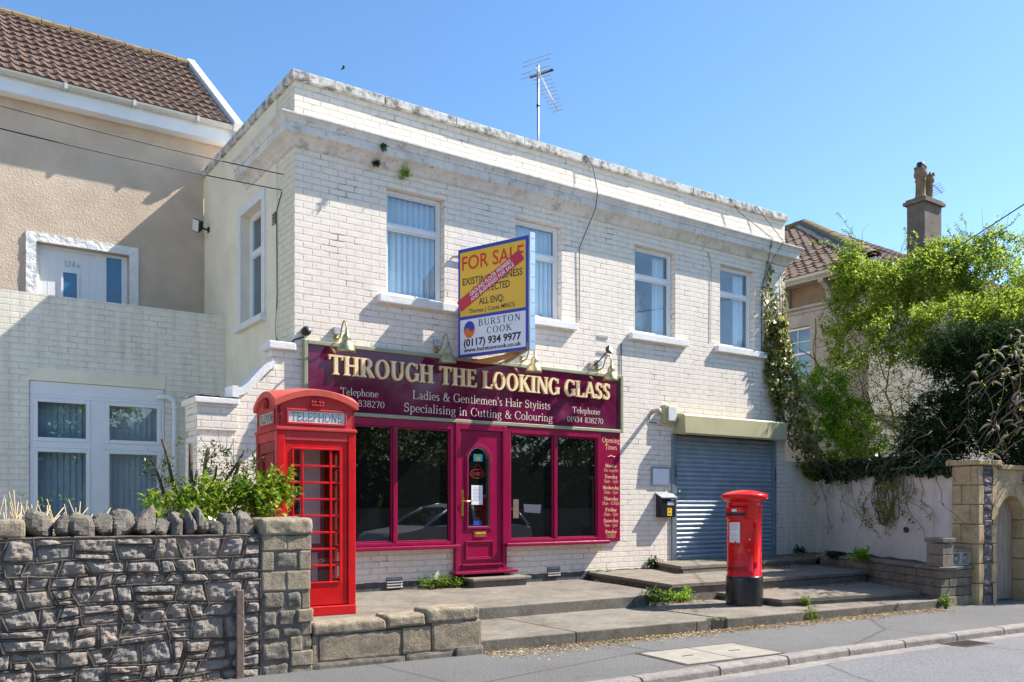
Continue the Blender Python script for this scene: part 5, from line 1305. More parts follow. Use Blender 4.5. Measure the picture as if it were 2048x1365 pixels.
while x < .40:
    x2 = min(x+.45, .42); j = random.uniform(-.01, .01)
    pr = [(6.57+.14*math.cos(a), 9.80+j+.10*math.sin(a)) for a in [math.pi*1.08-math.pi*1.16*k/7 for k in range(8)]]
    for (y0, z0), (y1, z1) in zip(pr, pr[1:]): mb.quad((x, y0, z0), (x2-.012, y0, z0), (x2-.012, y1, z1), (x, y1, z1))
    x = x2
mb.build('ridge_tiles', 'ridge', lh)
mb = MB(); mb.quad((-12, 6.35, 9.665), (.36, 6.35, 9.665), (.36, 6.46, 9.76), (-12, 6.46, 9.76)); mb.build('ridge_bed', 'lead', lh)
mb = MB(); P0, P1 = Vector((.36, 3.64, 7.62)), Vector((.36, 6.60, 9.90)); nv = Vector((0, -U_.z, U_.y))
vs_ = []
for P in (P0, P1):
    for x in (.36, .50):
        for o in (-.10, .055): vs_.append(tuple(Vector((x, P.y, P.z))+nv*o))
mb.add(vs_, [(0, 1, 3, 2), (4, 6, 7, 5), (0, 4, 5, 1), (2, 3, 7, 6), (1, 5, 7, 3), (0, 2, 6, 4)]); mb.build('verge_board', 'white_trim', lh, bevel=.008)
# ---------------------------------------------------------------- scroll-topped garden wall beside the shop corner
gw = thing('scroll_garden_wall', 'white painted brick garden wall with an S-shaped scroll coping at the shop corner', 'wall', (-.6, 0, 0))
f = FY(-.0)
mb = MB()
topc = [(-.0, 3.36), (-.30, 3.36), (-.30, 3.14)]
def scroll(q):                                        # centre line of the coping from right-top to left-bottom
    x = -.27-.46*q; s_ = q*q*(3-2*q); return (x, 3.175-.385*(s_*.85+q*.15))
sc = [scroll(k/18) for k in range(19)]
poly_ = [(0.0, -.05), (0.0, 3.36), (-.29, 3.36), (-.29, 3.12)] + [(p[0], p[1]-.05) for p in sc[1:]] + [(-.73, 2.62), (-1.19, 2.62), (-1.19, -.05)]
mb.extrude(poly_, f, -.24, -.0); mb.build('wall', 'white_brick', gw)
mb = MB()
mb.box(-1.205, -.03, -.05, -.73, .5, 2.23); mb.box(-1.205, -.03, 2.315, -.73, .5, 2.625); mb.box(-1.175, -.004, 2.23, -.73, .48, 2.315); mb.build('pier', 'white_brick', gw)
mb = MB()
nq = 24
def copt(u, v):
    x = -1.245+.53*u; return x, .018*noise.noise((x*4, v*3, 1))
mb.box(-1.245, -.075, 2.627, -.715, .54, 2.70)
mb.grid(lambda u, v: (-1.245+.53*u, -.075+.615*v, 2.702+.03*abs(noise.noise((u*5, v*4, 1)))+.035*(1-u)*(.5+.5*noise.noise((u*9, v*3, 4)))), 20, 12)
mb.box(-.345, -.055, 3.36, .004, .27, 3.455)
mb.build('coping', 'white_trim', gw, bevel=.01)
mb = MB(); N_ = 26
for k in range(N_):
    def sec(q):
        p = Vector((*scroll(q), 0)); p2 = Vector((*scroll(min(1, q+.01)), 0)); p1 = Vector((*scroll(max(0, q-.01)), 0)); t_ = (p2-p1).normalized(); n_ = Vector((t_.y, -t_.x, 0)); n_ = n_ if n_.y > 0 else -n_
        return (p-n_*.05, p+n_*.035)
    a, b = sec(k/N_), sec((k+1)/N_)
    mb.extrude([(a[0].x, a[0].y), (a[1].x, a[1].y), (b[1].x, b[1].y), (b[0].x, b[0].y)], f, -.27, .05)
mb.box(-.795, -.052, 2.725, -.72, .268, 2.86)
mb.build('scroll_coping', 'white_trim', gw)
# ---------------------------------------------------------------- rubble stone wall by the pavement
def rubble(mbs, mbj, fn, u0, u1, v0, v1, seed=1, rh=(.075, .165), rw=(.10, .30), jw=.015, rough_=.020, ground=None):
    rd = random.Random(seed); rows = [v0]
    while rows[-1] < v1-.07:
        rows.append(rows[-1]+rd.uniform(*rh))
    rows[-1] = v1
    if len(rows) > 2 and rows[-1]-rows[-2] < .07: rows.pop(-2)
    wave = lambda k, u: rows[k] + (0 if k in (0, len(rows)-1) else .050*noise.noise((u*1.9, k*3.1, seed))+.020*noise.noise((u*5, k*2.7, seed)))
    cells = []
    for k in range(len(rows)-1):
        u = u0; cuts = [u0]
        while u < u1-.10:
            u += rd.uniform(*rw)*(1.15 if rows[k+1]-rows[k] > .15 else .95); cuts.append(u)
        cuts[-1] = u1
        if len(cuts) > 2 and cuts[-1]-cuts[-2] < .07: cuts.pop(-2)
        for a, b in zip(cuts, cuts[1:]):
            ja, jb = [(0 if q in (u0, u1) else rd.uniform(-.035, .035)) for q in (a, b)]
            cells.append([(a-ja, wave(k, a)), (b-jb, wave(k, b)), (b+jb, wave(k+1, b)), (a+ja, wave(k+1, a))])
    out = []
    for c in cells:                                    # some cells split into two thin stones or a stone and snecks
        h_ = c[3][1]-c[0][1]; w_ = c[1][0]-c[0][0]
        if h_ > .125 and rd.random() < .42:
            t_ = rd.uniform(.3, .7); t2 = t_+rd.uniform(-.12, .12); L_ = lambda p, q, t: (p[0]+(q[0]-p[0])*t, p[1]+(q[1]-p[1])*t)
            m0, m1 = L_(c[0], c[3], t_), L_(c[1], c[2], t2); out += [[c[0], c[1], m1, m0], [m0, m1, c[2], c[3]]]
        else: out.append(c)
    for i, c in enumerate(out):
        cx_ = sum(p[0] for p in c)/4; cy_ = sum(p[1] for p in c)/4
        w_ = max(.03, c[1][0]-c[0][0]); h_ = max(.03, c[3][1]-c[0][1])
        sx, sy = max(.2, 1-jw/w_), max(.2, 1-jw/h_)
        q4 = [(cx_+(p[0]-cx_)*sx, cy_+(p[1]-cy_)*sy) for p in c]
        proud = rd.uniform(.002, .022); nx, ny = max(5, int(w_/.016)), max(5, int(h_/.016)); o_ = rd.random()*50
        tl, tw = rd.uniform(-.018, .018), rd.uniform(-.02, .012)
        def pt(u, v):
            a = (q4[0][0]*(1-u)+q4[1][0]*u)*(1-v)+(q4[3][0]*(1-u)+q4[2][0]*u)*v
            b = (q4[0][1]*(1-u)+q4[1][1]*u)*(1-v)+(q4[3][1]*(1-u)+q4[2][1]*u)*v
            ed = 1-max(abs(2*u-1), abs(2*v-1))**5
            jx = .006*noise.noise((a*14, b*14, o_)) if ed < .05 else 0
            n1 = noise.noise((a*9, b*11, o_)); n2 = noise.noise((a*24, b*27, o_)); n3 = abs(noise.noise((a*13, b*15, o_+9)))
            d = -.006 + ed*(proud+.008 + rough_*(n1*.9+n2*.55-n3*.9+.15+.35*noise.noise((a*48, b*52, o_))) + tl*(u-.5) + tw*(v-.5))
            return fn(a+jx, b+jx, d)
        mbs.grid(pt, nx, ny)
    # strap pointing: raised ribbons along the joints
    def rib(p, q):
        d = Vector((q[0]-p[0], q[1]-p[1], 0)); L_ = d.length
        if L_ < .02: return
        d /= L_; n_ = Vector((-d.y, d.x, 0)); K = max(2, int(L_/.035)); P = []
        for i in range(K+1):
            t_ = i/K; c = (p[0]+d.x*L_*t_, p[1]+d.y*L_*t_); wv = .006*noise.noise((c[0]*11, c[1]*11, seed+3)); hw = jw*.55*(1+.5*noise.noise((c[0]*8, c[1]*8, seed+5))); hh = .010+.006*noise.noise((c[0]*16, c[1]*16, seed))
            for s_, e_ in ((-1, -.010), (-.45, hh), (.45, hh), (1, -.010)): P.append(fn(c[0]+n_.x*(hw*s_+wv), c[1]+n_.y*(hw*s_+wv), e_))
        mbj.add(P, [(i*4+j, (i+1)*4+j, (i+1)*4+j+1, i*4+j+1) for i in range(K) for j in range(3)])
    for c in out:
        rib(c[0], c[1]); rib(c[0], c[3])
        if c[1][0] > u1-.01: rib(c[1], c[2])
        if c[2][1] > v1-.01: rib(c[3], c[2])
    mbj.quad(fn(u0, v0, -.006), fn(u1, v0, -.006), fn(u1, v1, -.006), fn(u0, v1, -.006))
SW = lambda off0=0: (lambda u, v, d: tuple(st(u, off0+d, v)))
sw = thing('rubble_stone_wall', 'grey rubble stone wall with upright coping stones in front of the left house', 'wall', tuple(st(-4, 0, 0)))
ms, mj = MB(), MB(); rubble(ms, mj, SW(0), -7.6, -2.10, -.08, 1.165, 5)
ms.build('wall_face', 'rubble', sw); mj.build('pointing', 'joint', sw)
mb = MB(); mb.T = None
P_ = [tuple(st(-7.6, -.012, 0)), tuple(st(-2.1, -.012, 0)), tuple(st(-2.1, -.34, 0)), tuple(st(-7.6, -.34, 0))]
mb.prism(P_, -.08, 1.15); mb.build('wall_core', 'joint', sw)
mb = MB(); mb.grid(lambda u, v: tuple(st(-7.6+5.5*u, .012-.36*v, 1.162+.012*noise.noise((u*30, v*3, 0))+.02*math.sin(math.pi*v))), 120, 6); 
mb.grid(lambda u, v: tuple(st(-7.6+5.5*u, .008+.010*noise.noise((u*40, v*4, 7)), 1.135+.03*v)), 120, 2); mb.build('mortar_bed', 'joint', sw)
def boulder(mb, c, r, seed, facets=9):
    """angular field stone: a sphere cut by random planes, then roughened"""
    rd = random.Random(seed); pl = []
    for k in range(facets):
        n_ = Vector((rd.gauss(0, 1), rd.gauss(0, 1), rd.gauss(0, 1))).normalized(); pl.append((n_, rd.uniform(.62, .92)))
    pl += [(Vector((0, 0, -1)), .85), (Vector((1, 0, 0)), .82), (Vector((-1, 0, 0)), .82), (Vector((0, -1, .1)).normalized(), .8)]
    nu, nv = 18, 12
    def pt(u, v):
        a, b = 2*math.pi*u, math.pi*(v-.5); d = Vector((math.cos(b)*math.cos(a), math.cos(b)*math.sin(a), math.sin(b))); L_ = 1.3
        for n_, o in pl:
            q = d.dot(n_)
            if q > .01: L_ = min(L_, o/q)
        L_ *= 1+.05*noise.noise(tuple(d*3+Vector((seed, 0, 0))))+.025*noise.noise(tuple(d*8+Vector((seed, 5, 0))))
        p = d*L_
        return tuple(Vector(c)+SD*(p.x*r[0])-SN*(p.y*r[1])+Vector((0, 0, p.z*r[2])))
    mb.grid(pt, nu, nv)
cop = [(-3.707, .088, .10), (-3.564, .047, .09), (-3.429, .085, .105), (-3.271, .074, .075), (-3.138, .083, .09), (-2.987, .087, .11), (-2.843, .066, .08), (-2.739, .055, .10), (-2.63, .052, .095), (-2.553, .047, .10), (-2.447, .065, .072), (-2.329, .058, .10), (-2.205, .088, .095)]
for k in range(1, 16): cop.append((-4.02-.21*k+random.uniform(-.02, .02), random.uniform(.07, .10), random.uniform(.08, .11)))
for k, (t_, hw, hh) in enumerate(cop):
    mb = MB(); c = st(t_, -.165, 1.165+hh*.82); boulder(mb, c, (hw*1.28, .17, hh*1.25), 20+k); mb.build('coping_stone', 'grey_stone', sw)
mb = MB(); mb.T = None
def slabstone(mb, t0, t1, o0, o1, z0, z1, seed, r=.02, n=(10, 6, 5)):
    """roughly dressed block in the street frame with worn edges"""
    t0 -= .005; t1 += .005; z0 -= .004; z1 += .004
    a = Vector(((t0+t1)/2, (o0+o1)/2, (z0+z1)/2)); h = Vector(((t1-t0)/2, (o1-o0)/2, (z1-z0)/2))
    nu, nv, nw = n
    def P(x, y, z):
        q = Vector((x, y, z)); 
        # rounded box
        w_ = []
        for i in range(3):
            inner = max(0, h[i]-r*2); w_.append(max(-inner, min(inner, q[i]*h[i])))
        w_ = Vector(w_); d = Vector((x*h.x, y*h.y, z*h.z))-w_
        if d.length > 1e-6: d = d.normalized()*min(d.length, r*2) if d.length > r*2 else d
        p = w_+d
        k_ = r*.55
        g_ = Vector((noise.noise((p.x*7+seed, p.y*7, p.z*7)), noise.noise((p.x*7, p.y*7+seed, p.z*7)), noise.noise((p.x*7, p.y*7, p.z*7+seed))))*k_ + Vector((0, 0, 1))*0
        g2 = noise.noise((p.x*22, p.y*22+seed, p.z*22))*k_*.4
        p = p+g_+Vector((g2, g2, g2)); return tuple(st(a.x+p.x, a.y+p.y, a.z+p.z))
    for s_ in (-1, 1):
        mb.grid(lambda u, v: P(2*u-1, s_, 2*v-1), nu, nw, flip=s_ < 0)
        mb.grid(lambda u, v: P(2*u-1, 2*v-1, s_), nu, nv, flip=s_ < 0)
        mb.grid(lambda u, v: P(s_, 2*u-1, 2*v-1), nv, nw, flip=s_ < 0)
    return mb
mb = MB(); slabstone(mb, -4.14, -3.80, -.36, .01, 1.165, 1.30, 3, .02); mb.build('coping_stone', 'tan_stone', sw, label='flat tan coping slab')
# end pier: ashlar and rubble blocks with a rounded cap
pr_ = MB()
slabstone(pr_, -2.10, -1.665, -.36, .035, 1.155, 1.30, 11, .02, (20, 10, 10)); pr_.build('pier_cap', 'tan_stone', sw)
for k, (a, b, z0, z1, m_, o_) in enumerate([(-2.09, -1.89, 1.03, 1.152, 't', .02), (-1.885, -1.675, 1.03, 1.152, 't', .02), (-2.09, -1.995, .86, 1.026, 't', .016), (-1.985, -1.785, .875, 1.02, 'g', .02), (-1.775, -1.68, .86, 1.026, 't', .02), (-2.09, -1.89, .69, .855, 't', .014), (-1.885, -1.68, .69, .855, 't', .02),
    (-2.09, -1.90, .54, .685, 'g', .02), (-1.89, -1.76, .54, .685, 'g', .02), (-1.755, -1.685, .53, .685, 't', .01), (-2.09, -1.965, .385, .535, 'g', .02), (-1.955, -1.80, .385, .535, 'g', .02), (-1.79, -1.66, .42, .525, 't', .03), (-2.09, -1.94, .27, .38, 'g', .02), (-1.93, -1.76, .30, .38, 'g', .02), (-1.75, -1.67, .31, .41, 't', .01),
    (-2.09, -1.86, .10, .265, 'g', .02), (-1.85, -1.755, .18, .295, 't', .02), (-1.85, -1.66, .05, .175, 't', .02), (-1.745, -1.66, .18, .30, 'g', .01), (-2.09, -1.87, -.06, .09, 'g', .02), (-1.86, -1.66, -.06, .045, 't', .01)]):
    mb = MB(); slabstone(mb, a, b, -.34, o_, z0, z1, k*3.1, .007 if m_ == 't' else .020, (12, 6, 10)); mb.build('pier_block', 'tan_stone' if m_ == 't' else 'grey_stone', sw)
mb = MB(); mb.prism([tuple(st(a, o, 0)) for a, o in ((-2.095, .004), (-1.68, .004), (-1.68, -.33), (-2.095, -.33))], -.08, 1.16); mb.build('pier_core', 'concrete', sw)
tp = tag(MB().prism([tuple(st(a, o, 0)) for a, o in ((-2.305, .055), (-2.245, .055), (-2.245, .012), (-2.305, .012))], -.02, .72).build('timber_post', 'timber', bevel=.006), 'thin weathered timber batten standing against the rubble wall', 'post')
# low retaining wall of worn blocks below the telephone box
lw = thing('low_block_wall', 'low weathered sandstone block wall edging the forecourt below the telephone box', 'wall', tuple(st(-.9, 0, 0)))
for k, (a, b, z0, z1, o_) in enumerate([(-1.655, -.985, .29, .392, .012), (-.975, -.60, .305, .415, .016), (-.592, -.045, .325, .452, .02)]):
    mb = MB(); slabstone(mb, a, b, -.30, o_, z0, z1, 40+k, .017, (26, 8, 8)); mb.build('coping_block', 'tan_stone', lw)
for k, (a, b, z0, z1, o_) in enumerate([(-1.655, -1.60, .03, .285, -.01), (-1.59, -.835, .055, .285, .0), (-.825, -.545, .06, .30, .004), (-.535, -.02, .05, .325, .01)]):
    mb = MB(); slabstone(mb, a, b, -.28, o_, z0, z1, 50+k, .008, (20, 6, 10)); mb.build('wall_block', 'tan_stone', lw)
for k, (a, b, z1, o_) in enumerate([(-1.655, -.80, .055, .012), (-.795, -.31, .06, .016), (-.30, -.01, .085, .03)]):
    mb = MB(); slabstone(mb, a, b, -.28, o_, -.06, z1, 60+k, .012, (14, 6, 4)); mb.build('footing_block', 'concrete_riser', lw)
mb = MB(); mb.prism([tuple(st(a, o, 0)) for a, o in ((-1.65, -.02), (-.06, -.02), (-.06, -.27), (-1.65, -.27))], -.06, .38); mb.build('wall_core', 'joint', lw)
# ---------------------------------------------------------------- right side: pink rendered wall, block planter, stone gateway
PA, PB_ = Vector((10.62, .02, 0)), Vector((8.52, -3.95, 0))
pdir = (PB_-PA).normalized(); pn = Vector((pdir.y, -pdir.x, 0))
if pn.x > 0: pn = -pn
plen = (PB_-PA).length
pf = lambda u, v, d: tuple(PA+pdir*u+pn*d+Vector((0, 0, v)))
t = thing('rendered_wall', 'tall stained pinkish rendered garden wall overhung by creepers', 'wall', tuple(PA))
mb = MB(); mb.grid(lambda u, v: pf(plen*u, -.1+2.12*v, .012*noise.noise((u*5, v*3, 8))), 40, 20)
a = [pf(0, 0, 0), pf(plen, 0, 0), pf(plen, 0, -.28), pf(0, 0, -.28)]; mb.prism([p[:2] for p in [pf(0, 0, -.02), pf(plen, 0, -.02), pf(plen, 0, -.28), pf(0, 0, -.28)]], -.1, 2.0)
mb.build('wall', 'pink', t)
mb = MB(); mb.lathe([(.03, -.01), (.042, .0), (.046, .03), (.036, .05), (.03, .04), (.028, -.01)], pf(3.15, 1.02, 0), 12, axis=tuple(pn)); mb.build('pipe_end', 'iron', t)
def blocks(mb, fn, u0, u1, rows, bl, seed=1, gap=.008, proud=(0, .008), depth=.1, off=.5, bev=0):
    rd = random.Random(seed)
    for k, (z0, z1) in enumerate(zip(rows, rows[1:])):
        u = u0 - (bl*off if k % 2 else 0)
        while u < u1-1e-4:
            a, b = max(u, u0), min(u+bl*rd.uniform(.96, 1.04), u1); u = b if b < u1 else u1
            if b-a < .02: continue
            p = rd.uniform(*proud); mb.extrude([(a+gap/2, z0+gap/2), (b-gap/2, z0+gap/2), (b-gap/2, z1-gap/2), (a+gap/2, z1-gap/2)], fn, -depth, p)
    return mb
# block planter
Q0, Q1 = Vector((9.30, -1.02, 0)), Vector((7.72, -4.10, 0))
qd = (Q1-Q0).normalized(); qn = Vector((qd.y, -qd.x, 0)); qn = -qn if qn.x > 0 else qn; ql = (Q1-Q0).length
qf = lambda u, v, d: tuple(Q0+qd*u+qn*d+Vector((0, 0, v)))
t0s = (Q1-S0).dot(SD); o0s = (Q1-S0).dot(SN); ff_ = lambda u, v, d: tuple(st(t0s+u, o0s+d, v)); fl = .74
bp = thing('block_planter', 'low brown blockwork planter with a stub pier and pierced screen blocks by the gateway', 'planter', tuple(Q1))
mb = MB(); rows = [-.05, .155, .26, .365, .47, .515]; rows = [-.05, .14, .27, .39, .51]
blocks(mb, qf, 0, ql-.1, rows, .44, 3); blocks(mb, ff_, 0, fl, rows[1:], .42, 4); mb.build('wall', 'blockwork', bp, bevel=.006)
mb = MB(); mb.prism([qf(.0, 0, -.012)[:2], qf(ql-.05, 0, -.012)[:2], ff_(fl, 0, -.012)[:2], ff_(fl, 0, -.3)[:2], qf(ql-.3, 0, -.3)[:2], qf(0, 0, -.3)[:2]], -.05, .50); mb.build('wall_core', 'joint', bp)
mb = MB(); blocks(mb, ff_, 0, fl, [-.06, .137], .8, 8, depth=.08); mb.build('footing', 'tan_stone', bp, bevel=.006)
mb = MB(); n_ = 6
for k in range(n_):
    a, b = ql*k/n_, ql*(k+1)/n_-.01
    if k == n_-1: b = ql+.03
    mb.extrude([(a, .512), (b, .512), (b, .555), (a, .555)], qf, -.24, .035)
for k in range(2): mb.extrude([(.25+(fl-.25)*k/2, .513), (.25+(fl-.25)*(k+1)/2-.01, .513), (.25+(fl-.25)*(k+1)/2-.01, .556), (.25+(fl-.25)*k/2, .556)], ff_, -.24, .035)
mb.build('coping', 'slab', bp, bevel=.006)
mb = MB(); zz = .558
for k in range(2): mb.extrude([(.05, zz+k*.165), (.30, zz+k*.165), (.30, zz+k*.165+.158), (.05, zz+k*.165+.158)], ff_, -.25, .0)
mb.build('stub_pier', 'blockwork', bp, bevel=.006)
mb = MB(); mb.extrude([(.03, .892), (.32, .892), (.33, .91), (.32, .955), (.03, .955), (.02, .91)], ff_, -.27, .02); mb.build('pier_cap', 'blockwork', bp, bevel=.012, seg=2)
for k in range(2):
    u0 = .315+k*.215; s_ = .205; cx0, cz0 = u0+s_/2, .562+s_*.47
    mb = MB(); frame_boxes(mb, ff_, u0, .560, u0+s_, .560+s_*.94, .022, -.12, -.03)
    for q in range(4):
        a0 = math.pi/4+q*math.pi/2
        for sg_ in (-1, 1):
            pth = []
            for i in range(9):
                w_ = i/8; L_ = w_*s_*.60; x_ = L_*math.cos(a0)-sg_*.042*math.sin(math.pi*w_)*math.sin(a0); z_ = L_*math.sin(a0)+sg_*.042*math.sin(math.pi*w_)*math.cos(a0)
                pth.append(ff_(cx0+max(-s_*.48, min(s_*.48, x_)), cz0+max(-s_*.45, min(s_*.45, z_)), -.07))
            mb.tube(pth, .008, 6)
    mb.lathe([(0, .03), (.03, .03), (.03, -.03), (0, -.03)], ff_(cx0, cz0, -.07), 10, axis=tuple(SN)); mb.build('screen_block', 'screen', bp)
mb = MB(); mb.extrude([(.31, .758), (.745, .758), (.745, .80), (.31, .80)], ff_, -.20, .0); mb.build('screen_coping', 'blockwork', bp, bevel=.006)
# soil bed behind the planter wall
mb = MB()
def bed(u, v):
    a = Vector(qf(ql*u, 0, -.03)).lerp(Vector(pf(plen*(.12+.86*u), 0, .0)), v)
    return (a.x, a.y, .50+.03*noise.noise((a.x*4, a.y*4, 2))+.05*v)
mb.grid(bed, 30, 8); mb.poly([(9.30, -1.05, .48), (10.3, -.5, .49), (10.6, .0, .49), (9.5, .0, .48)]); struct(mb.build('planting_bed', 'soil'))
# stone gateway
tg = 7.99
gt = thing('stone_gateway', 'golden stone gateway with a square pier and a round-headed door opening', 'gateway', tuple(st(tg, 0, 0)))
og = .0
gfn = lambda u, v, d: tuple(st(tg+u, og+d, v)); gl_ = lambda u, v, d: tuple(st(tg-d, og-.40+u, v))     # left flank
rows = [-.06, .30, .58, .86, 1.14, 1.42, 1.70, 1.98]
mb = MB(); blocks(mb, gl_, 0, .40, rows, .30, 5, depth=.1, proud=(0, .02)); mb.build('flank_blocks', 'ash_stone', gt, bevel=.012)
mb = MB()
for k, (z0, z1) in enumerate(zip(rows, rows[1:])):
    a = .11+.03*(k % 2); b = .46-.10+.02*((k+1) % 2)
    for q0, q1 in ((.004, a), (b-.03, .455)):
        mb = MB(); mb.extrude([(q0, z0+.004), (q1, z0+.004), (q1, z1-.004), (q0, z1-.004)], gfn, -.1, .012); mb.build('quoin_block', 'ash_stone', gt, bevel=.010)
ms = MB(); mj = MB(); rubble(ms, mj, gfn, .12, .35, -.06, 1.98, 9, (.09, .26), (.22, .24), .014, .012); ms.build('infill', 'blue_stone', gt); mj.build('infill_pointing', 'joint', gt)
mb = MB(); mb.prism([gfn(.01, 0, -.012)[:2], gfn(.45, 0, -.012)[:2], gfn(.45, 0, -.39)[:2], gfn(.01, 0, -.39)[:2]], -.06, 1.97); mb.build('pier_core', 'joint', gt)
mb = MB(); mb.extrude([(-.05, 1.985), (.52, 1.985), (.52, 2.06), (-.05, 2.06)], gfn, -.46, .05); mb.build('pier_cap', 'ash_stone', gt, bevel=.014, seg=2)
# wall over and beyond the gate, with arched opening
gw0, gw1, zsp = .46, 1.16, 1.20; gcx, grr = (gw0+gw1)/2, (gw1-gw0)/2
an = 14; arcp = [(gcx+grr*math.cos(math.pi*k/an), zsp+grr*math.sin(math.pi*k/an)) for k in range(an+1)]
mb = MB()
for k in range(an):
    p, q = arcp[k], arcp[k+1]; mb.extrude([p, (p[0], 1.93), (q[0], 1.93), q], gfn, -.38, .0)
mb.build('arch_head', 'ash_stone', gt)
mb = MB()
for k in range(7):
    a0, a1 = math.pi*k/7+.01, math.pi*(k+1)/7-.01; r0, r1 = grr+.002, grr+.15
    pts = [(gcx+r0*math.cos(a0), zsp+r0*math.sin(a0)), (gcx+r1*math.cos(a0), zsp+r1*math.sin(a0)), (gcx+r1*math.cos((a0+a1)/2), zsp+r1*math.sin((a0+a1)/2)), (gcx+r1*math.cos(a1), zsp+r1*math.sin(a1)), (gcx+r0*math.cos(a1), zsp+r0*math.sin(a1)), (gcx+r0*math.cos((a0+a1)/2), zsp+r0*math.sin((a0+a1)/2))]
    mb.extrude(pts, gfn, -.36, .02)
mb.build('voussoir', 'ash_stone', gt, bevel=.006) if 0 else mb.build('arch_ring', 'ash_stone', gt)
mb = MB(); blocks(mb, gfn, gw1+.002, 5.2, [-.06, .30, .62, .92, 1.20, 1.50, 1.93], .62, 12, depth=.38, proud=(0, .02)); mb.build('wall_blocks', 'ash_stone', gt, bevel=.012)
mb = MB(); mb.extrude([(.53, 1.932), (5.2, 1.932), (5.2, 2.0), (.53, 2.0)], gfn, -.42, .04); mb.build('wall_coping', 'ash_stone', gt, bevel=.01)
gd = thing('garden_gate', 'weathered round-headed plank gate numbered 118 set in the stone gateway', 'gate', tuple(st(tg+.8, -.2, 0)))
npk = 6; pw_ = (gw1-gw0-.02)/npk
mb = MB()
for k in range(npk):
    a, b = gw0+.01+pw_*k+.003, gw0+.01+pw_*(k+1)-.003
    zt_ = [zsp+math.sqrt(max(0, grr**2-(u-gcx)**2)) for u in (a, (a+b)/2, b)]
    mb.extrude([(a, .02), (b, .02), (b, zt_[2]-.01), ((a+b)/2, zt_[1]-.01), (a, zt_[0]-.01)], gfn, -.22, -.175+random.uniform(-.004, .004))
mb.build('planks', 'planks', gd)
mb = MB(); sans(mb, '118', gfn, gw0+.20, .98, .085, .16, .02, -.171, -.165, 'c'); mb.build('number', 'iron', gd)
mb = MB(); mb.extrude([(gw0+.13, .90), (gw0+.28, .90), (gw0+.28, .95), (gw0+.13, .95)], gfn, -.171, -.165); mb.build('name_plate', 'iron', gd)
# ---------------------------------------------------------------- right-hand house
rh_ = thing('stone_villa', 'grey stone villa with russet tiled hipped roof and tall chimney behind the creepers', 'house', (15, 4, 0))
XW, YS = 12.8, .30
wfn = lambda u, v, d: (XW-d, -u, v); sfn = lambda u, v, d: (u, YS-d, v)
mb = MB(); wall_grid(mb, wfn, -12, -YS, 0, 5.90, [(-2.50, 4.30, -1.74, 5.50)], -.14); wall_grid(mb, sfn, XW, 21, 0, 5.90, [(13.5, 1.2, 14.3, 2.75)], -.15); mb.build('wall', 'bath_stone', rh_)
mb = MB(); mb.box(XW+.03, YS+.03, 5.90, 21, 12, 6.42); mb.build('frieze', 'brown_panel', rh_)
mb = MB()
for a, z0, z1 in ((.07, 5.895, 5.96), (.04, 5.80, 5.86), (.06, 3.36, 3.46), (.04, 3.26, 3.36)):
    mb.prism([(XW-a, YS-a), (21, YS-a), (21, YS+.05), (XW+.05, YS+.05), (XW+.05, 12), (XW-a, 12)], z0, z1)
mb.build('string_course', 'bath_stone', rh_, bevel=.008)
mb = MB(); mb.prism([(XW-.025, YS-.025), (XW+.45, YS-.025), (XW+.45, YS+.1), (XW+.1, YS+.1), (XW+.1, YS+.28), (XW-.025, YS+.28)], 0, 3.255); mb.prism([(XW-.025, YS-.025), (XW+.45, YS-.025), (XW+.45, YS+.1), (XW+.1, YS+.1), (XW+.1, YS+.28), (XW-.025, YS+.28)], 3.465, 5.79); mb.build('quoin', 'bath_stone', rh_)
mb = MB()                                              # curved eaves brackets
br = [(0, 5.96), (.05, 5.96), (.07, 6.10), (.14, 6.22), (.27, 6.30), (.36, 6.33), (.36, 6.42), (0, 6.42)]
for y in (1.22, 2.35, 3.5, 4.6, 5.7): mb = MB(); mb.extrude(br, lambda u, v, d: (XW-u, y+d, v), -.065, .065); mb.build('eaves_bracket', 'bath_stone', rh_)
for x in (13.9, 15.0, 16.1, 17.2): mb = MB(); mb.extrude(br, lambda u, v, d: (x+d, YS-u, v), -.065, .065); mb.build('eaves_bracket', 'bath_stone', rh_)
mb = MB(); mb.extrude(br, lambda u, v, d: (XW-u, YS+.05+d, v), -.0, .13); mb.build('eaves_bracket', 'bath_stone', rh_)
mb = MB(); mb.extrude(br, lambda u, v, d: (XW+.1+d, YS-u, v), -.05, .13); mb.build('eaves_bracket', 'bath_stone', rh_)
mb = MB(); mb.box(12.40, -.10, 6.42, 21, 12, 6.46); mb.build('soffit', 'bath_stone', rh_)
mb = MB()
gp = [(-.065*math.cos(q), -.065*math.sin(q)) for q in [math.pi*k/8 for k in range(9)]]
for (a, b), (c, d) in zip(gp, gp[1:]):
    mb.quad((12.38+a, -.12, 6.52+b), (12.38+a, 12, 6.52+b), (12.38+c, 12, 6.52+d), (12.38+c, -.12, 6.52+d))
    mb.quad((12.38, -.12+a, 6.52+b), (21, -.12+a, 6.52+b), (21, -.12+c, 6.52+d), (12.38, -.12+c, 6.52+d))
mb.box(12.31, -.19, 6.44, 12.45, -.05, 6.53); mb.box(12.43, -.07, 6.40, 12.47, 12, 6.54); mb.build('gutter', 'gutter', rh_)
run, rise = 6.5, 3.62; sl_ = math.hypot(run, rise); U1 = Vector((run, 0, rise)).normalized(); U2 = Vector((0, run, rise)).normalized()
mb = MB(); tile_roof(mb, (12.36, 14, 6.53), (0, -1, 0), U1, sl_, .23, .31, lambda b: (0, 14.12-b/sl_*run), amp=.045)
tile_roof(mb, (12.30, -.12, 6.53), (1, 0, 0), U2, sl_, .23, .31, lambda b: (b/sl_*run, 13.2-b/sl_*run), amp=.045)
mb.build('roof', 'tile_red', rh_)
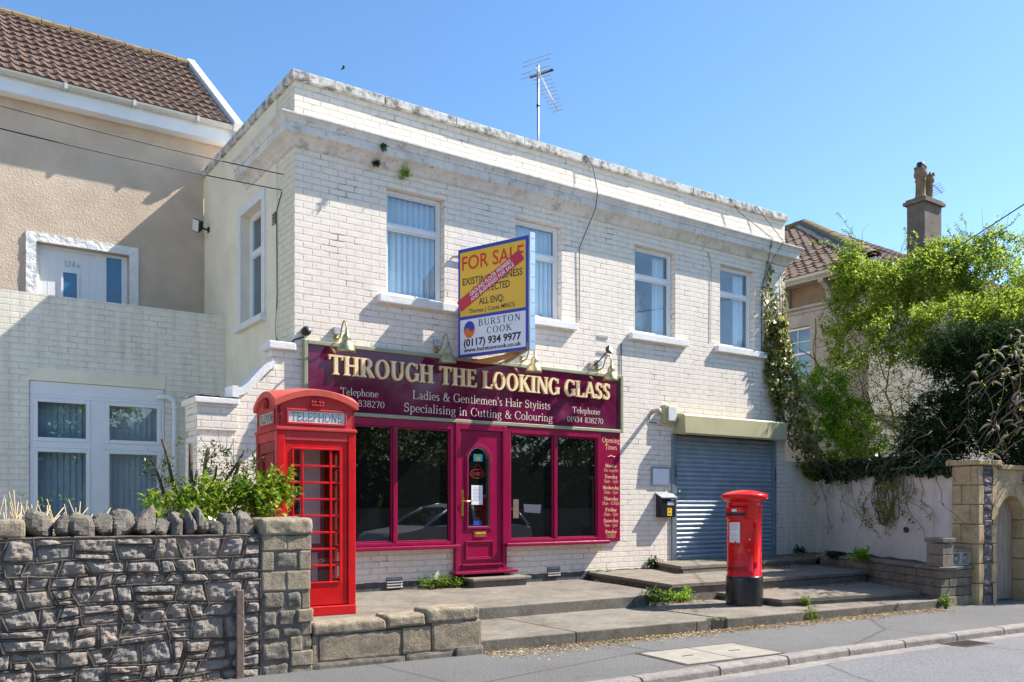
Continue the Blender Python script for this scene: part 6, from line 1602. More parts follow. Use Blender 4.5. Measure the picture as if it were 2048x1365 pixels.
mb = MB(); mb.poly([(12.36, -.12, 6.50), (12.36, 14, 6.50), (12.36+run, 14, 6.50+rise), (12.36+run, -.12+run, 6.50+rise)]); mb.poly([(12.36, -.12, 6.50), (12.36+run, -.12+run, 6.50+rise), (25.4, -.12, 6.50)]); mb.build('roof_deck', 'tile', rh_)
def ridge(P, Q, n):
    P, Q = Vector(P), Vector(Q); d = (Q-P).normalized(); s_ = d.cross(Vector((0, 0, 1))).normalized(); u_ = s_.cross(d)
    for k in range(n):
        a, b = P.lerp(Q, k/n), P.lerp(Q, (k+.96)/n); j = random.uniform(-.01, .012)
        pr = [s_*(.15*math.cos(q))+u_*(.11*math.sin(q)+j) for q in [-.25+(math.pi+.5)*i/7 for i in range(8)]]
        for p0, p1 in zip(pr, pr[1:]): mb.quad(tuple(a+p0), tuple(b+p0), tuple(b+p1), tuple(a+p1))
mb = MB(); ridge((12.36, -.12, 6.57), (12.36+run, -.12+run, 6.57+rise), 22); ridge((12.36+run, -.12+run, 6.57+rise), (12.36+run, 14, 6.57+rise), 20); mb.build('ridge_tiles', 'ridge', rh_)
# weathered mortar and lead band running up beside the hip
mb = MB(); P, Q = Vector((12.36, -.12, 6.53)), Vector((12.36+run, -.12+run, 6.53+rise)); a_ = Vector((0, 1, 0)); up1 = Vector((-U1.z, 0, U1.x))
K = 24
for k in range(K):
    p, q = P.lerp(Q, k/K), P.lerp(Q, (k+1)/K); w0, w1 = .42+.05*noise.noise((k*.7, 0, 0)), .42+.05*noise.noise((k*.7+.7, 0, 0))
    mb.quad(tuple(p+up1*.12), tuple(q+up1*.12), tuple(q+a_*w1+up1*.065), tuple(p+a_*w0+up1*.065))
mb.build('hip_flashing', 'lead', rh_)
# sash window
mb = MB(); f = lambda u, v, d: wfn(u, v, d-.05)
frame_boxes(mb, f, -2.498, 4.302, -1.742, 5.498, .05, -.05, .0); mb.extrude([(-2.45, 4.87), (-1.79, 4.87), (-1.79, 4.92), (-2.45, 4.92)], f, -.05, .0)
for uu in (-2.12+.0, ): mb.extrude([(uu-.01, 4.35), (uu+.01, 4.35), (uu+.01, 5.45), (uu-.01, 5.45)], f, -.04, -.01)
for vv in (4.62, 5.17): mb.extrude([(-2.45, vv-.01), (-1.79, vv-.01), (-1.79, vv+.01), (-2.45, vv+.01)], f, -.04, -.01)
swn = mb.build('sash_window', 'upvc', rh_, bevel=.004)
mb = MB(); mb.quad(f(-2.45, 4.35, -.03), f(-1.79, 4.35, -.03), f(-1.79, 5.45, -.03), f(-2.45, 5.45, -.03)); mb.build('pane', 'sky_glass', swn)
mb = MB(); mb.quad(f(-2.6, 4.2, -.5), f(-1.6, 4.2, -.5), f(-1.6, 5.6, -.5), f(-2.6, 5.6, -.5)); mb.build('room_backing', 'room', swn)
mb = MB(); frame_boxes(mb, wfn, -2.64, 4.18, -1.60, 5.64, .14, 0, .03); mb.build('window_surround', 'bath_stone', rh_, bevel=.006)
f = lambda u, v, d: sfn(u, v, d-.06); mb = MB(); frame_boxes(mb, f, 13.502, 1.202, 14.298, 2.748, .05, -.05, .0); mb.extrude([(13.55, 1.95), (14.25, 1.95), (14.25, 2.0), (13.55, 2.0)], f, -.05, 0); swn = mb.build('sash_window', 'upvc', rh_)
mb = MB(); mb.quad(f(13.55, 1.25, -.03), f(14.25, 1.25, -.03), f(14.25, 2.7, -.03), f(13.55, 2.7, -.03)); mb.build('pane', 'dark_glass', swn)
# chimney
ch = MB(); cx0, cy0 = 17.12, 1.52
ch.box(cx0, cy0, 6.6, cx0+.80, cy0+.48, 9.12); chm = ch.build('chimney', 'chimney_r', rh_, bevel=.01)
mb = MB(); mb.box(cx0-.07, cy0-.07, 9.12, cx0+.87, cy0+.55, 9.20); mb.box(cx0-.02, cy0-.02, 9.20, cx0+.82, cy0+.50, 9.26); mb.build('chimney_cap', 'chimney_r', chm)
potp = [(.20, .0), (.20, .05), (.15, .09), (.135, .14), (.13, .46), (.15, .48), (.15, .52), (.135, .54), (.135, .58), (.175, .60), (.18, .70), (.16, .73), (.165, .80), (.13, .80), (.11, .5)]
for k, (x, y, s_) in enumerate(((cx0+.23, cy0+.24, 1.02), (cx0+.60, cy0+.24, .90))):
    mb = MB(); mb.lathe([(r*s_*.9, z*s_) for r, z in potp], (x, y, 9.24), 10)
    for q in range(8):
        a = 2*math.pi*q/8; mb.lathe([(.03, 0), (.032, .05), (.0, .075)], (x+.132*math.cos(a), y+.132*math.sin(a), 9.24+.78*s_), 5)
    mb.build('chimney_pot', 'pot', chm)
mb = MB(); mb.lathe([(.0, .12), (.09, .11), (.11, .02), (.1, 0)], (cx0+.23, cy0+.24, 9.24+.86), 10); mb.build('cowl', 'ink', chm)
t = thing('chimney_aerial', 'small broken aerial strapped to the right chimney pot', 'aerial', (cx0+.75, cy0+.24, 9.5))
mb = MB(); mb.tube([(cx0+.74, cy0+.24, 9.3), (cx0+.76, cy0+.24, 9.82)], .012, 5); mb.tube([(cx0+.74, cy0+.22, 9.78), (cx0+1.02, cy0+.1, 9.55)], .009, 5)
for k in range(5): mb.tube([(cx0+.80+k*.05, cy0+.02, 9.76-k*.042), (cx0+.80+k*.05, cy0+.36, 9.72-k*.04)], .005, 4)
mb.build('frame', 'ink', t)
# ---------------------------------------------------------------- foliage
def unit(a): return a/np.maximum(1e-9, np.linalg.norm(a, axis=-1, keepdims=True))
def leaf_object(name, mat, parent, pos, axis, nrm, L, W, fold=.25):
    """one mesh of separate folded leaves"""
    n = len(pos); axis = unit(axis); side = unit(np.cross(axis, nrm)); up = unit(np.cross(side, axis))
    L = np.broadcast_to(L, (n,))[:, None]; W = np.broadcast_to(W, (n,))[:, None]
    b = pos; m1 = pos+axis*L*.45+side*W*.5+up*W*fold; m2 = pos+axis*L*.45-side*W*.5+up*W*fold; t = pos+axis*L-up*L*.12
    V = np.stack([b, m1, t, m2], 1).reshape(-1, 3)
    if parent is not None and parent.name in WORLD:
        Mi = np.array(WORLD[parent.name].inverted()); V = V @ Mi[:3, :3].T + Mi[:3, 3]
    me = bpy.data.meshes.new(name); me.vertices.add(4*n); me.vertices.foreach_set('co', V.astype(np.float32).ravel())
    me.loops.add(4*n); me.loops.foreach_set('vertex_index', np.arange(4*n, dtype=np.int32))
    me.polygons.add(n); me.polygons.foreach_set('loop_start', np.arange(0, 4*n, 4, dtype=np.int32))
    me.materials.append(M[mat]); me.update(calc_edges=True); me.validate()
    o = bpy.data.objects.new(name, me); C.objects.link(o)
    if parent is not None: o.parent = parent; WORLD[o.name] = WORLD.get(parent.name, Matrix.Identity(4))
    return o
def blob_points(blobs, n, seed=0, freq=1.6, thr=-.12, shell=.55, keep=None):
    """points in a union of ellipsoids, thinned by noise into clumps with gaps"""
    r_ = np.random.default_rng(seed); vol = np.array([b[1][0]*b[1][1]*b[1][2] for b in blobs])**.75; vol /= vol.sum(); out = []; nor = []
    while len(out) < n:
        k = r_.choice(len(blobs), p=vol); c, r = blobs[k]
        d = unit(r_.normal(size=3)); q = (shell+(1-shell)*r_.random()**.6) if r_.random() < .8 else r_.random()**.5
        d2 = d*np.array(r)*q*(1+.22*noise.noise(tuple(d*2.3+k)))
        p = np.array(c)+d2
        if noise.noise(tuple(p*freq+seed)) < thr: continue
        if keep is not None and not keep(p): continue
        out.append(p); nor.append(d)
    return np.array(out), np.array(nor)
def sprigs(P, D, m, l, L, W, seed=0, up=.35, spread=.8, droop=0.):
    """each point carries a short shoot with m leaves set alternately along it"""
    r_ = np.random.default_rng(seed+99); n = len(P)
    d = unit(D*.7+r_.normal(size=(n, 3))*.55+np.array([0, 0, up])); ll = l*(.6+.8*r_.random((n, 1)))
    s1 = unit(np.cross(d, r_.normal(size=(n, 3)))); s2 = np.cross(d, s1)
    pos, ax, nm = [], [], []
    for k in range(m):
        t = (k+.3)/m; a = k*2.4
        s_ = s1*math.cos(a)+s2*math.sin(a)
        pos.append(P+d*ll*t+np.array([0, 0, -droop])*t*t*ll); ax.append(d*.55+s_*spread+r_.normal(size=(n, 3))*.25); nm.append(np.array([0, 0, 1.])+d*.4+r_.normal(size=(n, 3))*.45)
    pos, ax, nm = map(np.concatenate, (pos, ax, nm)); N = len(pos)
    return pos, ax, nm, L*(.65+.7*r_.random(N)), W*(.65+.7*r_.random(N))
def twigs(P, D, l, r, seed=0, mb=None, bend=.5, k=5, sag=0., n=5):
    r_ = np.random.default_rng(seed+7); mb = mb or MB()
    for p, d in zip(P, D):
        d = unit(np.array(d)+r_.normal(size=3)*.5); q = p.copy(); pts = [tuple(q)]; L_ = l*(.5+r_.random())
        for i in range(k):
            d = unit(d+r_.normal(size=3)*bend*.4+np.array([0, 0, -sag])); q = q+d*L_/k; pts.append(tuple(q))
        mb.tube(pts, [r*(1-.75*i/k) for i in range(k+1)], n)
    return mb
def branch(mb, p, d, L_, r, depth, rd, spread=.6, gnarl=.25, kids=(2, 3), n=7):
    p, d = Vector(p), Vector(d).normalized(); pts = [p]; K = 5; tips = []
    for i in range(K):
        d = (d+Vector((rd.gauss(0, gnarl), rd.gauss(0, gnarl), rd.gauss(0, gnarl*.6)+.04))).normalized(); p = p+d*L_/K; pts.append(p)
    mb.tube([tuple(q) for q in pts], [r*(1-.5*i/K) for i in range(K+1)], n)
    if depth <= 0: return [(p, d)]
    for k in range(rd.randint(*kids)):
        i = rd.randint(2, K); ax = Vector((rd.gauss(0, 1), rd.gauss(0, 1), rd.gauss(0, .6))).normalized()
        tips += branch(mb, pts[i], (d+ax*spread), L_*rd.uniform(.55, .8), r*.55, depth-1, rd, spread, gnarl, kids, max(4, n-1))
    return tips+[(p, d)]

# big climber over the pink wall
rd = random.Random(3)
BIG = [((12.0, .0, 5.55), (.62, .5, .50)), ((12.05, -.45, 5.75), (.85, .6, .5)), ((12.9, -1.0, 5.85), (.85, .85, .55)), ((13.7, -1.5, 5.95), (.95, .9, .58)), ((14.3, -2.6, 5.3), (1.0, .9, .75)),
       ((11.75, .05, 4.75), (.55, .45, .55)), ((11.3, -1.4, 4.5), (.62, .6, .55)), ((12.1, -2.0, 4.65), (.8, .75, .58)), ((12.8, -2.7, 4.65), (.85, .8, .65)), ((11.75, -.1, 6.45), (.26, .26, .40)), ((11.7, -.1, 6.1), (.40, .3, .34)), ((13.2, -1.2, 6.45), (.5, .5, .22)), ((14.1, -1.7, 6.6), (.55, .5, .27))]
t = thing('climbing_shrub', 'huge sprawling yellow-green climber billowing above the pink wall', 'shrub', (10.9, -1.2, 0))
P, D = blob_points(BIG, 6800, 4, 2.3, -.03)
leaf_object('crown', 'leaf_climb', t, *sprigs(P, D, 7, .20, .068, .040, 4))
r_ = np.random.default_rng(5)
mb = MB()
for (x, y) in ((11.2, -.5), (11.7, -.7), (12.4, -1.2)): branch(mb, (x, y, .3), (.1, -.15, 1), 2.2, .07, 3, rd, .7, .3)
P2, D2 = blob_points(BIG, 420, 6, 1.2, -.4); twigs(P2, D2, .6, .006, 1, mb)
LOWB = [((11.3, -.8, 3.5), (.65, .6, .8)), ((11.6, -1.5, 3.2), (.7, .6, .9)), ((10.6, -1.4, 2.8), (.5, .7, .5))]
P3, D3 = blob_points(LOWB, 150, 8, 1., -.5); twigs(P3, np.tile([.1, -.2, -.3], (len(P3), 1)), .9, .0055, 3, mb, bend=.9)
mb.build('trunk', 'twig', t)
P4, D4 = blob_points(LOWB, 620, 18, 1.4, -.2); leaf_object('sparse_foliage', 'leaf_climb', t, *sprigs(P4, D4, 5, .16, .05, .028, 4))
# sprays reaching out against the sky
tips = [((11.7, .0, 6.0), (-.6, .1, .5)), ((12.7, -.9, 6.4), (.1, 0, 1)), ((13.4, -1.3, 6.5), (.3, -.2, .9)), ((13.9, -1.7, 6.7), (.4, -.2, .8)), ((11.5, .0, 5.6), (-.9, -.1, .1)), ((11.3, -.1, 4.9), (-.9, -.2, -.2)), ((13.7, -1.5, 6.7), (-.3, 0, 1)), ((11.7, -.1, 6.7), (-.5, 0, .7)), ((11.6, .0, 5.9), (-.9, 0, .3)), ((11.3, -.2, 4.5), (-.8, -.3, -.5))]
TP = []; TD = []
mb = MB()
for a, d in tips:
    for q in range(3):
        p = Vector(a)+Vector((rd.uniform(-.2, .2), rd.uniform(-.2, .2), rd.uniform(-.1, .1))); dd = (Vector(d)+Vector((rd.gauss(0, .3), rd.gauss(0, .3), rd.gauss(0, .3)))).normalized(); pts = [tuple(p)]
        for i in range(8):
            dd = (dd+Vector((rd.gauss(0, .15), rd.gauss(0, .15), -.05))).normalized(); p = p+dd*.075; pts.append(tuple(p)); TP.append(tuple(p)); TD.append(tuple(dd))
        mb.tube(pts, [.005]*9, 4)
mb.build('shoots', 'twig', t); leaf_object('shoot_leaves', 'leaf_climb', t, *sprigs(np.array(TP), np.array(TD), 4, .08, .055, .03, 12))
# dark conifer over the gateway
YEW = [((10.6, -3.3, 3.9), (.75, .6, .5)), ((11.3, -3.4, 3.9), (.8, .7, .6)), ((10.3, -3.5, 3.25), (.65, .6, .75)), ((10.75, -3.95, 3.4), (.8, .7, .8)), ((9.85, -3.35, 2.72), (.42, .42, .42)), ((9.75, -2.9, 2.75), (.5, .5, .5)), ((9.45, -2.9, 2.4), (.42, .35, .32)), ((10.2, -4.1, 2.4), (.55, .5, .5)), ((11.4, -4.2, 3.2), (.9, .8, 1.1)), ((9.95, -4.25, 1.92), (.30, .25, .30)), ((10.4, -4.3, 2.05), (.4, .3, .3)), ((12.4, -4.6, 3.4), (1., .9, 1.2)), ((9.45, -3.1, 2.45), (.35, .3, .3)), ((10.0, -3.0, 3.9), (.45, .4, .35))]
t = thing('conifer', 'dark green yew-like conifer spilling over the stone gateway', 'tree', (11, -3.8, 0))
P, D = blob_points(YEW, 12500, 21, 2.6, -.30, .5)
leaf_object('crown', 'leaf_yew', t, *sprigs(P, D, 9, .17, .068, .025, 22, up=-.1, spread=.75, droop=.4))
mb = MB(); branch(mb, (11.2, -3.9, 0), (0, 0, 1), 2.6, .16, 2, rd, .8, .15); mb.build('trunk', 'bark', t)
# bright bush behind the wall next to the shop corner
t = thing('green_bush', 'bright sunlit green bush tucked behind the wall at the shop corner', 'bush', (10.9, .1, 0))
BB = [((10.95, .05, 3.75), (.38, .4, .36)), ((11.2, -.3, 3.05), (.42, .45, .42)), ((10.85, .1, 3.1), (.42, .4, .45)), ((11.0, -.3, 2.5), (.55, .5, .38)), ((10.62, .35, 3.9), (.32, .3, .26)), ((11.5, -.5, 2.65), (.35, .4, .3))]
P, D = blob_points(BB, 1500, 41, 2.6, -.12); leaf_object('foliage', 'leaf_bright', t, *sprigs(P, D, 7, .14, .062, .040, 42))
mb = MB(); branch(mb, (10.95, .1, .2), (0, 0, 1), 1.6, .05, 3, rd, .7, .2); mb.build('stem', 'bark', t)
# ivy up the right end of the facade
t = thing('wall_ivy', 'yellowing ivy climbing the right end of the white facade to the cornice', 'ivy', (9.3, 0, .5))
IV = []; stems = MB()
strands = [[(9.45, 3.3), (9.22, 4.2), (9.18, 5.0), (9.12, 5.6), (9.16, 5.98)], [(9.3, 3.4), (9.08, 4.3), (9.03, 5.0), (8.98, 5.55)], [(9.5, 3.6), (9.40, 4.4), (9.38, 5.0), (9.30, 5.35)], [(9.58, 3.8), (9.56, 4.6), (9.55, 5.3), (9.52, 5.88)], [(9.4, 3.0), (9.5, 4.3), (9.46, 5.6)], [(9.6, 3.6), (9.62, 4.6), (9.60, 5.4)]]
for k, s_ in enumerate(strands):
    pts = []
    for (a, b) in zip(s_, s_[1:]):
        for i in range(10):
            q = i/10; pts.append((a[0]+(b[0]-a[0])*q+rd.uniform(-.02, .02), -.015, a[1]+(b[1]-a[1])*q))
    stems.tube(pts, [.010*(1-.7*i/len(pts)) for i in range(len(pts))], 5)
    for i, p in enumerate(pts):
        f_ = i/len(pts); 
        if k > 3 and rd.random() < .65: continue
        for q in range(int(6*(1-f_)+2.2)): IV.append((p[0]+rd.gauss(0, .055*(1.25-f_)), -.03-.05*rd.random(), p[2]+rd.uniform(-.05, .05)))
def dense(z):                                         # width of the mass at height z
    return np.interp(z, [1.9, 2.4, 2.9, 3.5, 4.2, 4.7, 5.0], [10.2, 9.78, 9.42, 9.05, 8.98, 9.1, 9.3]), np.interp(z, [1.9, 2.4, 2.9, 3.5, 4.2, 4.7, 5.0], [10.6, 10.55, 10.3, 10.05, 9.85, 9.62, 9.5])
N0 = 0
while N0 < 2500:
    z = rd.uniform(1.95, 4.9); a, b = dense(z); x = rd.uniform(a, b)
    if noise.noise((x*4, z*4, 2)) < -.22 - (.2 if z < 3.6 else 0): continue
    y = -.04-.16*rd.random()*min(1, 2*(1-abs(2*(x-a)/(b-a)-1))) - (.12 if z < 3.6 else 0)*rd.random()
    IV.append((x, y, z)); N0 += 1
IVa = np.array(IV); n = len(IVa); r_ = np.random.default_rng(8)
ax = unit(r_.normal(size=(n, 3))*[.7, .25, .5]+[0, -.25, -.55]); nm = r_.normal(size=(n, 3))*.4+[.3, -1, .55]
leaf_object('foliage', 'leaf_ivy', t, IVa, ax, nm, .075*(.6+.8*r_.random(n)), .065*(.6+.8*r_.random(n)))
stems.build('stem', 'twig', t)
HP = np.array([(rd.uniform(9.5, 10.3), rd.uniform(-.35, -.1), rd.uniform(2.4, 3.9)) for k in range(90)]); mb = twigs(HP, np.tile([0, -.5, -.4], (90, 1)), .5, .004, 4, None, .8); mb.build('dry_shoots', 'spike', t)
# dark ivy along the head of the pink wall, and creepers trailing down it
t = thing('wall_top_ivy', 'dark ivy matted along the top of the pink wall with bare stems trailing down', 'ivy', pf(2, 0, 0))
PV = []; 
while len(PV) < 3300:
    u = rd.uniform(-.15, plen-.1); low = 1.90+.14*noise.noise((u*1.7, 0, 3))+.12*noise.noise((u*5, 1, 3)); top = 2.26+.15*noise.noise((u*1.3, 5, 3)) - .12*max(0, u-2.8)
    v = rd.uniform(low, top); d = rd.uniform(-.28, .16) if v > 2.0 else rd.uniform(.0, .12)
    PV.append(pf(u, v, d))
PV = np.array(PV); n = len(PV); pv = np.array(pn)
ax = unit(r_.normal(size=(n, 3))*.6+[0, 0, -.5]); nm = r_.normal(size=(n, 3))*.45+pv*.8+[0, 0, .6]
leaf_object('foliage', 'leaf_ivy_dark', t, PV, ax, nm, .075*(.6+.8*r_.random(n)), .062*(.6+.8*r_.random(n)))
mb = MB(); CL = []; CD = []
for k in range(34):
    u = rd.choice([rd.uniform(0, plen-.3), rd.uniform(2.2, 3.6)]); L_ = rd.uniform(.3, 1.05) if k % 3 else rd.uniform(.8, 1.35); pts = []; q = u; v = 2.02; w_ = rd.uniform(-.4, .4)
    for i in range(15):
        pts.append(pf(q, v, .05+.03*math.sin(i)+.10*math.sin(math.pi*i/14))); q += w_*.06+rd.gauss(0, .022); v -= L_/15*(1.25-.04*i); w_ += rd.gauss(0, .35); w_ = max(-1.5, min(1.5, w_))
        if i > 3 and rd.random() < .55: CL.append(pts[-1]); CD.append((rd.gauss(0, .4), rd.gauss(0, .4), -.5))
    mb.tube(pts, [.0065*(1-.6*i/14) for i in range(15)], 5)
for k in range(7):                                     # looping tangle near the pipe
    u0 = 2.75+rd.uniform(-.25, .3); rx_, rz_ = rd.uniform(.15, .34), rd.uniform(.30, .52); pts = [pf(u0+rx_*math.sin(a)*(1+.2*k/7), 1.62-.1*k/7+rz_*math.cos(a), .08+.04*math.sin(2*a+k)) for a in [math.pi*.1+math.pi*1.75*i/20 for i in range(21)]]
    mb.tube(pts, .008, 5)
    for p in pts[::3]: CL.append(p); CD.append((rd.gauss(0, .4), rd.gauss(0, .4), -.3))
mb.build('trailing_stem', 'twig', t); leaf_object('trailing_leaves', 'leaf_climb', t, *sprigs(np.array(CL), np.array(CD), 3, .07, .062, .024, 55, up=-.2))
mb = MB(); HP = np.array([pf(rd.uniform(.3, plen), rd.uniform(2.05, 2.6), rd.uniform(-.1, .25)) for k in range(80)]); twigs(HP, np.tile([-.3, -.4, -.1], (80, 1)), .7, .0055, 9, mb, 1.0); mb.build('dry_stem', 'twig', t)
# bare arching shrub with pale dry flower spikes
t = thing('dry_spike_shrub', 'straggly shrub with pale drooping dried flower spikes in front of the dark conifer', 'shrub', (9.3, -3.7, 1.9))
mb = MB(); SPP = []
for k in range(44):
    p = Vector((rd.uniform(8.75, 10.3), rd.uniform(-4.35, -3.75), rd.uniform(1.95, 3.5))); d = Vector((rd.uniform(-.5, .35), rd.uniform(-.5, -.1), rd.uniform(.2, 1))).normalized(); pts = [p]
    for i in range(10):
        d = (d+Vector((rd.gauss(0, .12), rd.gauss(0, .12), -.06))).normalized(); p = p+d*.09; pts.append(p)
        if i > 2 and rd.random() < .33: SPP.append((p.copy(), d.copy()))
    mb.tube([tuple(q) for q in pts], [.007*(1-.06*i) for i in range(11)], 5)
mb.build('stem', 'twig', t)
for p, d in SPP[:95]:
    mb = MB()
    s_ = Vector((rd.gauss(0, 1), rd.gauss(0, 1), rd.gauss(0, .3))).normalized(); dd = (d*.4+s_).normalized(); pts = []; q = p.copy(); L_ = rd.uniform(.10, .2)
    for i in range(6):
        pts.append(tuple(q)); dd = (dd+Vector((0, 0, -.28))).normalized(); q = q+dd*L_/5
    mb.tube(pts, [.006, .015, .016, .014, .010, .003], 5); mb.build('flower_spike', 'spike', t)
HP = np.array([tuple(p) for p, d in SPP]); leaf_object('leaves', 'leaf_climb', t, *sprigs(HP, r_.normal(size=HP.shape), 2, .06, .07, .018, 61))
# clipped laurel and pruned shrub behind the rubble wall
t = thing('laurel_shrub', 'glossy yellow-green laurel bush leaning over the stone wall against the telephone box', 'shrub', (-1.45, -2.3, .2))
LB_ = [((-1.10, -2.50, 1.54), (.26, .26, .15)), ((-1.35, -2.40, 1.44), (.30, .3, .17)), ((-1.62, -2.25, 1.46), (.28, .3, .17)), ((-1.85, -2.15, 1.40), (.24, .3, .13)), ((-1.18, -2.6, 1.42), (.25, .25, .16)), ((-.98, -2.55, 1.64), (.12, .12, .08)), ((-1.5, -2.45, 1.3), (.4, .3, .2))]
LB_ = [((c_[0]-.12, c_[1]+.04, c_[2]-.02), r__) for c_, r__ in LB_]
P, D = blob_points(LB_, 620, 71, 4.5, -.18); D = D+np.array([-.1, -.5, .4])
leaf_object('foliage', 'leaf_laurel', t, *sprigs(P, D, 7, .10, .062, .027, 72, up=.5, spread=.7))
mb = MB(); branch(mb, (-1.45, -2.3, .2), (0, -.1, 1), .62, .03, 3, rd, .6, .2); mb.build('stem', 'bark', t)
M['leaf_dull'] = leaf_mat('dull_shrub_leaf', [(.025, .05, .008), (.06, .11, .012), (.16, .22, .03)], .3, .4)  # darker, duller green for the pruned shrub
t = thing('pruned_shrub', 'dark hard-pruned shrub with bare cut stems in front of the white garden wall', 'shrub', (-1.75, -1.7, .2))
PB2 = [((-1.98, -1.62, 1.72), (.13, .2, .16)), ((-1.85, -1.7, 1.50), (.18, .22, .16)), ((-1.52, -1.95, 1.85), (.16, .18, .14)), ((-1.25, -2.05, 1.83), (.14, .15, .10)), ((-1.40, -2.0, 1.68), (.26, .2, .12)), ((-1.78, -1.68, 1.95), (.10, .1, .08))]
P, D = blob_points(PB2, 130, 81, 5, -.15); leaf_object('foliage', 'leaf_dull', t, *sprigs(P, D, 5, .08, .045, .020, 82))
mb = MB()
for a, b, r1 in (((-1.72, -1.75, .2), (-1.72, -1.74, 2.02), .026), ((-1.70, -1.75, .9), (-1.98, -1.62, 2.06), .018), ((-1.74, -1.75, .8), (-2.05, -1.6, 1.86), .018), ((-1.7, -1.76, 1.0), (-1.60, -1.85, 1.98), .022), ((-1.68, -1.76, 1.1), (-1.28, -2.02, 1.95), .014), ((-1.66, -1.76, 1.2), (-1.50, -1.9, 1.8), .014), ((-1.78, -1.78, 1.1), (-1.70, -1.9, 1.75), .018), ((-1.5, -1.9, 1.2), (-1.30, -2.02, 1.88), .02)):
    A_, B_ = Vector(a), Vector(b); pts = [tuple(A_.lerp(B_, i/6)+Vector((rd.gauss(0, .015), rd.gauss(0, .015), 0))) for i in range(7)]; mb.tube(pts, [r1*(1.3-.5*i/6) for i in range(7)], 7)
P2, D2 = blob_points(PB2, 60, 83, 2, -.5); twigs(P2, D2, .22, .004, 5, mb); mb.build('stem', 'bark', t)
t = thing('dry_stalks', 'clump of cut straw-coloured stalks behind the left end of the stone wall', 'plant', (-3.1, -1.9, .3))
mb = MB()
for k in range(190):
    p = Vector((rd.uniform(-4.1, -2.72), rd.uniform(-2.3, -1.5), .95)); d = Vector((rd.gauss(0, .55), rd.gauss(0, .3), 1)).normalized(); h_ = rd.uniform(.35, .62)*(1-.35*max(0, p.x+3.2)); mb.tube([tuple(p), tuple(p+d*h_*.5+Vector((rd.gauss(0, .02), 0, 0))), tuple(p+d*h_)], [.006, .005, .004], 5)
mb.build('stalk', 'straw_twig', t)
P = np.array([(rd.uniform(-4, -2.7), rd.uniform(-2.1, -1.6), rd.uniform(1.2, 1.5)) for k in range(40)]); leaf_object('leaves', 'leaf_weed', t, *sprigs(P, r_.normal(size=P.shape), 3, .05, .035, .016, 91))
# weeds in the joints of the steps
def weed(name, label, c, r, h_, n, L_, W_, seed, mat='leaf_weed', grp='weeds growing in the paving joints'):
    t = thing(name, label, 'weed', c, 0, grp)
    P = []; D = []; mb = MB(); q_ = random.Random(seed)
    for k in range(n):
        a, rr_ = q_.random()*6.283, math.sqrt(q_.random()); b = Vector((c[0]+.35*r[0]*rr_*math.cos(a), c[1]+.35*r[1]*rr_*math.sin(a), c[2])); e_ = Vector((c[0]+r[0]*rr_*math.cos(a), c[1]+r[1]*rr_*math.sin(a), c[2]+h_*q_.uniform(.3, 1)*(1.1-.6*rr_)))
        mb.tube([tuple(b), tuple(b.lerp(e_, .6)+Vector((0, 0, .02))), tuple(e_)], [.003, .0025, .0015], 4)
        for s_ in (.3, .55, .8, 1): P.append(tuple(b.lerp(e_, s_)+Vector((0, 0, .012)))); D.append(tuple((e_-b).normalized()))
    mb.build('stem', 'leaf_weed' if 0 else 'moss', t); leaf_object('leaves', mat, t, *sprigs(np.array(P), np.array(D), 3, .05, L_, W_, seed, up=.4))
    return t
weed('weed_clump', 'low bright leafy weed clump against the wall left of the doorstep', (2.05, -.14, .26), (.42, .13), .20, 70, .036, .022, 101)
weed('weed_clump', 'straggly nettle-like weed in the broken corner of the terrace', (3.95, -2.44, .125), (.28, .12), .26, 24, .06, .022, 102)
weed('weed_clump', 'feathery dark weed between the terrace and the pillar box', (4.45, -2.40, .12), (.16, .12), .24, 30, .035, .012, 103, 'leaf_bright')
weed('weed_clump', 'small dark weed at the left end of the top shutter step', (6.15, -.10, .36), (.14, .08), .22, 22, .04, .026, 104, 'leaf_ivy_dark')
weed('weed_clump', 'little weed at the wall foot where the terrace meets the steps', (5.02, -.12, .26), (.22, .07), .10, 20, .04, .026, 105)
weed('weed_clump', 'moss-green grassy tuft at the kerb of the lower step right of the pillar box', (5.06, -3.92, .0), (.13, .07), .15, 44, .05, .010, 106)
weed('weed_clump', 'tiny weed at the front corner of the slab right of the pillar box', (5.50, -3.55, .115), (.08, .06), .10, 14, .035, .02, 107)
weed('weed_clump', 'dark leafy weed on the edge of the planter wall', (8.35, -2.45, .50), (.16, .16), .30, 22, .07, .028, 108, 'leaf_bright')
weed('weed_clump', 'low dark weed on the soil in front of the pink wall', (9.0, -1.55, .5), (.25, .12), .12, 26, .05, .026, 109, 'leaf_ivy_dark')
weed('weed_clump', 'small weed at the foot of the white stub wall by the shutter', (9.75, -.25, .47), (.14, .09), .18, 16, .05, .026, 110, 'leaf_ivy_dark')
weed('weed_clump', 'weed at the foot of the planter where it meets the pavement', (7.62, -4.22, .0), (.10, .06), .20, 18, .04, .018, 111)
weed('weed_clump', 'green tuft of plant sprouting behind the coping stones of the rubble wall', (-2.06, -3.1, 1.14), (.14, .1), .26, 20, .06, .032, 112)
for k, (c, r, lb_) in enumerate((((1.52, -.06, 5.90), .09, 'round green fern tuft rooted under the cornice above the first window'), ((1.10, -.06, 5.95), .05, 'small dark fern tuft under the cornice left of the first window'), ((1.14, -.215, 6.13), .04, 'tiny dark tuft growing on the face of the cornice'))):
    t = thing('fern_tuft', lb_, 'fern', c, 0, 'ferns rooted in the cornice'); P = np.tile(np.array(c), (int(26*r/.05), 1)); leaf_object('leaves', 'leaf_bright' if k == 0 else 'leaf_ivy_dark', t, *sprigs(P, r_.normal(size=P.shape)+[0, -.6, 0], 4, r, .05, .014, 120+k))
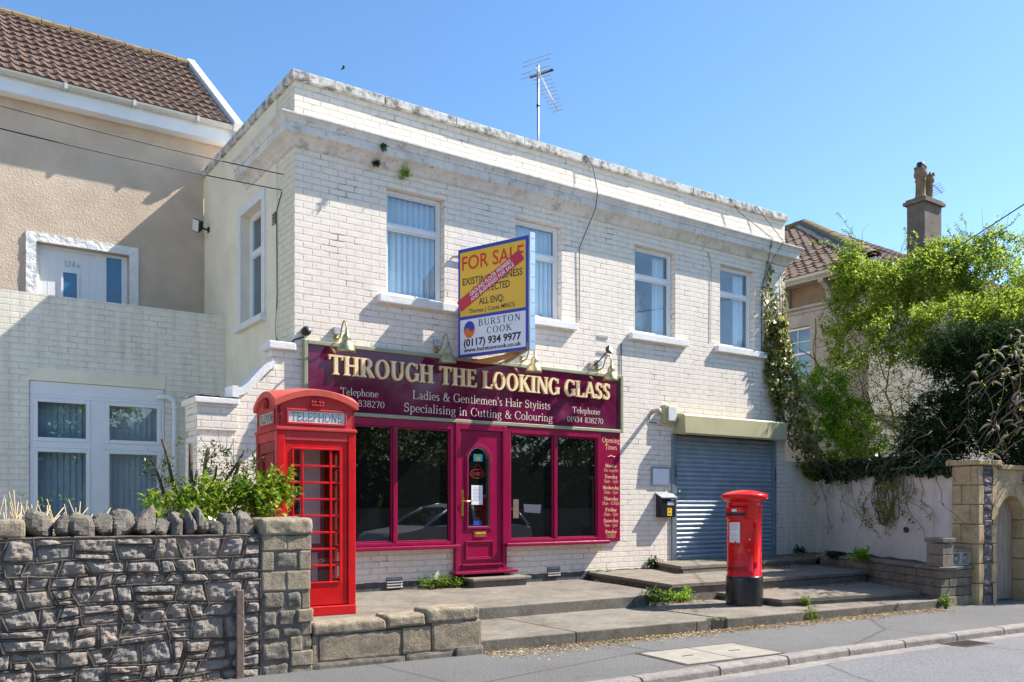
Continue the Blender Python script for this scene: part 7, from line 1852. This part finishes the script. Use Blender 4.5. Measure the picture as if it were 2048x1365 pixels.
t = thing('dandelion', 'single yellow dandelion growing on the low block wall', 'flower', (.15, -3.05, .26))
mb = MB(); mb.tube([(.15, -3.05, .26), (.152, -3.05, .40)], .003, 5); mb.build('stem', 'moss', t); mb = MB(); mb.lathe([(0, .0), (.018, .006), (.022, .014), (.012, .02), (0, .021)], (.152, -3.05, .40), 10); mb.build('flower', 'petal', t)
# drifts of dry litter along the step foot, moss cushions
def scatter(name, mat, pts, L_, W_, label, cat):
    P = np.array(pts); n = len(P); rr_ = np.random.default_rng(len(name)+n)
    o = leaf_object(name, mat, None, P, rr_.normal(size=(n, 3))*[1, 1, .18], rr_.normal(size=(n, 3))*.35+[0, 0, 1], L_*(.4+rr_.random(n)), W_*(.4+rr_.random(n)), .12)
    return tag(o, label, cat, None, 'stuff')
pts = []
while len(pts) < 5200:
    tt = rd.uniform(.0, 7.05); wdt = .10+.09*noise.noise((tt*1.3, 0, 0))+.05*math.sin(tt*2.1)**2 + (.09 if tt < 1.6 else 0); o_ = abs(rd.gauss(0, wdt*.8))+.0
    pts.append(tuple(st(tt, o_+.012, .004+.016*rd.random()*max(0, 1-o_/.2))))
scatter('leaf_litter', 'litter', pts, .042, .012, 'drift of dry straw and dead leaves along the foot of the lower step', 'leaf litter')
pts = []
for (x0, x1, y0, y1, z, n) in ((5.4, 8.2, -2.55, -2.35, .21, 150), (7.2, 8.3, -2.7, -2.36, .21, 350), (7.6, 8.9, -1.25, -1.0, .365, 300), (4.2, 4.8, -2.5, -2.25, .125, 160), (8.6, 10.3, -1.6, -.3, .51, 900), (3.5, 4.9, -3.2, -2.4, .124, 130), (4.6, 5.0, -1.6, -.3, .26, 60), (-1.2, 3.2, -.3, -.02, .262, 60), (-2.2, -1.7, -3.5, -3.38, .004, 90), (-4, -1.5, -3.55, -3.3, .003, 130)):
    for k in range(n): pts.append((rd.uniform(x0, x1), rd.uniform(y0, y1), z+.012*rd.random()))
scatter('dead_leaves', 'litter', pts, .05, .015, 'dead leaves and twigs scattered on the flagged steps and soil bed', 'dead leaves')
pts = []
for (t0, o0, z, r1, r2, n) in ((3.05, -.05, .128, .16, .05, 120), (3.5, .06, .01, .12, .05, 90), (2.1, .06, .01, .2, .04, 90), (1.55, .07, .01, .15, .04, 60), (4.55, .05, .01, .09, .05, 70), (4.9, .07, .006, .2, .04, 60), (5.6, .05, .006, .25, .04, 50)):
    for k in range(n): a, q = rd.random()*6.28, math.sqrt(rd.random()); pts.append(tuple(st(t0+r1*q*math.cos(a), o0+r2*q*math.sin(a), z+.02*rd.random()*(1-q))))
scatter('moss', 'moss', pts, .03, .016, 'yellow-green moss cushions along the edge of the lower step', 'moss')
# ---------------------------------------------------------------- covers in the pavement and the road gully
def sf2(t0, o0, z): return tuple(st(t0, o0, z))
mc = thing('inspection_cover', 'pair of pale infilled inspection covers set in the pavement', 'manhole cover', sf2(2.0, 1.0, 0))
T0, T1, O0, O1 = 1.27, 2.47, .77, 1.44
fm = lambda u, v, d: sf2(u, v, d)
mb = MB(); 
for q in ((T0-.03, O0-.03, T0, O1+.03), (T1, O0-.03, T1+.03, O1+.03), (T0, O0-.03, T1, O0), (T0, O1, T1, O1+.03)): mb.extrude([(q[0], q[1]), (q[2], q[1]), (q[2], q[3]), (q[0], q[3])], fm, -.02, .003)
mb.build('frame', 'iron', mc)
for a, b in ((T0+.006, (T0+T1)/2-.006), ((T0+T1)/2+.006, T1-.006)):
    mb = MB(); mb.extrude([(a, O0+.006), (b, O0+.006), (b, O1-.006), (a, O1-.006)], fm, -.02, .006); l_ = mb.build('cover', 'lid', mc, bevel=.003)
    c = (a+b)/2; mb = MB(); mb.extrude([(c-.07, 1.095), (c+.07, 1.095), (c+.07, 1.125), (c-.07, 1.125)], fm, .006, .0075); mb.build('lifting_slot', 'iron', l_)
x0 = 5.05; dg_ = thing('road_gully', 'rusty iron gully grating in the road against the kerb', 'drain', (x0+.2, kerb_y(x0)-.15, -.07))
gf = lambda u, v, d: (x0+u, kerb_y(x0+u)-.02-v, -.07+d)
mb = MB(); frame_boxes(mb, gf, 0, 0, .48, .30, .03, -.06, .0035)
for k in range(9): mb.extrude([(.045+k*.046, .03), (.062+k*.046, .03), (.062+k*.046, .27), (.045+k*.046, .27)], gf, -.05, .003)
mb.build('grating', 'iron', dg_)
# ---------------------------------------------------------------- man on the telephone behind the third upper window
pm = thing('person', 'bald man in a pale shirt holding a phone behind the third upper window', 'person', (6.42, .62, 3.4))
def skin(name, pts, edges, mat, parent, sub=2):
    me = bpy.data.meshes.new(name); inv = WORLD[parent.name].inverted()
    me.from_pydata([tuple(inv @ Vector(p[:3])) for p in pts], edges, []); o = bpy.data.objects.new(name, me); C.objects.link(o); o.parent = parent
    m_ = o.modifiers.new('skin', 'SKIN'); 
    for k, p in enumerate(pts): me.skin_vertices[0].data[k].radius = (p[3], p[4] if len(p) > 4 else p[3])
    me.skin_vertices[0].data[0].use_root = True
    s_ = o.modifiers.new('sub', 'SUBSURF'); s_.levels = sub; s_.render_levels = sub; m_.use_smooth_shade = True
    me.materials.append(M[mat]); return o
M['skin'] = plain('pale_skin', (.62, .42, .33), .5, var=.08); M['shirt'] = plain('pale_shirt', (.68, .70, .72), .8, var=.06); M['hair'] = plain('grey_hair', (.45, .43, .41), .8, var=.1)
x, y, z = 6.42, .62, 3.4                                  # floor level of the upper room
body = [(x, y, z+.95, .16, .13), (x, y, z+1.20, .165, .12), (x, y, z+1.38, .15, .11), (x, y, z+1.50, .055), (x, y-.01, z+1.58, .055), (x, y-.02, z+1.66, .085, .095), (x, y-.01, z+1.745, .075, .085),
        (x-.19, y, z+1.40, .055), (x-.30, y-.08, z+1.16, .045), (x-.17, y-.20, z+1.40, .036), (x-.10, y-.10, z+1.58, .032), (x+.19, y, z+1.40, .055), (x+.24, y, z+1.14, .045), (x+.20, y-.12, z+.93, .036),
        (x-.09, y, z+.82, .10), (x-.10, y, z+.45, .07), (x-.10, y, z+.06, .05), (x+.09, y, z+.82, .10), (x+.10, y, z+.45, .07), (x+.10, y, z+.06, .05), (x-.10, y-.12, z+.02, .04), (x+.10, y-.12, z+.02, .04)]
skin('body', body, [(0, 1), (1, 2), (2, 3), (3, 4), (4, 5), (5, 6), (2, 7), (7, 8), (8, 9), (9, 10), (2, 11), (11, 12), (12, 13), (0, 14), (14, 15), (15, 16), (0, 17), (17, 18), (18, 19), (16, 20), (19, 21)], 'skin', pm)
sh = [(x, y, z+.98, .175, .145), (x, y, z+1.20, .18, .135), (x, y, z+1.37, .165, .125), (x, y, z+1.46, .08), (x-.20, y, z+1.40, .068), (x-.30, y-.08, z+1.18, .056), (x+.20, y, z+1.40, .068), (x+.24, y, z+1.18, .056)]
skin('shirt', sh, [(0, 1), (1, 2), (2, 3), (2, 4), (4, 5), (2, 6), (6, 7)], 'shirt', pm)
mb = MB(); mb.lathe([(0, .05), (.05, .04), (.085, .0), (.092, -.05), (.085, -.07)], (x, y+.02, z+1.71), 14, R(-20), R(200)); mb.build('hair', 'hair', pm)
mb = MB()
for s_ in (-1, 1): mb.lathe([(0, .008), (.012, .006), (.014, 0), (.012, -.006), (0, -.008)], (x+s_*.034, y-.108, z+1.665), 8)
mb.tube([(x-.07, y-.11, z+1.67), (x, y-.122, z+1.672), (x+.07, y-.11, z+1.67)], .004, 5); mb.build('glasses', 'ink', pm)
mb = MB(); mb.tube([(x, y-.11, z+1.66), (x, y-.135, z+1.62), (x, y-.115, z+1.615)], [.012, .016, .012], 6); mb.tube([(x-.025, y-.105, z+1.585), (x, y-.112, z+1.583), (x+.025, y-.105, z+1.585)], .006, 5); mb.build('nose_and_mouth', 'skin', pm)
mb = MB()
for k in range(5): mb.tube([(x-.105, y-.115, z+1.565+k*.012), (x-.118, y-.14, z+1.575+k*.013), (x-.108, y-.15+.004*k, z+1.59+k*.013)], [.009, .008, .007], 5)
mb.build('hand', 'skin', pm)
B(x-.125, y-.10, z+1.56, x-.112, y-.045, z+1.70).build('phone', 'ink', pm)
# ---------------------------------------------------------------- bird in the sky
bd_ = thing('bird', 'tiny dark bird flying high above the shop roof', 'bird', (8.33, 17.35, 16.5))
mb = MB(); b0 = Vector((8.33, 17.35, 16.5)); d1 = Vector((.7, -.3, .65)).normalized(); s1 = d1.cross(Vector((0, 0, 1))).normalized()
mb.tube([tuple(b0-d1*.12), tuple(b0-d1*.05), tuple(b0), tuple(b0+d1*.05), tuple(b0+d1*.08)], [.006, .025, .03, .022, .006], 8)
for s_ in (-1, 1): mb.add([tuple(b0+d1*.04), tuple(b0-d1*.03), tuple(b0+s1*s_*.15-d1*.06+Vector((0, 0, .03))), tuple(b0+s1*s_*.10+d1*.03+Vector((0, 0, .04)))], [(0, 1, 2, 3)])
mb.build('body', 'ink', bd_)
# ---------------------------------------------------------------- across the road, seen in the glass: a passing car, a garden wall and trees
car = thing('white_car', 'white hatchback on the road, seen reflected in the shop windows', 'car', (7.2, -8.6, -.05))
M['car_white'] = plain('white_car_paint', (.72, .74, .78), .2, var=.02); M['tyre'] = plain('tyre_rubber', (.02, .02, .02), .8)
def cf(u, v, d): return (5.2+u, -8.6+d, -.03+v)
pr_ = [(.05, .32), (.0, .55), (.10, .78), (.9, .92), (1.05, .96), (3.7, .98), (4.15, .90), (4.2, .5), (4.1, .3)]
mb = MB(); mb.extrude(pr_, cf, -.86, .86); mb.build('body', 'car_white', car, bevel=.06, seg=3)
gh = [(1.0, .95), (1.75, 1.36), (2.2, 1.46), (3.2, 1.45), (3.75, 1.30), (4.05, .96)]
mb = MB()
top = lambda u, v, d: (5.2+u, -8.6+d*(1-.22*max(0, (v-.95)/.5)), -.03+v)
mb.extrude(gh, top, -.83, .83); mb.build('cabin', 'dark_glass', car, bevel=.04, seg=2)
mb = MB()
for d in (-.84, .84):
    for (a, b) in (((1.0, .95), (1.75, 1.37)), ((1.75, 1.37), (2.2, 1.47)), ((2.2, 1.47), (3.2, 1.46)), ((3.2, 1.46), (3.75, 1.31)), ((3.75, 1.31), (4.05, .96)), ((2.4, .95), (2.45, 1.46)), ((3.35, .95), (3.4, 1.42))): mb.tube([top(*a, d), top(*b, d)], .035, 6)
mb.extrude([(1.75, 1.37), (2.2, 1.47), (3.2, 1.46), (3.7, 1.33), (3.7, 1.36), (3.2, 1.49), (2.2, 1.50), (1.75, 1.40)], top, -.8, .8); mb.build('roof', 'car_white', car)
for u in (.85, 3.4):
    for d in (-.80, .80):
        mb = MB(); c_ = cf(u, .31, d); mb.lathe([(.0, -.1), (.18, -.1), (.31, -.1), (.32, -.05), (.32, .05), (.31, .1), (.18, .1), (.0, .1)], c_, 24, axis=(0, 1, 0)); w_ = mb.build('wheel', 'tyre', car)
        mb = MB(); mb.lathe([(0, .012), (.06, .02), (.19, .0)], (c_[0], c_[1]+(.1 if d > 0 else -.1), c_[2]), 16, axis=(0, 1 if d > 0 else -1, 0)); mb.build('rim', 'aluminium', w_)
for d in (-.62, .62): mb = MB(); mb.extrude([(-.005, .58), (.03, .72), (.25, .76), (.2, .62)], cf, d-.17, d+.17); mb.build('headlight', 'opal', car)
gwl = thing('far_garden_wall', 'long garden wall on the far side of the road behind the viewer', 'wall', (0, -16.5, 0))
mb = MB(); mb.box(-30, -16.9, -.1, 34, -16.5, 1.3); mb.build('wall', 'grey_stone', gwl)
hg = thing('far_hedge', 'thick dark hedge behind the garden wall across the road', 'hedge', (0, -17.6, 0))
P = np.array([(rd.uniform(-16, 30), rd.uniform(-18.4, -16.95), rd.uniform(.3, 3.6+.5*math.sin(k))) for k in range(2600)]); leaf_object('foliage', 'leaf_far', hg, *sprigs(P, rng.normal(size=P.shape), 7, .5, .26, .16, 400))
MB().box(-30, -18.3, -.1, 34, -17.3, 3.0).build('inner_mass', 'leaf_ivy_dark', hg)
fl = [(-9.5, -19.5, 7.2, 2.7), (-4.5, -20.5, 6.0, 2.4), (.2, -19.0, 8.2, 2.9), (5.0, -20.0, 5.6, 2.6), (9.6, -19.2, 6.6, 2.7), (14.5, -20.0, 7.4, 3.0), (20.0, -19.6, 10.2, 3.2), (26, -20, 8.2, 3.)]
lbl = ['leftmost', 'second', 'third', 'fourth', 'fifth', 'sixth', 'seventh', 'last']
for k, (x, y, h_, r1) in enumerate(fl):
    t = thing('street_tree', f'leafy tree across the road behind the viewer, {lbl[k]} in its row', 'tree', (x, y, 0), 0, 'trees across the road')
    q_ = random.Random(k); bl = [((x+q_.uniform(-.5, .5)*r1, y+q_.uniform(-.4, .4)*r1, h_*q_.uniform(.42, .80)), (r1*q_.uniform(.45, .7),)*2+(h_*.18,)) for i in range(6)]+[((x, y, h_*.5), (r1*.8, r1*.8, h_*.34)), ((x, y, h_*.22), (r1*.95, r1*.7, h_*.22))]
    P, D = blob_points(bl, 1100, 200+k, .7, -.25); leaf_object('crown', 'leaf_far', t, *sprigs(P, D, 7, .55, .26, .15, 300+k))
    mb = MB(); branch(mb, (x, y, -.1), (0, 0, 1), h_*.45, .16, 2, q_, .6, .12); mb.build('trunk', 'bark', t)
